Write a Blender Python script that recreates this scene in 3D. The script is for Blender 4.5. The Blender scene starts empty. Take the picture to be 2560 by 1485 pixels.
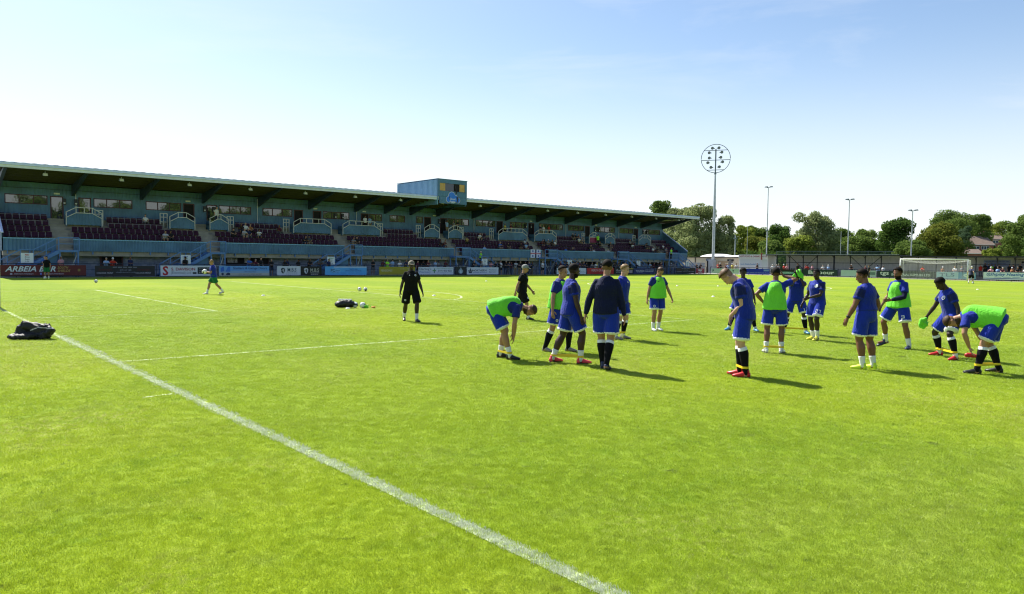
import bpy, bmesh, math, random
import numpy as np
from mathutils import Vector, Matrix, noise
from mathutils.bvhtree import BVHTree

random.seed(7)
RNG = np.random.default_rng(7)
S = bpy.context.scene
COL = S.collection
R = math.radians

# ------------------------------------------------------------------ camera
cd = bpy.data.cameras.new('camera')
cam = bpy.data.objects.new('camera', cd)
COL.objects.link(cam)
CAM = Vector((-3.008, -34.071, 1.827))
YAW, PITCH, ROLL = R(49.339), R(-2.884), R(0.681)
fw = Vector((math.cos(YAW) * math.cos(PITCH), math.sin(YAW) * math.cos(PITCH), math.sin(PITCH)))
rt = Vector((math.sin(YAW), -math.cos(YAW), 0))
up = rt.cross(fw)
rt, up = rt * math.cos(ROLL) + up * math.sin(ROLL), up * math.cos(ROLL) - rt * math.sin(ROLL)
m = Matrix((rt, up, -fw)).transposed().to_4x4()
m.translation = CAM
cam.matrix_world = m
cd.sensor_width = 36
cd.lens = 1840.0 / 2560 * 36
cd.clip_start = 0.1
cd.clip_end = 3000
S.camera = cam

# ------------------------------------------------------------------ sky, sun, exposure
SUN_EL, SUN_AZ = R(49.0), R(89.0)            # azimuth measured from +X
wd = bpy.data.worlds.new('World')
S.world = wd
wd.use_nodes = True
nt = wd.node_tree
bg = nt.nodes['Background']
sky = nt.nodes.new('ShaderNodeTexSky')
sky.sky_type = 'NISHITA'
sky.sun_disc = False
sky.sun_elevation = SUN_EL
sky.sun_rotation = R(90) - SUN_AZ
sky.air_density = 1.0
sky.dust_density = 0.9
sky.ozone_density = 1.3
tc = nt.nodes.new('ShaderNodeTexCoord')
mp = nt.nodes.new('ShaderNodeMapping')
mp.inputs['Scale'].default_value = (1.0, 1.0, 5.0)
mp.inputs['Rotation'].default_value = (0.0, 0.06, 0.5)
mp.inputs['Location'].default_value = (1.3, 5.2, 2.4)
nz = nt.nodes.new('ShaderNodeTexNoise')
nz.inputs['Scale'].default_value = 2.6
nz.inputs['Detail'].default_value = 10
nz.inputs['Roughness'].default_value = 0.62
nz.inputs['Distortion'].default_value = 0.5
cr = nt.nodes.new('ShaderNodeValToRGB')
cr.color_ramp.elements[0].position = 0.53
cr.color_ramp.elements[0].color = (0, 0, 0, 1)
cr.color_ramp.elements[1].position = 0.80
cr.color_ramp.elements[1].color = (0.26, 0.26, 0.26, 1)
mx = nt.nodes.new('ShaderNodeMix')
mx.data_type = 'RGBA'
mx.inputs[7].default_value = (7.2, 7.4, 7.6, 1)
L = nt.links.new
L(tc.outputs['Generated'], mp.inputs['Vector'])
L(mp.outputs['Vector'], nz.inputs['Vector'])
L(nz.outputs['Fac'], cr.inputs['Fac'])
L(cr.outputs['Color'], mx.inputs[0])
hs = nt.nodes.new('ShaderNodeHueSaturation'); hs.inputs['Saturation'].default_value = 1.13; hs.inputs['Value'].default_value = 1.17
L(sky.outputs['Color'], hs.inputs['Color'])
L(hs.outputs['Color'], mx.inputs[6])
sx = nt.nodes.new('ShaderNodeSeparateXYZ'); L(tc.outputs['Generated'], sx.inputs[0])
hz = nt.nodes.new('ShaderNodeMapRange'); hz.interpolation_type = 'SMOOTHERSTEP'
hz.inputs[1].default_value = -0.06; hz.inputs[2].default_value = 0.33; hz.inputs[3].default_value = 0.90; hz.inputs[4].default_value = 0.06
L(sx.outputs[2], hz.inputs[0])
mh = nt.nodes.new('ShaderNodeMix'); mh.data_type = 'RGBA'; mh.inputs[7].default_value = (7.4, 7.75, 8.05, 1)
L(hz.outputs[0], mh.inputs[0]); L(mx.outputs[2], mh.inputs[6])
L(mh.outputs[2], bg.inputs['Color'])
bg.inputs['Strength'].default_value = 0.076

sd = bpy.data.lights.new('sun', 'SUN')
sd.energy = 5.0
sd.angle = R(0.53)
sd.color = (1.0, 0.96, 0.88)
sun = bpy.data.objects.new('sun', sd)
COL.objects.link(sun)
sv = Vector((math.cos(SUN_EL) * math.cos(SUN_AZ), math.cos(SUN_EL) * math.sin(SUN_AZ), math.sin(SUN_EL)))
sun.rotation_euler = sv.to_track_quat('Z', 'Y').to_euler()
sun.location = (40, 30, 60)

S.view_settings.view_transform = 'Standard'
S.view_settings.look = 'None'
S.view_settings.gamma = 1
S.view_settings.use_curve_mapping = False
S.view_settings.exposure = 0.90
S.render.engine = 'CYCLES'
S.cycles.filter_width = 1.15
S.cycles.max_bounces = 6
S.cycles.transparent_max_bounces = 12

# ------------------------------------------------------------------ helpers
def tag(o, label=None, cat=None, group=None, kind=None):
    if label: o['label'] = label
    if cat: o['category'] = cat
    if group: o['group'] = group
    if kind: o['kind'] = kind
    return o

def empty(name, loc, rz=0, **k):
    o = bpy.data.objects.new(name, None)
    o.location = loc
    o.rotation_euler = (0, 0, rz)
    o.empty_display_size = 0.3
    COL.objects.link(o)
    return tag(o, **k)

def link(name, me, parent=None, mats=None):
    o = bpy.data.objects.new(name, me)
    COL.objects.link(o)
    if parent is not None: o.parent = parent
    if mats is not None:
        for mm in (mats if isinstance(mats, (list, tuple)) else [mats]): me.materials.append(mm)
    return o

def add_copy(src, parent=None, loc=None):
    c = src.copy()
    COL.objects.link(c)
    c.parent = parent
    if loc is not None: c.location = loc
    return c

class MB:
    """collects geometry for ONE mesh"""
    def __init__(self): self.v, self.f, self.mi, self.cur = [], [], [], 0
    def add(self, v, f):
        b = len(self.v)
        self.v += [tuple(p) for p in v]
        self.f += [tuple(i + b for i in q) for q in f]
        self.mi += [self.cur] * len(f)
        return self
    def box(self, x0, x1, y0, y1, z0, z1):
        v = [(x0, y0, z0), (x1, y0, z0), (x1, y1, z0), (x0, y1, z0), (x0, y0, z1), (x1, y0, z1), (x1, y1, z1), (x0, y1, z1)]
        return self.add(v, [(0, 3, 2, 1), (4, 5, 6, 7), (0, 1, 5, 4), (1, 2, 6, 5), (2, 3, 7, 6), (3, 0, 4, 7)])
    def hexa(self, p):      # 8 points, bottom four then top four
        return self.add(p, [(0, 3, 2, 1), (4, 5, 6, 7), (0, 1, 5, 4), (1, 2, 6, 5), (2, 3, 7, 6), (3, 0, 4, 7)])
    def bar(self, a, b, w=0.05, h=None, n=4):
        a, b = Vector(a), Vector(b)
        t = (b - a).normalized()
        s = t.cross(Vector((0, 0, 1)))
        if s.length < 1e-3: s = Vector((1, 0, 0))
        s.normalize()
        u = s.cross(t)
        h = h or w
        ring = []
        for i in range(n):
            an = 2 * math.pi * (i + 0.5) / n
            q = 1 / math.cos(math.pi / n) if n == 4 else 1
            ring.append(s * math.cos(an) * w * 0.5 * q + u * math.sin(an) * h * 0.5 * q)
        v = [a + r for r in ring] + [b + r for r in ring]
        f = [(i, (i + 1) % n, n + (i + 1) % n, n + i) for i in range(n)]
        f += [tuple(range(n - 1, -1, -1)), tuple(range(n, 2 * n))]
        return self.add(v, f)
    def path(self, pts, w, n=6, closed=False):
        pts = [Vector(p) for p in pts]
        N = len(pts); v = []
        for i, p in enumerate(pts):
            if closed: t = pts[(i + 1) % N] - pts[i - 1]
            else: t = pts[min(i + 1, N - 1)] - pts[max(i - 1, 0)]
            t.normalize()
            s = t.cross(Vector((0, 0, 1)))
            if s.length < 1e-3: s = Vector((1, 0, 0))
            s.normalize(); u = s.cross(t)
            ww = w[i] if isinstance(w, (list, tuple)) else w
            v += [p + (s * math.cos(2 * math.pi * k / n) + u * math.sin(2 * math.pi * k / n)) * ww * 0.5 for k in range(n)]
        f = []
        for i in range(N if closed else N - 1):
            j = (i + 1) % N
            f += [(i * n + k, i * n + (k + 1) % n, j * n + (k + 1) % n, j * n + k) for k in range(n)]
        if not closed: f += [tuple(range(n - 1, -1, -1)), tuple(range((N - 1) * n, N * n))]
        return self.add(v, f)
    def mesh(self, name, smooth=False):
        me = bpy.data.meshes.new(name)
        me.from_pydata(self.v, [], self.f)
        if any(self.mi): me.polygons.foreach_set('material_index', self.mi)
        if smooth: me.polygons.foreach_set('use_smooth', [True] * len(me.polygons))
        me.update()
        return me
    def build(self, name, mat, parent=None, smooth=False):
        return link(name, self.mesh(name, smooth), parent, mat)

MATS = {}
def mat(name, col, rough=0.6, spec=0.4, metal=0.0, var=0.0, vscale=3.0, bump=0.0, bscale=40.0, dirt=0.0):
    if name in MATS: return MATS[name]
    mm = bpy.data.materials.new(name)
    mm.use_nodes = True
    t = mm.node_tree
    b = t.nodes['Principled BSDF']
    b.inputs['Base Color'].default_value = (*col, 1)
    b.inputs['Roughness'].default_value = rough
    b.inputs['Specular IOR Level'].default_value = spec
    b.inputs['Metallic'].default_value = metal
    if var or bump or dirt:
        c = t.nodes.new('ShaderNodeTexCoord')
    if var:
        n = t.nodes.new('ShaderNodeTexNoise')
        n.inputs['Scale'].default_value = vscale
        n.inputs['Detail'].default_value = 6
        t.links.new(c.outputs['Object'], n.inputs['Vector'])
        r = t.nodes.new('ShaderNodeMapRange')
        r.inputs[1].default_value = 0.3; r.inputs[2].default_value = 0.7
        r.inputs[3].default_value = 1 - var; r.inputs[4].default_value = 1 + var
        t.links.new(n.outputs['Fac'], r.inputs[0])
        x = t.nodes.new('ShaderNodeVectorMath'); x.operation = 'SCALE'
        x.inputs[0].default_value = col
        t.links.new(r.outputs[0], x.inputs['Scale'])
        t.links.new(x.outputs[0], b.inputs['Base Color'])
    if bump:
        n2 = t.nodes.new('ShaderNodeTexNoise')
        n2.inputs['Scale'].default_value = bscale
        n2.inputs['Detail'].default_value = 4
        t.links.new(c.outputs['Object'], n2.inputs['Vector'])
        bp = t.nodes.new('ShaderNodeBump')
        bp.inputs['Strength'].default_value = bump
        bp.inputs['Distance'].default_value = 0.02
        t.links.new(n2.outputs['Fac'], bp.inputs['Height'])
        t.links.new(bp.outputs['Normal'], b.inputs['Normal'])
    MATS[name] = mm
    return mm

M_TEAL = mat('blue_cladding', (0.070, 0.165, 0.275), 0.45, var=0.22, vscale=0.9)
M_STEEL = mat('blue_steel', (0.085, 0.20, 0.46), 0.4, var=0.08)
M_WHITE = mat('white_paint', (0.78, 0.78, 0.76), 0.45, var=0.05)
M_RAILW = mat('cream_rail', (0.60, 0.60, 0.57), 0.4)
M_CONC = mat('concrete', (0.34, 0.31, 0.25), 0.85, var=0.15, vscale=2.0, bump=0.3)
M_BLOCK = mat('concrete_block', (0.25, 0.29, 0.38), 0.9, var=0.30, vscale=1.3, bump=0.5, bscale=25)
M_BLOCK2 = mat('concrete_block_pale', (0.33, 0.36, 0.43), 0.9, var=0.25, vscale=1.7, bump=0.5, bscale=25)
M_SEAT = mat('maroon_plastic', (0.038, 0.006, 0.028), 0.5, 0.15, var=0.12, vscale=1.0)
M_SEATF = mat('seat_frame_grey', (0.24, 0.22, 0.26), 0.45)
M_ROOF = mat('roof_sheet', (0.30, 0.33, 0.37), 0.4, metal=0.2, var=0.1)
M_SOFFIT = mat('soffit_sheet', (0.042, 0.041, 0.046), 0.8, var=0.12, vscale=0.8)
M_FASCIA = mat('fascia_blue', (0.56, 0.64, 0.92), 0.35, var=0.06)
M_FASCIA2 = mat('fascia_grey', (0.62, 0.66, 0.70), 0.4, var=0.08)
M_RAFTER = mat('rafter_blue', (0.025, 0.045, 0.070), 0.5, var=0.1)
M_MAROON = mat('maroon_frame', (0.07, 0.02, 0.03), 0.5)
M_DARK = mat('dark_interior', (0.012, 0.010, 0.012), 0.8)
M_NAVY = mat('navy_rail', (0.015, 0.025, 0.06), 0.5)
M_BLACK = mat('black_paint', (0.012, 0.012, 0.014), 0.5)
M_GALV = mat('galvanised', (0.45, 0.48, 0.50), 0.45, metal=0.3, var=0.1)
M_GALVD = mat('galvanised_dark', (0.13, 0.17, 0.18), 0.5, metal=0.2)
M_CREAM = mat('cream_render', (0.66, 0.57, 0.42), 0.85, var=0.06)
M_PLY = mat('plywood', (0.55, 0.33, 0.11), 0.7, var=0.15)
M_BRICK = mat('red_brick', (0.30, 0.13, 0.09), 0.9, var=0.2, vscale=2)
M_TILE = mat('brown_tile', (0.20, 0.145, 0.115), 0.85, var=0.12, vscale=1.2)
M_WALLG = mat('grey_cladding', (0.52, 0.52, 0.53), 0.6, var=0.06)
M_PATH = mat('path_concrete', (0.28, 0.27, 0.25), 0.9, var=0.15, vscale=1)

def pane_mat():
    mm = bpy.data.materials.new('window_glass'); mm.use_nodes = True
    t = mm.node_tree; b = t.nodes['Principled BSDF']
    b.inputs['Base Color'].default_value = (0.03, 0.04, 0.04, 1)
    b.inputs['Roughness'].default_value = 0.03
    b.inputs['Metallic'].default_value = 0.0
    b.inputs['IOR'].default_value = 1.75
    b.inputs['Specular IOR Level'].default_value = 0.9
    n = t.nodes.new('ShaderNodeTexNoise'); n.inputs['Scale'].default_value = 1.4
    c = t.nodes.new('ShaderNodeTexCoord'); t.links.new(c.outputs['Object'], n.inputs['Vector'])
    bp = t.nodes.new('ShaderNodeBump'); bp.inputs['Strength'].default_value = 0.05; bp.inputs['Distance'].default_value = 0.05
    t.links.new(n.outputs['Fac'], bp.inputs['Height']); t.links.new(bp.outputs['Normal'], b.inputs['Normal'])
    return mm
M_PANE = pane_mat()

# ------------------------------------------------------------------ ground and grass
def turf_nodes(t, scale_vec=None):
    """colour of the turf from its place on the pitch (worn straw patches, mowing bands, lush spots)"""
    g = t.nodes.new('ShaderNodeNewGeometry')
    def nzz(scale, det, vec=None, rough=0.6):
        n = t.nodes.new('ShaderNodeTexNoise'); n.inputs['Scale'].default_value = scale
        n.inputs['Detail'].default_value = det; n.inputs['Roughness'].default_value = rough
        t.links.new(vec or g.outputs['Position'], n.inputs['Vector']); return n.outputs['Fac']
    def ramp(f, a, b):
        r = t.nodes.new('ShaderNodeMapRange'); r.inputs[1].default_value = a; r.inputs[2].default_value = b
        t.links.new(f, r.inputs[0]); return r.outputs[0]
    def mix(f, a, b):
        x = t.nodes.new('ShaderNodeMix'); x.data_type = 'RGBA'
        t.links.new(f, x.inputs[0])
        for s, q in ((6, a), (7, b)):
            if isinstance(q, tuple): x.inputs[s].default_value = (*q, 1)
            else: t.links.new(q, x.inputs[s])
        return x.outputs[2]
    sep = t.nodes.new('ShaderNodeSeparateXYZ'); t.links.new(g.outputs['Position'], sep.inputs[0])
    mpn = t.nodes.new('ShaderNodeMapping'); mpn.inputs['Scale'].default_value = (0.25, 0.9, 1)
    mpn.inputs['Rotation'].default_value = (0, 0, 0.25)
    t.links.new(g.outputs['Position'], mpn.inputs['Vector'])
    a = ramp(nzz(0.55, 5), 0.32, 0.68)
    c = mix(a, (0.225, 0.310, 0.013), (0.300, 0.385, 0.022))
    b = ramp(nzz(2.6, 6), 0.5, 0.72)
    c = mix(b, c, (0.165, 0.270, 0.012))
    s = ramp(nzz(0.30, 6, mpn.outputs[0], 0.7), 0.53, 0.72)
    c = mix(s, c, (0.335, 0.365, 0.075))
    p2 = ramp(nzz(1.1, 7, None, .72), 0.54, 0.68)
    c = mix(p2, c, (0.250, 0.320, 0.045))
    dv_ = ramp(nzz(1.9, 3, None, .5), 0.685, 0.73)
    c = mix(dv_, c, (0.075, 0.080, 0.022))
    big = ramp(nzz(0.16, 3, None, .5), 0.42, 0.62)
    bm_ = t.nodes.new('ShaderNodeMath'); bm_.operation = 'MULTIPLY'; bm_.inputs[1].default_value = 0.55
    t.links.new(big, bm_.inputs[0]); c = mix(bm_.outputs[0], c, (0.335, 0.405, 0.010))
    sg = ramp(nzz(0.33, 4, None, .6), 0.50, 0.66); sg2 = ramp(nzz(14, 4, None, .7), 0.48, 0.62)
    sm_ = t.nodes.new('ShaderNodeMath'); sm_.operation = 'MULTIPLY'; t.links.new(sg, sm_.inputs[0]); t.links.new(sg2, sm_.inputs[1])
    c = mix(sm_.outputs[0], c, (0.390, 0.370, 0.130))
    sp = ramp(nzz(7.5, 3, None, .5), 0.66, 0.72); c = mix(sp, c, (0.080, 0.120, 0.012))
    # mowing bands across the pitch
    w = t.nodes.new('ShaderNodeMath'); w.operation = 'SINE'
    w2 = t.nodes.new('ShaderNodeMath'); w2.operation = 'MULTIPLY'; w2.inputs[1].default_value = 2 * math.pi / 11.0
    t.links.new(sep.outputs[0], w2.inputs[0]); t.links.new(w2.outputs[0], w.inputs[0])
    wr = ramp(w.outputs[0], -0.25, 0.25)
    wm = t.nodes.new('ShaderNodeMath'); wm.operation = 'MULTIPLY'; wm.inputs[1].default_value = 0.34
    t.links.new(wr, wm.inputs[0])
    c = mix(wm.outputs[0], c, (0.150, 0.260, 0.018))
    return g, c, nzz, ramp, mix

def turf_mat():
    mm = bpy.data.materials.new('turf'); mm.use_nodes = True
    t = mm.node_tree; b = t.nodes['Principled BSDF']
    g, c, nzz, ramp, mix = turf_nodes(t)
    f = ramp(nzz(55, 4), 0.35, 0.7)
    c = mix(f, c, (0.125, 0.195, 0.010))
    t.links.new(c, b.inputs['Base Color'])
    b.inputs['Roughness'].default_value = 0.9
    b.inputs['Specular IOR Level'].default_value = 0.1
    n = nzz(90, 3)
    bp = t.nodes.new('ShaderNodeBump'); bp.inputs['Strength'].default_value = 0.5; bp.inputs['Distance'].default_value = 0.03
    t.links.new(n, bp.inputs['Height']); t.links.new(bp.outputs['Normal'], b.inputs['Normal'])
    return mm

def blade_mat(name, paint=False):
    mm = bpy.data.materials.new(name); mm.use_nodes = True
    t = mm.node_tree; t.nodes.remove(t.nodes['Principled BSDF'])
    out = t.nodes['Material Output']
    g, c, nzz, ramp, mix = turf_nodes(t)
    oi = t.nodes.new('ShaderNodeObjectInfo')
    rr = ramp(oi.outputs['Random'], 0.0, 1.0)
    c2 = mix(rr, c, (0.47, 0.60, 0.040) if not paint else (0.7, 0.72, 0.66))
    x = t.nodes.new('ShaderNodeMix'); x.data_type = 'RGBA'
    x.inputs[0].default_value = 0.62 if not paint else 0.92
    t.links.new(c, x.inputs[6]); t.links.new(c2, x.inputs[7])
    if paint: x.inputs[7].default_value = (0.64, 0.67, 0.58, 1); t.links.remove(x.inputs[7].links[0])
    d = t.nodes.new('ShaderNodeBsdfDiffuse'); tr = t.nodes.new('ShaderNodeBsdfTranslucent')
    gl = t.nodes.new('ShaderNodeBsdfGlossy'); gl.inputs['Roughness'].default_value = 0.45
    m1 = t.nodes.new('ShaderNodeMixShader'); m1.inputs[0].default_value = 0.45 if not paint else 0.2
    m2 = t.nodes.new('ShaderNodeMixShader'); m2.inputs[0].default_value = 0.04
    t.links.new(x.outputs[2], d.inputs['Color']); t.links.new(x.outputs[2], tr.inputs['Color'])
    t.links.new(d.outputs[0], m1.inputs[1]); t.links.new(tr.outputs[0], m1.inputs[2])
    t.links.new(m1.outputs[0], m2.inputs[1]); t.links.new(gl.outputs[0], m2.inputs[2])
    t.links.new(m2.outputs[0], out.inputs['Surface'])
    return mm
M_TURF = turf_mat()
M_BLADE = blade_mat('grass_blade')
M_BLADEP = blade_mat('painted_blade', True)

def sheet(name, pts, z, mtl, **k):
    me = bpy.data.meshes.new(name)
    me.from_pydata([(x, y, z) for x, y in pts], [], [tuple(range(len(pts)))])
    o = link(name, me, None, mtl)
    return tag(o, **k)

sheet('ground', [(-900, -900), (1500, -900), (1500, 1500), (-900, 1500)], -0.02, mat('rough_ground', (0.10, 0.13, 0.03), 0.95, var=0.3, vscale=0.05), kind='structure')
sheet('pitch', [(-14, -44), (96.8, -44), (96.8, 33.9), (-14, 33.9)], 0.0, M_TURF, kind='structure')
sheet('path', [(-14, 33.9), (112, 33.9), (112, 46), (-14, 46)], 0.004, M_PATH, kind='structure')
sheet('terrace_path', [(96.8, -44), (112, -44), (112, 33.9), (96.8, 33.9)], 0.004, M_PATH, kind='structure')

def worn_paint():
    mm = bpy.data.materials.new('line_paint'); mm.use_nodes = True
    t = mm.node_tree; b = t.nodes['Principled BSDF']
    g, c, nzz, ramp, mix = turf_nodes(t)
    f = ramp(nzz(38, 5), 0.40, 0.62)
    f2 = ramp(nzz(1.2, 3), 0.25, 0.8)
    mul = t.nodes.new('ShaderNodeMath'); mul.operation = 'MULTIPLY_ADD'; mul.inputs[1].default_value = 0.22; mul.inputs[2].default_value = 0.0
    t.links.new(f, mul.inputs[0])
    ad = t.nodes.new('ShaderNodeMath'); ad.operation = 'MULTIPLY_ADD'; ad.inputs[1].default_value = 0.25
    t.links.new(f2, ad.inputs[0]); t.links.new(mul.outputs[0], ad.inputs[2])
    c = mix(ad.outputs[0], (0.43, 0.50, 0.30), c)
    t.links.new(c, b.inputs['Base Color']); b.inputs['Roughness'].default_value = 0.9
    return mm
M_LINE = worn_paint()

lines = MB()
LW = 0.11
def lane(x0, y0, x1, y1, w=LW, z=0.004):
    d = Vector((x1 - x0, y1 - y0)); d.normalize(); n = Vector((-d.y, d.x)) * w / 2
    seg = max(1, int(math.hypot(x1 - x0, y1 - y0) / 0.6))
    for i in range(seg):
        a, b = i / seg, (i + 1) / seg
        p, q = (x0 + (x1 - x0) * a, y0 + (y1 - y0) * a), (x0 + (x1 - x0) * b, y0 + (y1 - y0) * b)
        lines.add([(p[0] - n.x, p[1] - n.y, z), (q[0] - n.x, q[1] - n.y, z), (q[0] + n.x, q[1] + n.y, z), (p[0] + n.x, p[1] + n.y, z)], [(0, 1, 2, 3)])
def arc(cx, cy, r, a0, a1, n=60, w=LW, z=0.004):
    for i in range(n):
        a, b = a0 + (a1 - a0) * i / n, a0 + (a1 - a0) * (i + 1) / n
        v = [(cx + (r + s) * math.cos(t), cy + (r + s) * math.sin(t), z) for t, s in ((a, -w / 2), (b, -w / 2), (b, w / 2), (a, w / 2))]
        lines.add(v, [(3, 2, 1, 0)])
PL = 92.48
H = PL / 2
lane(0, -33.0, 0, 33.0, 0.11)
for x0, sg in ((0, 1), (PL, -1)):
    for w, d in ((20.16, 16.5), (9.16, 5.5)):
        lane(x0 + sg * 0.063, -w, x0 + sg * (d - 0.056), -w); lane(x0 + sg * 0.063, w, x0 + sg * (d - 0.056), w, .07); lane(x0 + sg * d, -w - .055, x0 + sg * d, w + .055)
    th = math.acos(5.5 / 9.15)
    if sg > 0: arc(11, 0, 9.15, -th + .006, th - .006)
    else: arc(PL - 11, 0, 9.15, math.pi - th + .006, math.pi + th - .006)
    arc(x0 + sg * 11, 0, 0.06, 0, 2 * math.pi, 16, 0.12)
lane(PL, -33, PL, 33)
lane(H, -33, H, -9.21); lane(H, -9.09, H, 9.09); lane(H, 9.21, H, 33)
arc(H, 0, 9.15, 0.0, 2 * math.pi, 120)
lane(-0.48, -23.86, -0.10, -23.81, 0.06)
lo = lines.build('pitch_markings', M_LINE)
tag(lo, kind='structure')

def tuft_mesh(name, n, spread, hmin, hmax, wid, mtl, seed):
    rr = random.Random(seed); b = MB()
    for i in range(n):
        a = rr.uniform(0, 6.283); r = spread * math.sqrt(rr.random())
        x, y = r * math.cos(a), r * math.sin(a)
        h = rr.uniform(hmin, hmax); w = wid * rr.uniform(0.7, 1.3)
        an = rr.uniform(0, 6.283); dx, dy = math.cos(an) * w / 2, math.sin(an) * w / 2
        le = rr.uniform(0.25, 1.0) * h; la = rr.uniform(0, 6.283)
        lx, ly = math.cos(la) * le, math.sin(la) * le
        b.add([(x - dx, y - dy, 0), (x + dx, y + dy, 0), (x + dx * .8 + lx * .35, y + dy * .8 + ly * .35, h * .6), (x - dx * .8 + lx * .35, y - dy * .8 + ly * .35, h * .6), (x + lx, y + ly, h)],
              [(0, 1, 2, 3), (3, 2, 4)])
    me = b.mesh(name); me.materials.append(mtl)
    return bpy.data.objects.new(name, me)          # only used as the source of the grass node tree

def scatter(name, zone, tufts, dens_k, dmax, label, seed, rmin=3.0, spread_scale=True, zscale=1.0):
    me = bpy.data.meshes.new(name)
    me.from_pydata(zone[0], [], zone[1])
    o = link(name, me)
    tag(o, label, None, None, 'stuff')
    ng = bpy.data.node_groups.new(name, 'GeometryNodeTree')
    ng.interface.new_socket('Geometry', in_out='INPUT', socket_type='NodeSocketGeometry')
    ng.interface.new_socket('Geometry', in_out='OUTPUT', socket_type='NodeSocketGeometry')
    N = ng.nodes.new; K = ng.links.new
    gi, go = N('NodeGroupInput'), N('NodeGroupOutput')
    pos = N('GeometryNodeInputPosition')
    dist = N('ShaderNodeVectorMath'); dist.operation = 'DISTANCE'; dist.inputs[1].default_value = (CAM.x, CAM.y, 0)
    K(pos.outputs[0], dist.inputs[0])
    mx_ = N('ShaderNodeMath'); mx_.operation = 'MAXIMUM'; mx_.inputs[1].default_value = rmin
    K(dist.outputs['Value'], mx_.inputs[0])
    sq = N('ShaderNodeMath'); sq.operation = 'POWER'; sq.inputs[1].default_value = -1.75
    K(mx_.outputs[0], sq.inputs[0])
    dn = N('ShaderNodeMath'); dn.operation = 'MULTIPLY'; dn.inputs[1].default_value = dens_k
    K(sq.outputs[0], dn.inputs[0])
    dm = N('ShaderNodeMath'); dm.operation = 'MINIMUM'; dm.inputs[1].default_value = dmax
    K(dn.outputs[0], dm.inputs[0])
    dp = N('GeometryNodeDistributePointsOnFaces'); dp.inputs['Seed'].default_value = seed
    K(gi.outputs[0], dp.inputs['Mesh']); fa = N('ShaderNodeMapRange'); fa.inputs[1].default_value = 24; fa.inputs[2].default_value = 46; fa.inputs[3].default_value = 1; fa.inputs[4].default_value = 0
    K(dist.outputs['Value'], fa.inputs[0])
    fm_ = N('ShaderNodeMath'); fm_.operation = 'MULTIPLY'; K(dm.outputs[0], fm_.inputs[0]); K(fa.outputs[0], fm_.inputs[1])
    K(fm_.outputs[0], dp.inputs['Density'])
    gs = N('GeometryNodeGeometryToInstance')
    for tf in tufts:
        oi = N('GeometryNodeObjectInfo'); oi.inputs['Object'].default_value = tf; oi.inputs['As Instance'].default_value = True
        K(oi.outputs['Geometry'], gs.inputs[0]) if len(tufts) == 1 else None
    if len(tufts) > 1:
        jn = N('GeometryNodeJoinGeometry')
        for nd in [q for q in ng.nodes if q.bl_idname == 'GeometryNodeObjectInfo']: K(nd.outputs['Geometry'], jn.inputs[0])
        src = jn.outputs[0]
    else:
        src = [q for q in ng.nodes if q.bl_idname == 'GeometryNodeObjectInfo'][0].outputs['Geometry']
    ins = N('GeometryNodeInstanceOnPoints')
    ins.inputs['Pick Instance'].default_value = len(tufts) > 1
    K(dp.outputs['Points'], ins.inputs['Points']); K(src, ins.inputs['Instance'])
    rv = N('FunctionNodeRandomValue'); rv.data_type = 'FLOAT_VECTOR'
    rv.inputs[0].default_value = (-0.15, -0.15, 0); rv.inputs[1].default_value = (0.15, 0.15, 6.283)
    K(rv.outputs[0], ins.inputs['Rotation'])
    sc = N('ShaderNodeMath'); sc.operation = 'MULTIPLY'; sc.inputs[1].default_value = 1 / 6.0
    K(mx_.outputs[0], sc.inputs[0])
    sm = N('ShaderNodeClamp'); sm.inputs['Min'].default_value = 0.8; sm.inputs['Max'].default_value = 5.0
    K(sc.outputs[0], sm.inputs['Value'])
    r2 = N('FunctionNodeRandomValue'); r2.data_type = 'FLOAT'; r2.inputs[2].default_value = 0.7; r2.inputs[3].default_value = 1.25; r2.inputs['Seed'].default_value = 5
    cx = N('ShaderNodeCombineXYZ')
    zz = N('ShaderNodeMath'); zz.operation = 'MULTIPLY'; zz.inputs[1].default_value = zscale
    K(r2.outputs[1], zz.inputs[0])
    if spread_scale:
        K(sm.outputs[0], cx.inputs[0]); K(sm.outputs[0], cx.inputs[1])
    else:
        cx.inputs[0].default_value = 1; cx.inputs[1].default_value = 1
    K(zz.outputs[0], cx.inputs[2])
    K(cx.outputs[0], ins.inputs['Scale'])
    K(ins.outputs[0], go.inputs[0])
    md = o.modifiers.new('scatter', 'NODES'); md.node_group = ng
    return o

TUFTS = [tuft_mesh('tuft_source_%s' % c, 18, 0.042, 0.005, 0.018, 0.0030, M_BLADE, 11 + i) for i, c in enumerate('abc')]
TUFTP = [tuft_mesh('painted_tuft_source', 12, 0.035, 0.008, 0.020, 0.0045, M_BLADEP, 31)]
def sector(r0, r1, a0, a1, na=30, nr=10):
    v, f = [], []
    for j in range(nr + 1):
        r = r0 * (r1 / r0) ** (j / nr)
        for i in range(na + 1):
            a = R(a0 + (a1 - a0) * i / na)
            v.append((CAM.x + r * math.cos(a), CAM.y + r * math.sin(a), 0.0))
    for j in range(nr):
        for i in range(na):
            k = j * (na + 1) + i
            f.append((k, k + na + 1, k + na + 2, k + 1))
    return v, f
scatter('grass', sector(2.8, 46, 49.3 - 46, 49.3 + 46), TUFTS, 30000, 2400, 'short mown yellow-green grass blades of the pitch', 3)
gl_v, gl_f = [], []
for i in range(60):
    y0, y1 = -33.0 + i * 0.3, -33.0 + (i + 1) * 0.3
    b = len(gl_v)
    gl_v += [(-0.056, y0, 0.004), (0.056, y0, 0.004), (0.056, y1, 0.004), (-0.056, y1, 0.004)]
    gl_f.append((b, b + 1, b + 2, b + 3))
scatter('painted_grass', (gl_v, gl_f), TUFTP, 30000, 2000, 'white painted grass blades along the goal line', 9)
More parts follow.
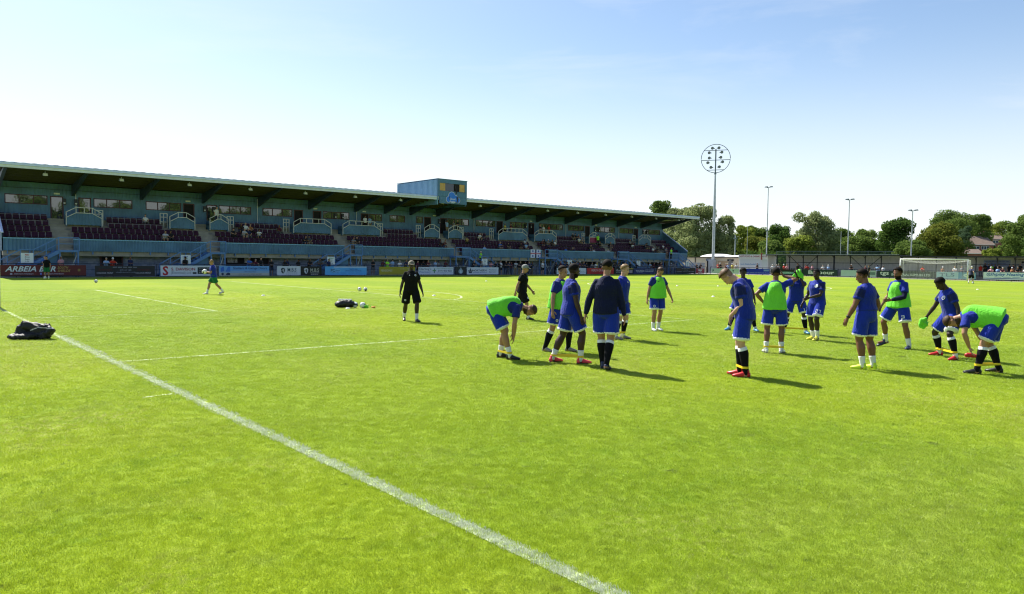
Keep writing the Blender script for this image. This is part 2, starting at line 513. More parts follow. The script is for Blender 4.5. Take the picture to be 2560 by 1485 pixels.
for o_, l_, c_ in ((bpy.data.objects['grass'], None, 'grass'), (bpy.data.objects['painted_grass'], None, 'grass')): o_['category'] = c_

# ------------------------------------------------------------------ lettering
TEXTS = []
def text(name, s, parent, wmat, centre, right, upv, height, width=None, mtl=None, shear=0.0, bold=0.0, align='CENTER', off=0.006):
    """flat lettering: centre = middle of the line (world or parent space), right/upv = directions"""
    cu = bpy.data.curves.new(name, 'FONT')
    cu.body = s; cu.align_x = align; cu.align_y = 'CENTER'
    cu.size = height * 1.38
    cu.shear = shear; cu.offset = bold * height; cu.resolution_u = 2
    cu.fill_mode = 'BOTH' if hasattr(cu, 'fill_mode') else cu.fill_mode
    cu.materials.append(mtl)
    o = bpy.data.objects.new(name, cu); COL.objects.link(o)
    r, u = Vector(right).normalized(), Vector(upv).normalized()
    n = r.cross(u)
    mm = Matrix((r, u, n)).transposed().to_4x4()
    mm.translation = Vector(centre) + n * off
    o.parent = parent
    o.matrix_basis = mm
    if width: TEXTS.append((o, width))
    return o

INK = {}
def ink(col, rough=0.5):
    k = tuple(round(c, 3) for c in col)
    if k not in INK: INK[k] = mat('print_%02d' % len(INK), k, rough)
    return INK[k]
WHITE_I = (0.75, 0.75, 0.75); BLACK_I = (0.012, 0.012, 0.015); NAVY_I = (0.02, 0.03, 0.12); RED_I = (0.42, 0.02, 0.03); GREY_I = (0.25, 0.26, 0.28)

class Board:
    """an upright printed panel; face 'Y' looks towards -Y (reads along +X), face 'X' looks towards -X (reads along -Y)"""
    def __init__(self, name, label, cat, face, a0, a1, z0, z1, pos, col, depth=0.05, group=None, rough=0.45, parent=None):
        self.face, self.a0, self.a1, self.z0, self.z1, self.pos = face, a0, a1, z0, z1, pos
        w, h = abs(a1 - a0), z1 - z0
        b = MB()
        if face == 'Y':
            self.o = Vector((a0, pos, z0)); self.r = Vector((1, 0, 0))
        else:
            self.o = Vector((pos, a0, z0)); self.r = Vector((0, -1, 0))
        self.u = Vector((0, 0, 1)); self.n = self.r.cross(self.u); self.w, self.h = w, h
        P = [self.P(0, 0, 0), self.P(1, 0, 0), self.P(1, 0, -depth), self.P(0, 0, -depth), self.P(0, 1, 0), self.P(1, 1, 0), self.P(1, 1, -depth), self.P(0, 1, -depth)]
        b.hexa(P)
        self.ob = b.build(name, ink(col, rough) if not isinstance(col, bpy.types.Material) else col, parent)
        if parent is None: tag(self.ob, label, cat, group)
    def P(self, u, v, d=0.0):
        return self.o + self.r * (u * self.w) + self.u * (v * self.h) + self.n * d
    def t(self, s, u, v, hh, wfrac=None, col=WHITE_I, shear=0, bold=0.0, name='lettering', align='CENTER'):
        return text(name, s, self.ob, None, self.P(u, v), self.r, self.u, hh * self.h, wfrac * self.w if wfrac else None, ink(col), shear, bold, align)
    def rect(self, u0, u1, v0, v1, col, name='printed_patch', d=0.003):
        b = MB(); p = [self.P(u0, v0, d), self.P(u1, v0, d), self.P(u1, v1, d), self.P(u0, v1, d)]
        b.add(p, [(0, 1, 2, 3)])
        return b.build(name, ink(col), self.ob)
    def poly(self, pts, col, name='emblem', d=0.004):
        b = MB(); b.add([self.P(u, v, d) for u, v in pts], [tuple(range(len(pts)))])
        return b.build(name, ink(col), self.ob)
    def disc(self, u, v, rv, col, name='emblem', d=0.004, n=16, rx=None):
        rx = rx or rv * self.h / self.w
        return self.poly([(u + rx * math.cos(6.2832 * i / n), v + rv * math.sin(6.2832 * i / n)) for i in range(n)], col, name, d)
    def bars(self, u, v, w, hh, n, col, gap=0.35, name='small_print'):
        b = MB(); pw = w / n
        for i in range(n):
            x = u - w / 2 + i * pw
            b.add([self.P(x, v - hh / 2, .003), self.P(x + pw * (1 - gap), v - hh / 2, .003), self.P(x + pw * (1 - gap), v + hh / 2, .003), self.P(x, v + hh / 2, .003)], [(0, 1, 2, 3)])
        return b.build(name, ink(col), self.ob)

# ------------------------------------------------------------------ grandstand
X0, X1 = 4.40, 93.8
YP, YW, YK = 36.30, 41.20, 37.60           # front parapet, rear wall, ground-floor wall
BAY = 5.58
stand = empty('grandstand', (X0, YP, 0), label='long blue covered grandstand with rows of maroon seats', cat='grandstand')
def st(o):                                  # parts keep world coordinates; parent sits at the corner of the stand
    o.matrix_parent_inverse = Matrix.Translation((-X0, -YP, 0)); return o
GANG = [8.65, 20.65, 34.75, 48.95, 63.1, 77.1, 88.95]
GW = 1.15
BOX = [(9.25, 12.0), (17.65, 19.9), (21.3, 23.1), (29.8, 34.05), (35.45, 40.1), (46.1, 48.25), (49.6, 51.7), (57.5, 62.4), (63.8, 67.8), (74.4, 76.4), (77.8, 79.9), (85.4, 88.25)]
def row(r): return 36.50 + 0.8 * r, 2.35 + 0.52 * r   # tread front edge y, tread height

# terrace steps (one object each), concrete gangway half-steps
for r in range(6):
    y, z = row(r)
    y1 = YW if r == 5 else y + 0.8
    b = MB(); b.box(X0 + .02, X1 - .02, y, y1 - (0.003 if r < 5 else 0.01), z - 0.62, z)
    st(b.build('terrace_step', M_CONC, stand))
for gx in GANG:
    for r in range(5):
        y, z = row(r)
        b = MB(); b.box(gx - GW / 2, gx + GW / 2, y + 0.42, y + 0.797, z + .002, z + 0.26)
        st(b.build('gangway_step', M_CONC, stand))
# ground-floor wall of concrete blocks
b = MB(); b.box(X0 + .1, X1 - .1, YK + 0.03, YK + 0.25, 0, 1.93)
st(b.build('back_wall', M_BLOCK, stand))
BLK = []
for m_ in (M_BLOCK, M_BLOCK2):
    b = MB(); b.box(-0.217, 0.217, -0.03, 0.0, 0, 0.205); me = b.mesh('concrete_block'); me.materials.append(m_); BLK.append(me)
rr = random.Random(3); rest = MB(); nb = 0
KIOSK = [(11.5, 13.2), (22.2, 26.4), (43.5, 45.4), (56.5, 61.1), (71.4, 74.2), (85.8, 89.7)]
STAIRS = [(8.0, 9.45, -1), (19.95, 21.35, -1), (34.1, 35.55, -1), (47.7, 49.75, 1), (61.9, 64.1, 1), (75.9, 78.2, 1), (87.6, 89.95, 1)]
for i in range(int((X1 - X0) / 0.445)):
    for j in range(9):
        x = X0 + 0.35 + i * 0.445 + (0.2225 if j % 2 else 0)
        if any(a - .25 < x < c + .25 for a, c in KIOSK) or x > X1 - .4: continue
        if nb < 300 and j >= 3:
            o = bpy.data.objects.new('concrete_block', BLK[rr.random() < 0.3]); COL.objects.link(o)
            o.parent = stand; o.location = (x - X0, YK + 0.027 - rr.uniform(0, .006) - YP, 0.004 + j * 0.2145); nb += 1
        else:
            rest.cur = 1 if rr.random() < 0.3 else 0
            d = rr.uniform(0, .006)
            rest.box(x - .217, x + .217, YK - .003 - d, YK + .027 - d, 0.004 + j * .2145, 0.209 + j * .2145)
o = st(rest.build('blockwork', [M_BLOCK, M_BLOCK2], stand)); o['kind'] = 'stuff'
# pale vent strip with brackets under the parapet
M_VENT = mat('vent_strip', (0.55, 0.53, 0.40), 0.7, var=0.1)
b = MB(); b.box(X0 + .1, X1 - .1, YP + 0.5, YP + 0.56, 1.95, 2.20); st(b.build('vent_strip', M_VENT, stand))
b = MB(); b.box(X0 + .1, X1 - .1, YP + .12, YK + .3, 2.195, 2.30); st(b.build('underside_slab', M_CONC, stand))
b0 = MB(); b0.box(-.04, .04, 0.0, .40, 1.86, 2.19); bm_ = b0.mesh('bracket'); bm_.materials.append(M_STEEL)
for i in range(60):
    o = bpy.data.objects.new('bracket', bm_); COL.objects.link(o); o.parent = stand; o.location = (0.3 + i * 1.5, 0.06, 0)

def corrugated(b, x0, x1, z0, z1, y, pitch=0.25, d=0.035, topf=None, n=(0, -1, 0)):
    """trapezoid-profile cladding facing -Y; z1 may be a function of x"""
    k = max(1, round((x1 - x0) / pitch)); p = (x1 - x0) / k
    xs, ds = [], []
    for i in range(k):
        for a, dd in ((0, 0), (.35, 0), (.5, d), (.85, d)):
            xs.append(x0 + (i + a) * p); ds.append(dd)
    xs.append(x1); ds.append(0)
    v, f = [], []
    for x, dd in zip(xs, ds):
        zt = z1(x) if callable(z1) else z1
        v += [(x, y + dd, z0), (x, y + dd, zt)]
    for i in range(len(xs) - 1): f.append((2 * i, 2 * i + 2, 2 * i + 3, 2 * i + 1))
    b.add(v, f)
# front parapet between gangways
edges = [X0] + sum([[g - GW / 2 - .05, g + GW / 2 + .05] for g in GANG], []) + [X1]
for a, c in zip(edges[::2], edges[1::2]):
    b = MB(); corrugated(b, a, c, 2.12, 3.06, YP)
    b.box(a, c, YP + .04, YP + .10, 2.12, 3.05)
    o = st(b.build('parapet_panel', M_TEAL, stand))
    b = MB(); b.box(a, c, YP - .03, YP + .13, 3.062, 3.14); st(b.build('parapet_capping', mat('capping_blue', (0.20, 0.42, 0.60), .4), stand))
# rear wall: cladding band pieces around windows and doors
WIN = [(5.1, 8.2, 3), (11.75, 14.95, 3), (16.1, 19.25, 3), (22.85, 26.1, 3), (27.3, 30.55, 3), (34.1, 37.3, 3), (39.85, 41.5, 2), (42.55, 44.65, 2), (46.25, 47.2, 1), (50.9, 54.2, 3), (55.35, 58.6, 3), (61.1, 64.2, 3), (66.4, 71.0, 4), (72.1, 75.35, 3), (77.7, 82.1, 4), (83.25, 86.4, 3), (88.7, 93.1, 3)]
DOOR = [(8.4, 9.4), (10.55, 11.55), (19.45, 20.5), (21.65, 22.65), (30.75, 31.75), (32.9, 33.9), (38.75, 39.75), (47.4, 48.4), (49.75, 50.8), (58.8, 59.85), (64.45, 65.5), (75.55, 76.6), (86.55, 87.6)]
ZB, ZW0, ZW1, ZD, ZT = 4.95, 6.13, 6.93, 6.93, 8.0
ops = sorted([(a, c, ZW0) for a, c, n in WIN] + [(a, c, ZB) for a, c in DOOR])
x = X0
wall_i = 0
def wallpiece(a, c, z0, z1):
    if c - a < 0.02 or z1 - z0 < .02: return
    b = MB(); corrugated(b, a, c, z0, z1, YW, 0.3, 0.015); b.box(a, c, YW + .016, YW + .12, z0, z1)
    st(b.build('rear_cladding', M_TEAL, stand))
for a, c, z in ops:
    wallpiece(x, a, ZB, ZW1); 
    if z > ZB: wallpiece(a, c, ZB, z)
    x = c
wallpiece(x, X1, ZB, ZW1)
b = MB(); corrugated(b, X0, X1, ZW1 + .002, ZT, YW, 0.3, 0.015); b.box(X0, X1, YW + .016, YW + .12, ZW1 + .002, ZT); st(b.build('rear_cladding_band', M_TEAL, stand))
for a, c, n in WIN:
    b = MB(); t = 0.07
    b.box(a, c, YW - .03, YW + .06, ZW0, ZW0 + t); b.box(a, c, YW - .03, YW + .06, ZW1 - t, ZW1)
    w = (c - a) / n
    for i in range(n + 1):
        xx = min(max(a + i * w - t / 2, a), c - t)
        b.box(xx, xx + t, YW - .027, YW + .057, ZW0 + t, ZW1 - t)
    fo = st(b.build('window', M_MAROON, stand))
    for i in range(n):
        b = MB(); b.box(a + i * w + .03, a + (i + 1) * w - .03, YW + .02, YW + .035, ZW0 + .06, ZW1 - .06)
        b.build('pane', M_PANE, fo)
for k, (a, c) in enumerate(DOOR):
    b = MB(); t = 0.09
    b.box(a, a + t, YW - .03, YW + .07, ZB + .004, ZD); b.box(c - t, c, YW - .03, YW + .07, ZB + .004, ZD); b.box(a + t, c - t, YW - .03, YW + .07, ZD - t, ZD)
    fo = st(b.build('door', M_MAROON, stand))
    opened = k not in (0, 1, 3)
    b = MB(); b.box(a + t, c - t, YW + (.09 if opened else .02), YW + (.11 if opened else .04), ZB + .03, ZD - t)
    b.build('dark_doorway' if opened else 'pane', M_DARK if opened else M_PANE, fo)  # open doors get a near-black sheet painted as the unlit inside
M_WL = mat('wall_light_black', (0.02, 0.02, 0.025), .4); M_LENS = mat('lamp_lens', (.6, .6, .6), .3)
for gx in GANG[:4] + [63.3, 77.0, 88.2]:
    for dx in (-.45, .45):
        xx = gx + dx + 1.25 if gx < 45 else gx + dx + 1.1
        b = MB(); b.box(xx - .12, xx + .12, YW - .16, YW - .002, 6.2, 6.75); wl = st(b.build('wall_light', M_WL, stand))
        b = MB(); b.box(xx - .07, xx + .07, YW - .19, YW - .162, 6.28, 6.42); b.build('lens', M_LENS, wl)

M_EXIT = mat('exit_sign_white', (.62, .64, .58), .5)
for xx in (8.9, 19.9, 33.2, 39.2, 48.9, 64.9, 77.9, 87.0):
    b = MB(); b.box(xx - .22, xx + .22, YW - .05, YW - .002, 7.08, 7.22); eo = st(b.build('exit_sign', M_EXIT, stand))
for xx in (10.35, 26.75, 38.2, 55.0, 71.6, 83.0):          # drain pipes and cable trays on the rear wall
    b = MB(); b.bar((xx, YW - .06, 5.0), (xx, YW - .06, 7.8), .07, None, 6); st(b.build('drain_pipe', M_FASCIA2, stand))
b = MB()
for i in range(60):
    x0_, x1_ = X0 + 1.5 * i, X0 + 1.5 * (i + 1)
    if x1_ > X1: break
    b.bar((x0_, YW - .12, 7.52 - .04 * (i % 2)), (x1_, YW - .12, 7.52 - .04 * ((i + 1) % 2)), .03, None, 3)
st(b.build('cable_run', M_BLACK, stand))
# barrier boxes in front of the doors
for (a, c) in BOX:
    yb, z0, zm, s = 39.2, 4.42, 5.42, 0.75
    def prof(x, a=a, c=c, top=5.42, s=s):
        return top - max(0, s - (x - a)) * .55 - max(0, s - (c - x)) * .55
    b = MB(); corrugated(b, a + .03, c - .03, z0, lambda x: prof(x), yb, 0.22, 0.025)
    n = 10; xs = [a + .03, a + s, c - s, c - .03]
    for q0, q1 in zip(xs, xs[1:]):
        b.hexa([(q0, yb + .03, z0), (q1, yb + .03, z0), (q1, yb + .08, z0), (q0, yb + .08, z0), (q0, yb + .03, prof(q0)), (q1, yb + .03, prof(q1)), (q1, yb + .08, prof(q1)), (q0, yb + .08, prof(q0))])
    b.box(a + .03, c - .03, yb + .09, YW - .02, 4.86, 4.945)        # landing behind it
    for xx in (a + .03, c - .09): b.box(xx, xx + .06, yb + .09, 40.4, 4.3, 5.3)
    bo = st(b.build('barrier_box', M_TEAL, stand))
    b = MB(); rw = .058
    low = [(a, prof(a) + .03), (a + s, 5.46), (c - s, 5.46), (c, prof(c) + .03)]
    hi = [(x_, z_ + .46) for x_, z_ in low]
    for lst in (low, hi):
        for p, q in zip(lst, lst[1:]): b.bar((p[0], yb - .03, p[1]), (q[0], yb - .03, q[1]), rw)
    b.bar((a, yb - .03, 4.35), (a, yb - .03, hi[0][1] + .03), rw); b.bar((c, yb - .03, 4.35), (c, yb - .03, hi[-1][1] + .03), rw)
    k = max(1, round((c - a - 2 * s) / .75))
    for i in range(k + 1):
        xx = a + s + (c - a - 2 * s) * i / k
        b.bar((xx, yb - .03, 5.49), (xx, yb - .03, 5.90), rw * .9)
    b.build('handrail', M_RAILW, bo)
for xx in (11.6, 17.0, 23.2, 29.0, 40.2, 45.4, 51.8, 56.6, 73.6, 84.8):       # short return rails at the upper rows
    b = MB(); y = 39.9
    for z in (5.0, 5.45, 5.8): b.bar((xx, y, z), (xx + .62, y, z), .06)
    for dx in (0, .31, .62): b.bar((xx + dx, y, 4.45), (xx + dx, y, 5.8), .06)
    st(b.build('return_rail', M_RAILW, stand))

# seats
sb = MB()
sb.cur = 0
sb.hexa([(-.215, .10, .42), (.215, .10, .42), (.215, .145, .42), (-.215, .145, .42), (-.20, .17, .84), (.20, .17, .84), (.20, .21, .84), (-.20, .21, .84)])
sb.hexa([(-.20, .00, .40), (.20, .00, .40), (.20, .07, .38), (-.20, .07, .38), (-.19, .03, .70), (.19, .03, .70), (.19, .08, .72), (-.19, .08, .72)])
sb.cur = 1
for sx in (-1, 1):
    sb.box(sx * .232 - .012, sx * .232 + .012, .06, .13, 0.0, .74)
sb.box(-.244, .244, .075, .115, .735, .765)
seat_me = sb.mesh('seat'); seat_me.materials.append(M_SEAT); seat_me.materials.append(M_SEATF)
sb2 = MB()
sb2.v, sb2.f, sb2.mi = list(sb.v), list(sb.f)[:-1], list(sb.mi)[:-1]
f_ = len(sb2.f) - 18
seat_me2 = bpy.data.meshes.new('seat'); 
sb3 = MB(); sb3.cur = 0
sb3.hexa(sb.v[0:8]); sb3.hexa(sb.v[8:16]); sb3.cur = 1
for sx in (-1, 1): sb3.box(sx * .240 - .008, sx * .240 + .008, .06, .12, 0.0, .66)
seat_me2 = sb3.mesh('seat'); seat_me2.materials.append(M_SEAT); seat_me2.materials.append(M_SEATF)
spots = []
for r in range(5):
    y, z = row(r)
    x = X0 + .35
    while x < X1 - .35:
        ok = all(abs(x - g) > GW / 2 + .25 for g in GANG)
        if r >= 3: ok = ok and all(not (a - .28 < x < c + .28) for a, c in BOX) and all(not (q - .2 < x < q + .85) for q in (11.6, 17.0, 23.2, 29.0, 40.2, 45.4, 51.8, 56.6, 73.6, 84.8))
        if ok: spots.append((x, y + .42, z, r))
        x += 0.502
spots.sort(key=lambda p: p[0])
more = MB(); SEATS = spots
for i, (x, y, z, r) in enumerate(spots):
    me = seat_me if r >= 3 else seat_me2
    if i < 300:
        o = bpy.data.objects.new('seat', me); COL.objects.link(o); o.parent = stand; o.location = (x - X0, y - YP, z)
    else:
        src = sb if r >= 3 else sb3
        base = len(more.v)
        more.v += [(p[0] + x, p[1] + y, p[2] + z) for p in src.v]
        more.f += [tuple(q + base for q in f) for f in src.f]; more.mi += src.mi
o = st(more.build('seat_rows', [M_SEAT, M_SEATF], stand)); o['kind'] = 'stuff'

# roof
YE, ZE = 35.15, 8.97
def zr(y): return ZE + (y - YE) * (-0.115)      # roof line falls to the back
b = MB(); n = 510
v, f = [], []
XR0, XR1 = X0 - .3, X1 + 1.3
for i in range(n + 1):
    x = XR0 + (XR1 - XR0) * i / n; dz = .022 * (i % 4 in (1, 2))
    v += [(x, YE - .12, zr(YE) + dz), (x, 44.6, zr(44.6) + dz)]
for i in range(n): f.append((2 * i, 2 * i + 2, 2 * i + 3, 2 * i + 1))
b.add(v, f)
st(b.build('roof_sheet', M_ROOF, stand))
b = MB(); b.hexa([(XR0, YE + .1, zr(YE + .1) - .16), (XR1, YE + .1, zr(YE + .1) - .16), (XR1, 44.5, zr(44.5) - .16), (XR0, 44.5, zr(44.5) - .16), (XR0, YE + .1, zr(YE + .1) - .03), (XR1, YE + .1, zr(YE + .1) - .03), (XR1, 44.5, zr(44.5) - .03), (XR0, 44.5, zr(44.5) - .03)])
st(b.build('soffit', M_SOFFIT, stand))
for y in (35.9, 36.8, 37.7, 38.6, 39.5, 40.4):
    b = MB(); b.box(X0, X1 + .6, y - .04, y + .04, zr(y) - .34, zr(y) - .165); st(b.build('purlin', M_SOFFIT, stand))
b = MB(); b.box(XR0, XR1, YE - .15, YE - .02, ZE - .20, ZE - .012); b.box(XR0, XR1, YE - .17, YE - .15, ZE - .075, ZE - .05); st(b.build('fascia', M_FASCIA, stand))
b = MB(); b.box(XR0, XR1, YE - .08, YE + .05, ZE - .42, ZE - .205); st(b.build('gutter', M_FASCIA2, stand))
for i in range(17):
    x = 4.56 + BAY * i
    if i == 7: xs = (41.9, 45.4)
    else: xs = (x,)
    for x in xs:
        x = min(x, X1 - .15)
        b = MB(); w = .12
        y0, y1 = YE + .12, YW - .01
        b.hexa([(x - w, y0, zr(y0) - .45), (x + w, y0, zr(y0) - .45), (x + w, y1, zr(y1) - 1.25), (x - w, y1, zr(y1) - 1.25), (x - w, y0, zr(y0) - .345), (x + w, y0, zr(y0) - .345), (x + w, y1, zr(y1) - .345), (x - w, y1, zr(y1) - .345)])
        st(b.build('rafter', M_RAFTER, stand))
M_LAMPH = mat('floodlight_housing', (.35, .42, .52), .4); M_LAMPG = mat('floodlight_glass', (.62, .62, .55), .2)
for i in range(16):
    x = 7.3 + BAY * i
    b = MB(); y = 36.0; z = zr(y) - .36
    b.bar((x, y, z), (x, y, z - .14), .05); b.hexa([(x - .17, y - .16, z - .36), (x + .17, y - .16, z - .36), (x + .17, y + .12, z - .3), (x - .17, y + .12, z - .3), (x - .15, y - .1, z - .13), (x + .15, y - .1, z - .13), (x + .15, y + .1, z - .13), (x - .15, y + .1, z - .13)])
    fl = st(b.build('floodlight', M_LAMPH, stand))
    b = MB(); b.add([(x - .15, y - .165, z - .35), (x + .15, y - .165, z - .35), (x + .13, y - .115, z - .16), (x - .13, y - .115, z - .16)], [(0, 1, 2, 3)]); b.build('glass', M_LAMPG, fl)
b = MB(); b.bar((88.4, 40.6, 8.0), (93.2, 36.4, 8.52), .09); b.bar((92.2, 35.8, 8.5), (93.5, 37.2, 8.4), .08); st(b.build('roof_brace', M_FASCIA2, stand))
# end walls: sloping side screens
for x, w in ((X0 - .06, .06), (X1 + .002, .06)):
    b = MB()
    k = 20
    for i in range(k):
        y0, y1 = YP + (YW - YP) * i / k, YP + (YW - YP) * (i + .55) / k
        t0, t1 = 3.55 + 3.15 * i / k, 3.55 + 3.15 * (i + .55) / k
        b.hexa([(x - .02, y0, 2.1), (x + w + .02, y0, 2.1), (x + w + .02, y1, 2.1), (x - .02, y1, 2.1), (x - .02, y0, t0), (x + w + .02, y0, t0), (x + w + .02, y1, t1), (x - .02, y1, t1)])
    b.hexa([(x, YP, 2.1), (x + w, YP, 2.1), (x + w, YW, 2.1), (x, YW, 2.1), (x, YP, 3.5), (x + w, YP, 3.5), (x + w, YW, 6.65), (x, YW, 6.65)])
    b.box(x, x + w, YW, 44.4, 0, 7.75)
    b.box(x + .005, x + w - .005, YK, 44.3, 0, 2.1)
    b.box(x, x + w, YP + .005, YP + .14, 2.05, 3.5)
    st(b.build('end_screen', M_TEAL, stand))
    b = MB(); b.bar((x + w / 2, YP - .02, 3.53), (x + w / 2, YW, 6.70), .16, .10); st(b.build('screen_capping', M_FASCIA, stand))
b = MB(); b.box(X0, X1, 44.1, 44.3, 0, 7.6); st(b.build('rear_shell', M_TEAL, stand))
# ground-floor kiosks: dark openings with maroon surround and lettering
for (a, c), s in zip(KIOSK, ('Food Available', 'Pies & Beverages', 'Bakery & Bar', 'Refreshments', 'Refreshments', 'Refreshments')):
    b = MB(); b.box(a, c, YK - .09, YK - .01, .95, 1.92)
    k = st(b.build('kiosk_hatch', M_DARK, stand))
    b = MB(); b.box(a - .06, c + .06, YK - .16, YK - .092, 1.72, 1.94); b.box(a - .06, a + .06, YK - .16, YK - .092, .9, 1.715); b.box(c - .06, c + .06, YK - .16, YK - .092, .9, 1.715); b.box(a + .062, c - .062, YK - .2, YK - .092, .9, .97)
    b.build('surround', M_MAROON, k)
    tx = text('lettering', s, k, None, ((a + c) / 2, YK - .165, 1.83), (1, 0, 0), (0, 0, 1), .12, None, ink((.7, .7, .68)), 0.15, .02)
M_SHELF = mat('stocked_shelf', (.42, .40, .38), .5, var=.5, vscale=9)
for a, c in ((22.35, 22.95), (23.02, 23.3), (24.0, 24.5)):
    b = MB(); b.box(a, c, YK - .13, YK - .095, 1.25, 1.68); st(b.build('serving_screen', M_SHELF, stand))

# staircases in front of the parapet, each a thing
order = ['first', 'second', 'third', 'fourth', 'fifth', 'sixth', 'last']
SL = ['blue steel staircase behind the maroon bar board, descending to the left', 'blue steel staircase behind the red and white electrical board', 'blue steel staircase behind the sky-blue cleaning board', 'blue steel staircase behind the black water-drop panel, descending to the right',
      'blue steel staircase just right of the hanging cross flag', 'blue steel staircase behind the navy board, sixth along the grandstand', 'blue steel staircase at the far right end of the grandstand']
ZN = {'RED': (.5, .03, .03), 'BLUE': (.03, .06, .45), 'GREEN': (.04, .3, .08), 'NAVY': (.03, .04, .2)}
ZONES = [('RED', '1-35'), ('BLUE', '36-71'), ('GREEN', '72-107'), ('NAVY', '108-143'), ('NAVY', '144-179'), ('NAVY', '180-215'), ('NAVY', '216-251')]
YS0, YS1 = 35.05, 36.22
def staircase(a, c, dr, label, zone):
    t = empty('steel_staircase', ((a + c) / 2, YS0, 0), label=label, cat='staircase', group='staircases along the front of the grandstand')
    inv = Matrix.Translation((-(a + c) / 2, -YS0, 0))
    def P_(o): o.matrix_parent_inverse = inv; return o
    zl = 2.2
    b = MB(); b.box(a, c, YS0, YS1 + .07, zl - .17, zl); P_(b.build('landing', M_STEEL, t))
    xs = a if dr < 0 else c; run, mid = 1.75, 0.85
    z1 = 1.18
    pts = [(xs, zl), (xs + dr * run, z1), (xs + dr * (run + mid), z1), (xs + dr * (2 * run + mid), 0.1)]
    for y in (YS0, YS1 - .03):
        b = MB()
        for p, q in zip(pts, pts[1:]): b.bar((p[0], y, p[1] - .14), (q[0], y, q[1] - .14), .06, .28)
        P_(b.build('stringer', M_STEEL, t))
    for s0, s1 in ((0, 1), (2, 3)):
        for i in range(5):
            u = (i + .5) / 5
            x = pts[s0][0] + (pts[s1][0] - pts[s0][0]) * u; z = pts[s0][1] + (pts[s1][1] - pts[s0][1]) * (i + 1) / 5.5
            b = MB(); b.box(x - .17, x + .17, YS0 + .04, YS1 - .07, z - .05, z); P_(b.build('tread', M_STEEL, t))
    b = MB(); b.box(min(pts[1][0], pts[2][0]) - .05, max(pts[1][0], pts[2][0]) + .05, YS0 + .04, YS1 - .07, z1 - .08, z1); P_(b.build('half_landing', M_STEEL, t))
    far = c if dr < 0 else a
    rp = [(far, zl)] + pts
    for y in (YS0 - .02,):
        b = MB()
        for dz, w in ((1.0, .075), (.5, .05)):
            for p, q in zip(rp, rp[1:]): b.bar((p[0], y, p[1] + dz), (q[0], y, q[1] + dz), w)
        P_(b.build('handrail', M_STEEL, t))
        for p in [rp[0], rp[1], ((rp[1][0] + rp[2][0]) / 2, (rp[1][1] + rp[2][1]) / 2), rp[2], rp[3], ((rp[3][0] + rp[4][0]) / 2, (rp[3][1] + rp[4][1]) / 2), rp[4]]:
            b = MB(); b.bar((p[0], y, max(p[1] - .1, 0)), (p[0], y, p[1] + 1.0), .07); P_(b.build('post', M_STEEL, t))
    for x in (a + .08, c - .08):
        for y in (YS0 + .06, YS1):
            b = MB(); b.bar((x, y, 0), (x, y, zl - .17), .10); P_(b.build('leg', M_STEEL, t))
    b = MB(); m_ = (a + c) / 2
    b.bar((a + .15, YS0 + .3, 1.75), (m_, YS0 + .3, .25), .06); b.bar((c - .15, YS0 + .3, 1.75), (m_, YS0 + .3, .25), .06); b.bar((a, YS0 + .3, 1.0), (c, YS0 + .3, 1.0), .05)
    P_(b.build('bracing', M_GALV, t))
    b = MB()       # clad side under the flight
    x1_, x2_ = xs + dr * .12, xs + dr * (run + mid)
    q = sorted([(x1_, 1.82), (xs + dr * run, .86), (x2_, .86)])
    for (p0, z0), (p1, z1_) in zip(q, q[1:]):
        b.hexa([(p0, YS0 + .2, 0), (p1, YS0 + .2, 0), (p1, YS0 + .24, 0), (p0, YS0 + .24, 0), (p0, YS0 + .2, z0), (p1, YS0 + .2, z1_), (p1, YS0 + .24, z1_), (p0, YS0 + .24, z0)])
    P_(b.build('side_cladding', M_TEAL, t))
    return pts
DESC = ['red heading, on the staircase behind the maroon bar board', 'blue heading, on the staircase behind the electrical board', 'green heading, on the staircase behind the sky-blue cleaning board', 'dark text, on the staircase right of the water-drop panel',
        'dark text, on the staircase right of the hanging flag', 'dark text, on the staircase above the navy board', 'dark text, on the staircase at the far right end']
for (a, c, dr), lb, (zn, num), ds in zip(STAIRS, SL, ZONES, DESC):
    pts = staircase(a, c, dr, lb, zn)
    xc = (pts[1][0] + pts[2][0]) / 2
    bo = Board('seating_sign', 'white seating sign with ' + ds, 'sign', 'Y', xc - .42, xc + .42, 1.14, 1.92, YS0 - .07, (.70, .74, .80), .03, 'seating signs on the staircases')
    bo.t(zn, .5, .82, .15, None, ZN[zn], bold=.03); bo.t('Zone', .5, .60, .14, None, BLACK_I); bo.t('Seats', .5, .38, .14, None, BLACK_I); bo.t(num, .5, .15, .14, None, BLACK_I)

# flag hung on the parapet
fb = Board('hanging_flag', 'white flag with dark upright and red crossbar, hung on the parapet', 'flag', 'Y', 60.45, 62.2, 2.12, 3.2, YP - .06, (.62, .66, .82), .012)
fb.rect(.44, .58, 0, 1, (.02, .02, .10), 'dark_stripe'); fb.rect(0, 1, .46, .60, (.50, .03, .06), 'red_stripe', .005)
o_ = fb.t('SOUTH SHIELDS', .5, .53, .085, .86, (.7, .7, .75)); o_.matrix_basis.translation += Vector((0, -.006, 0))
for u, v in ((.22, .8), (.78, .8), (.22, .23), (.78, .23)): fb.disc(u, v, .12, (.10, .12, .40), 'crest', .006)
mb_ = Board('maroon_banner', 'small maroon banner on a barrier box near the right end of seats', 'banner', 'Y', 74.5, 76.3, 4.45, 5.3, 39.13, (.25, .02, .08), .01)
mb_.rect(.0, 1, .88, 1, (.6, .6, .6), 'white_border')

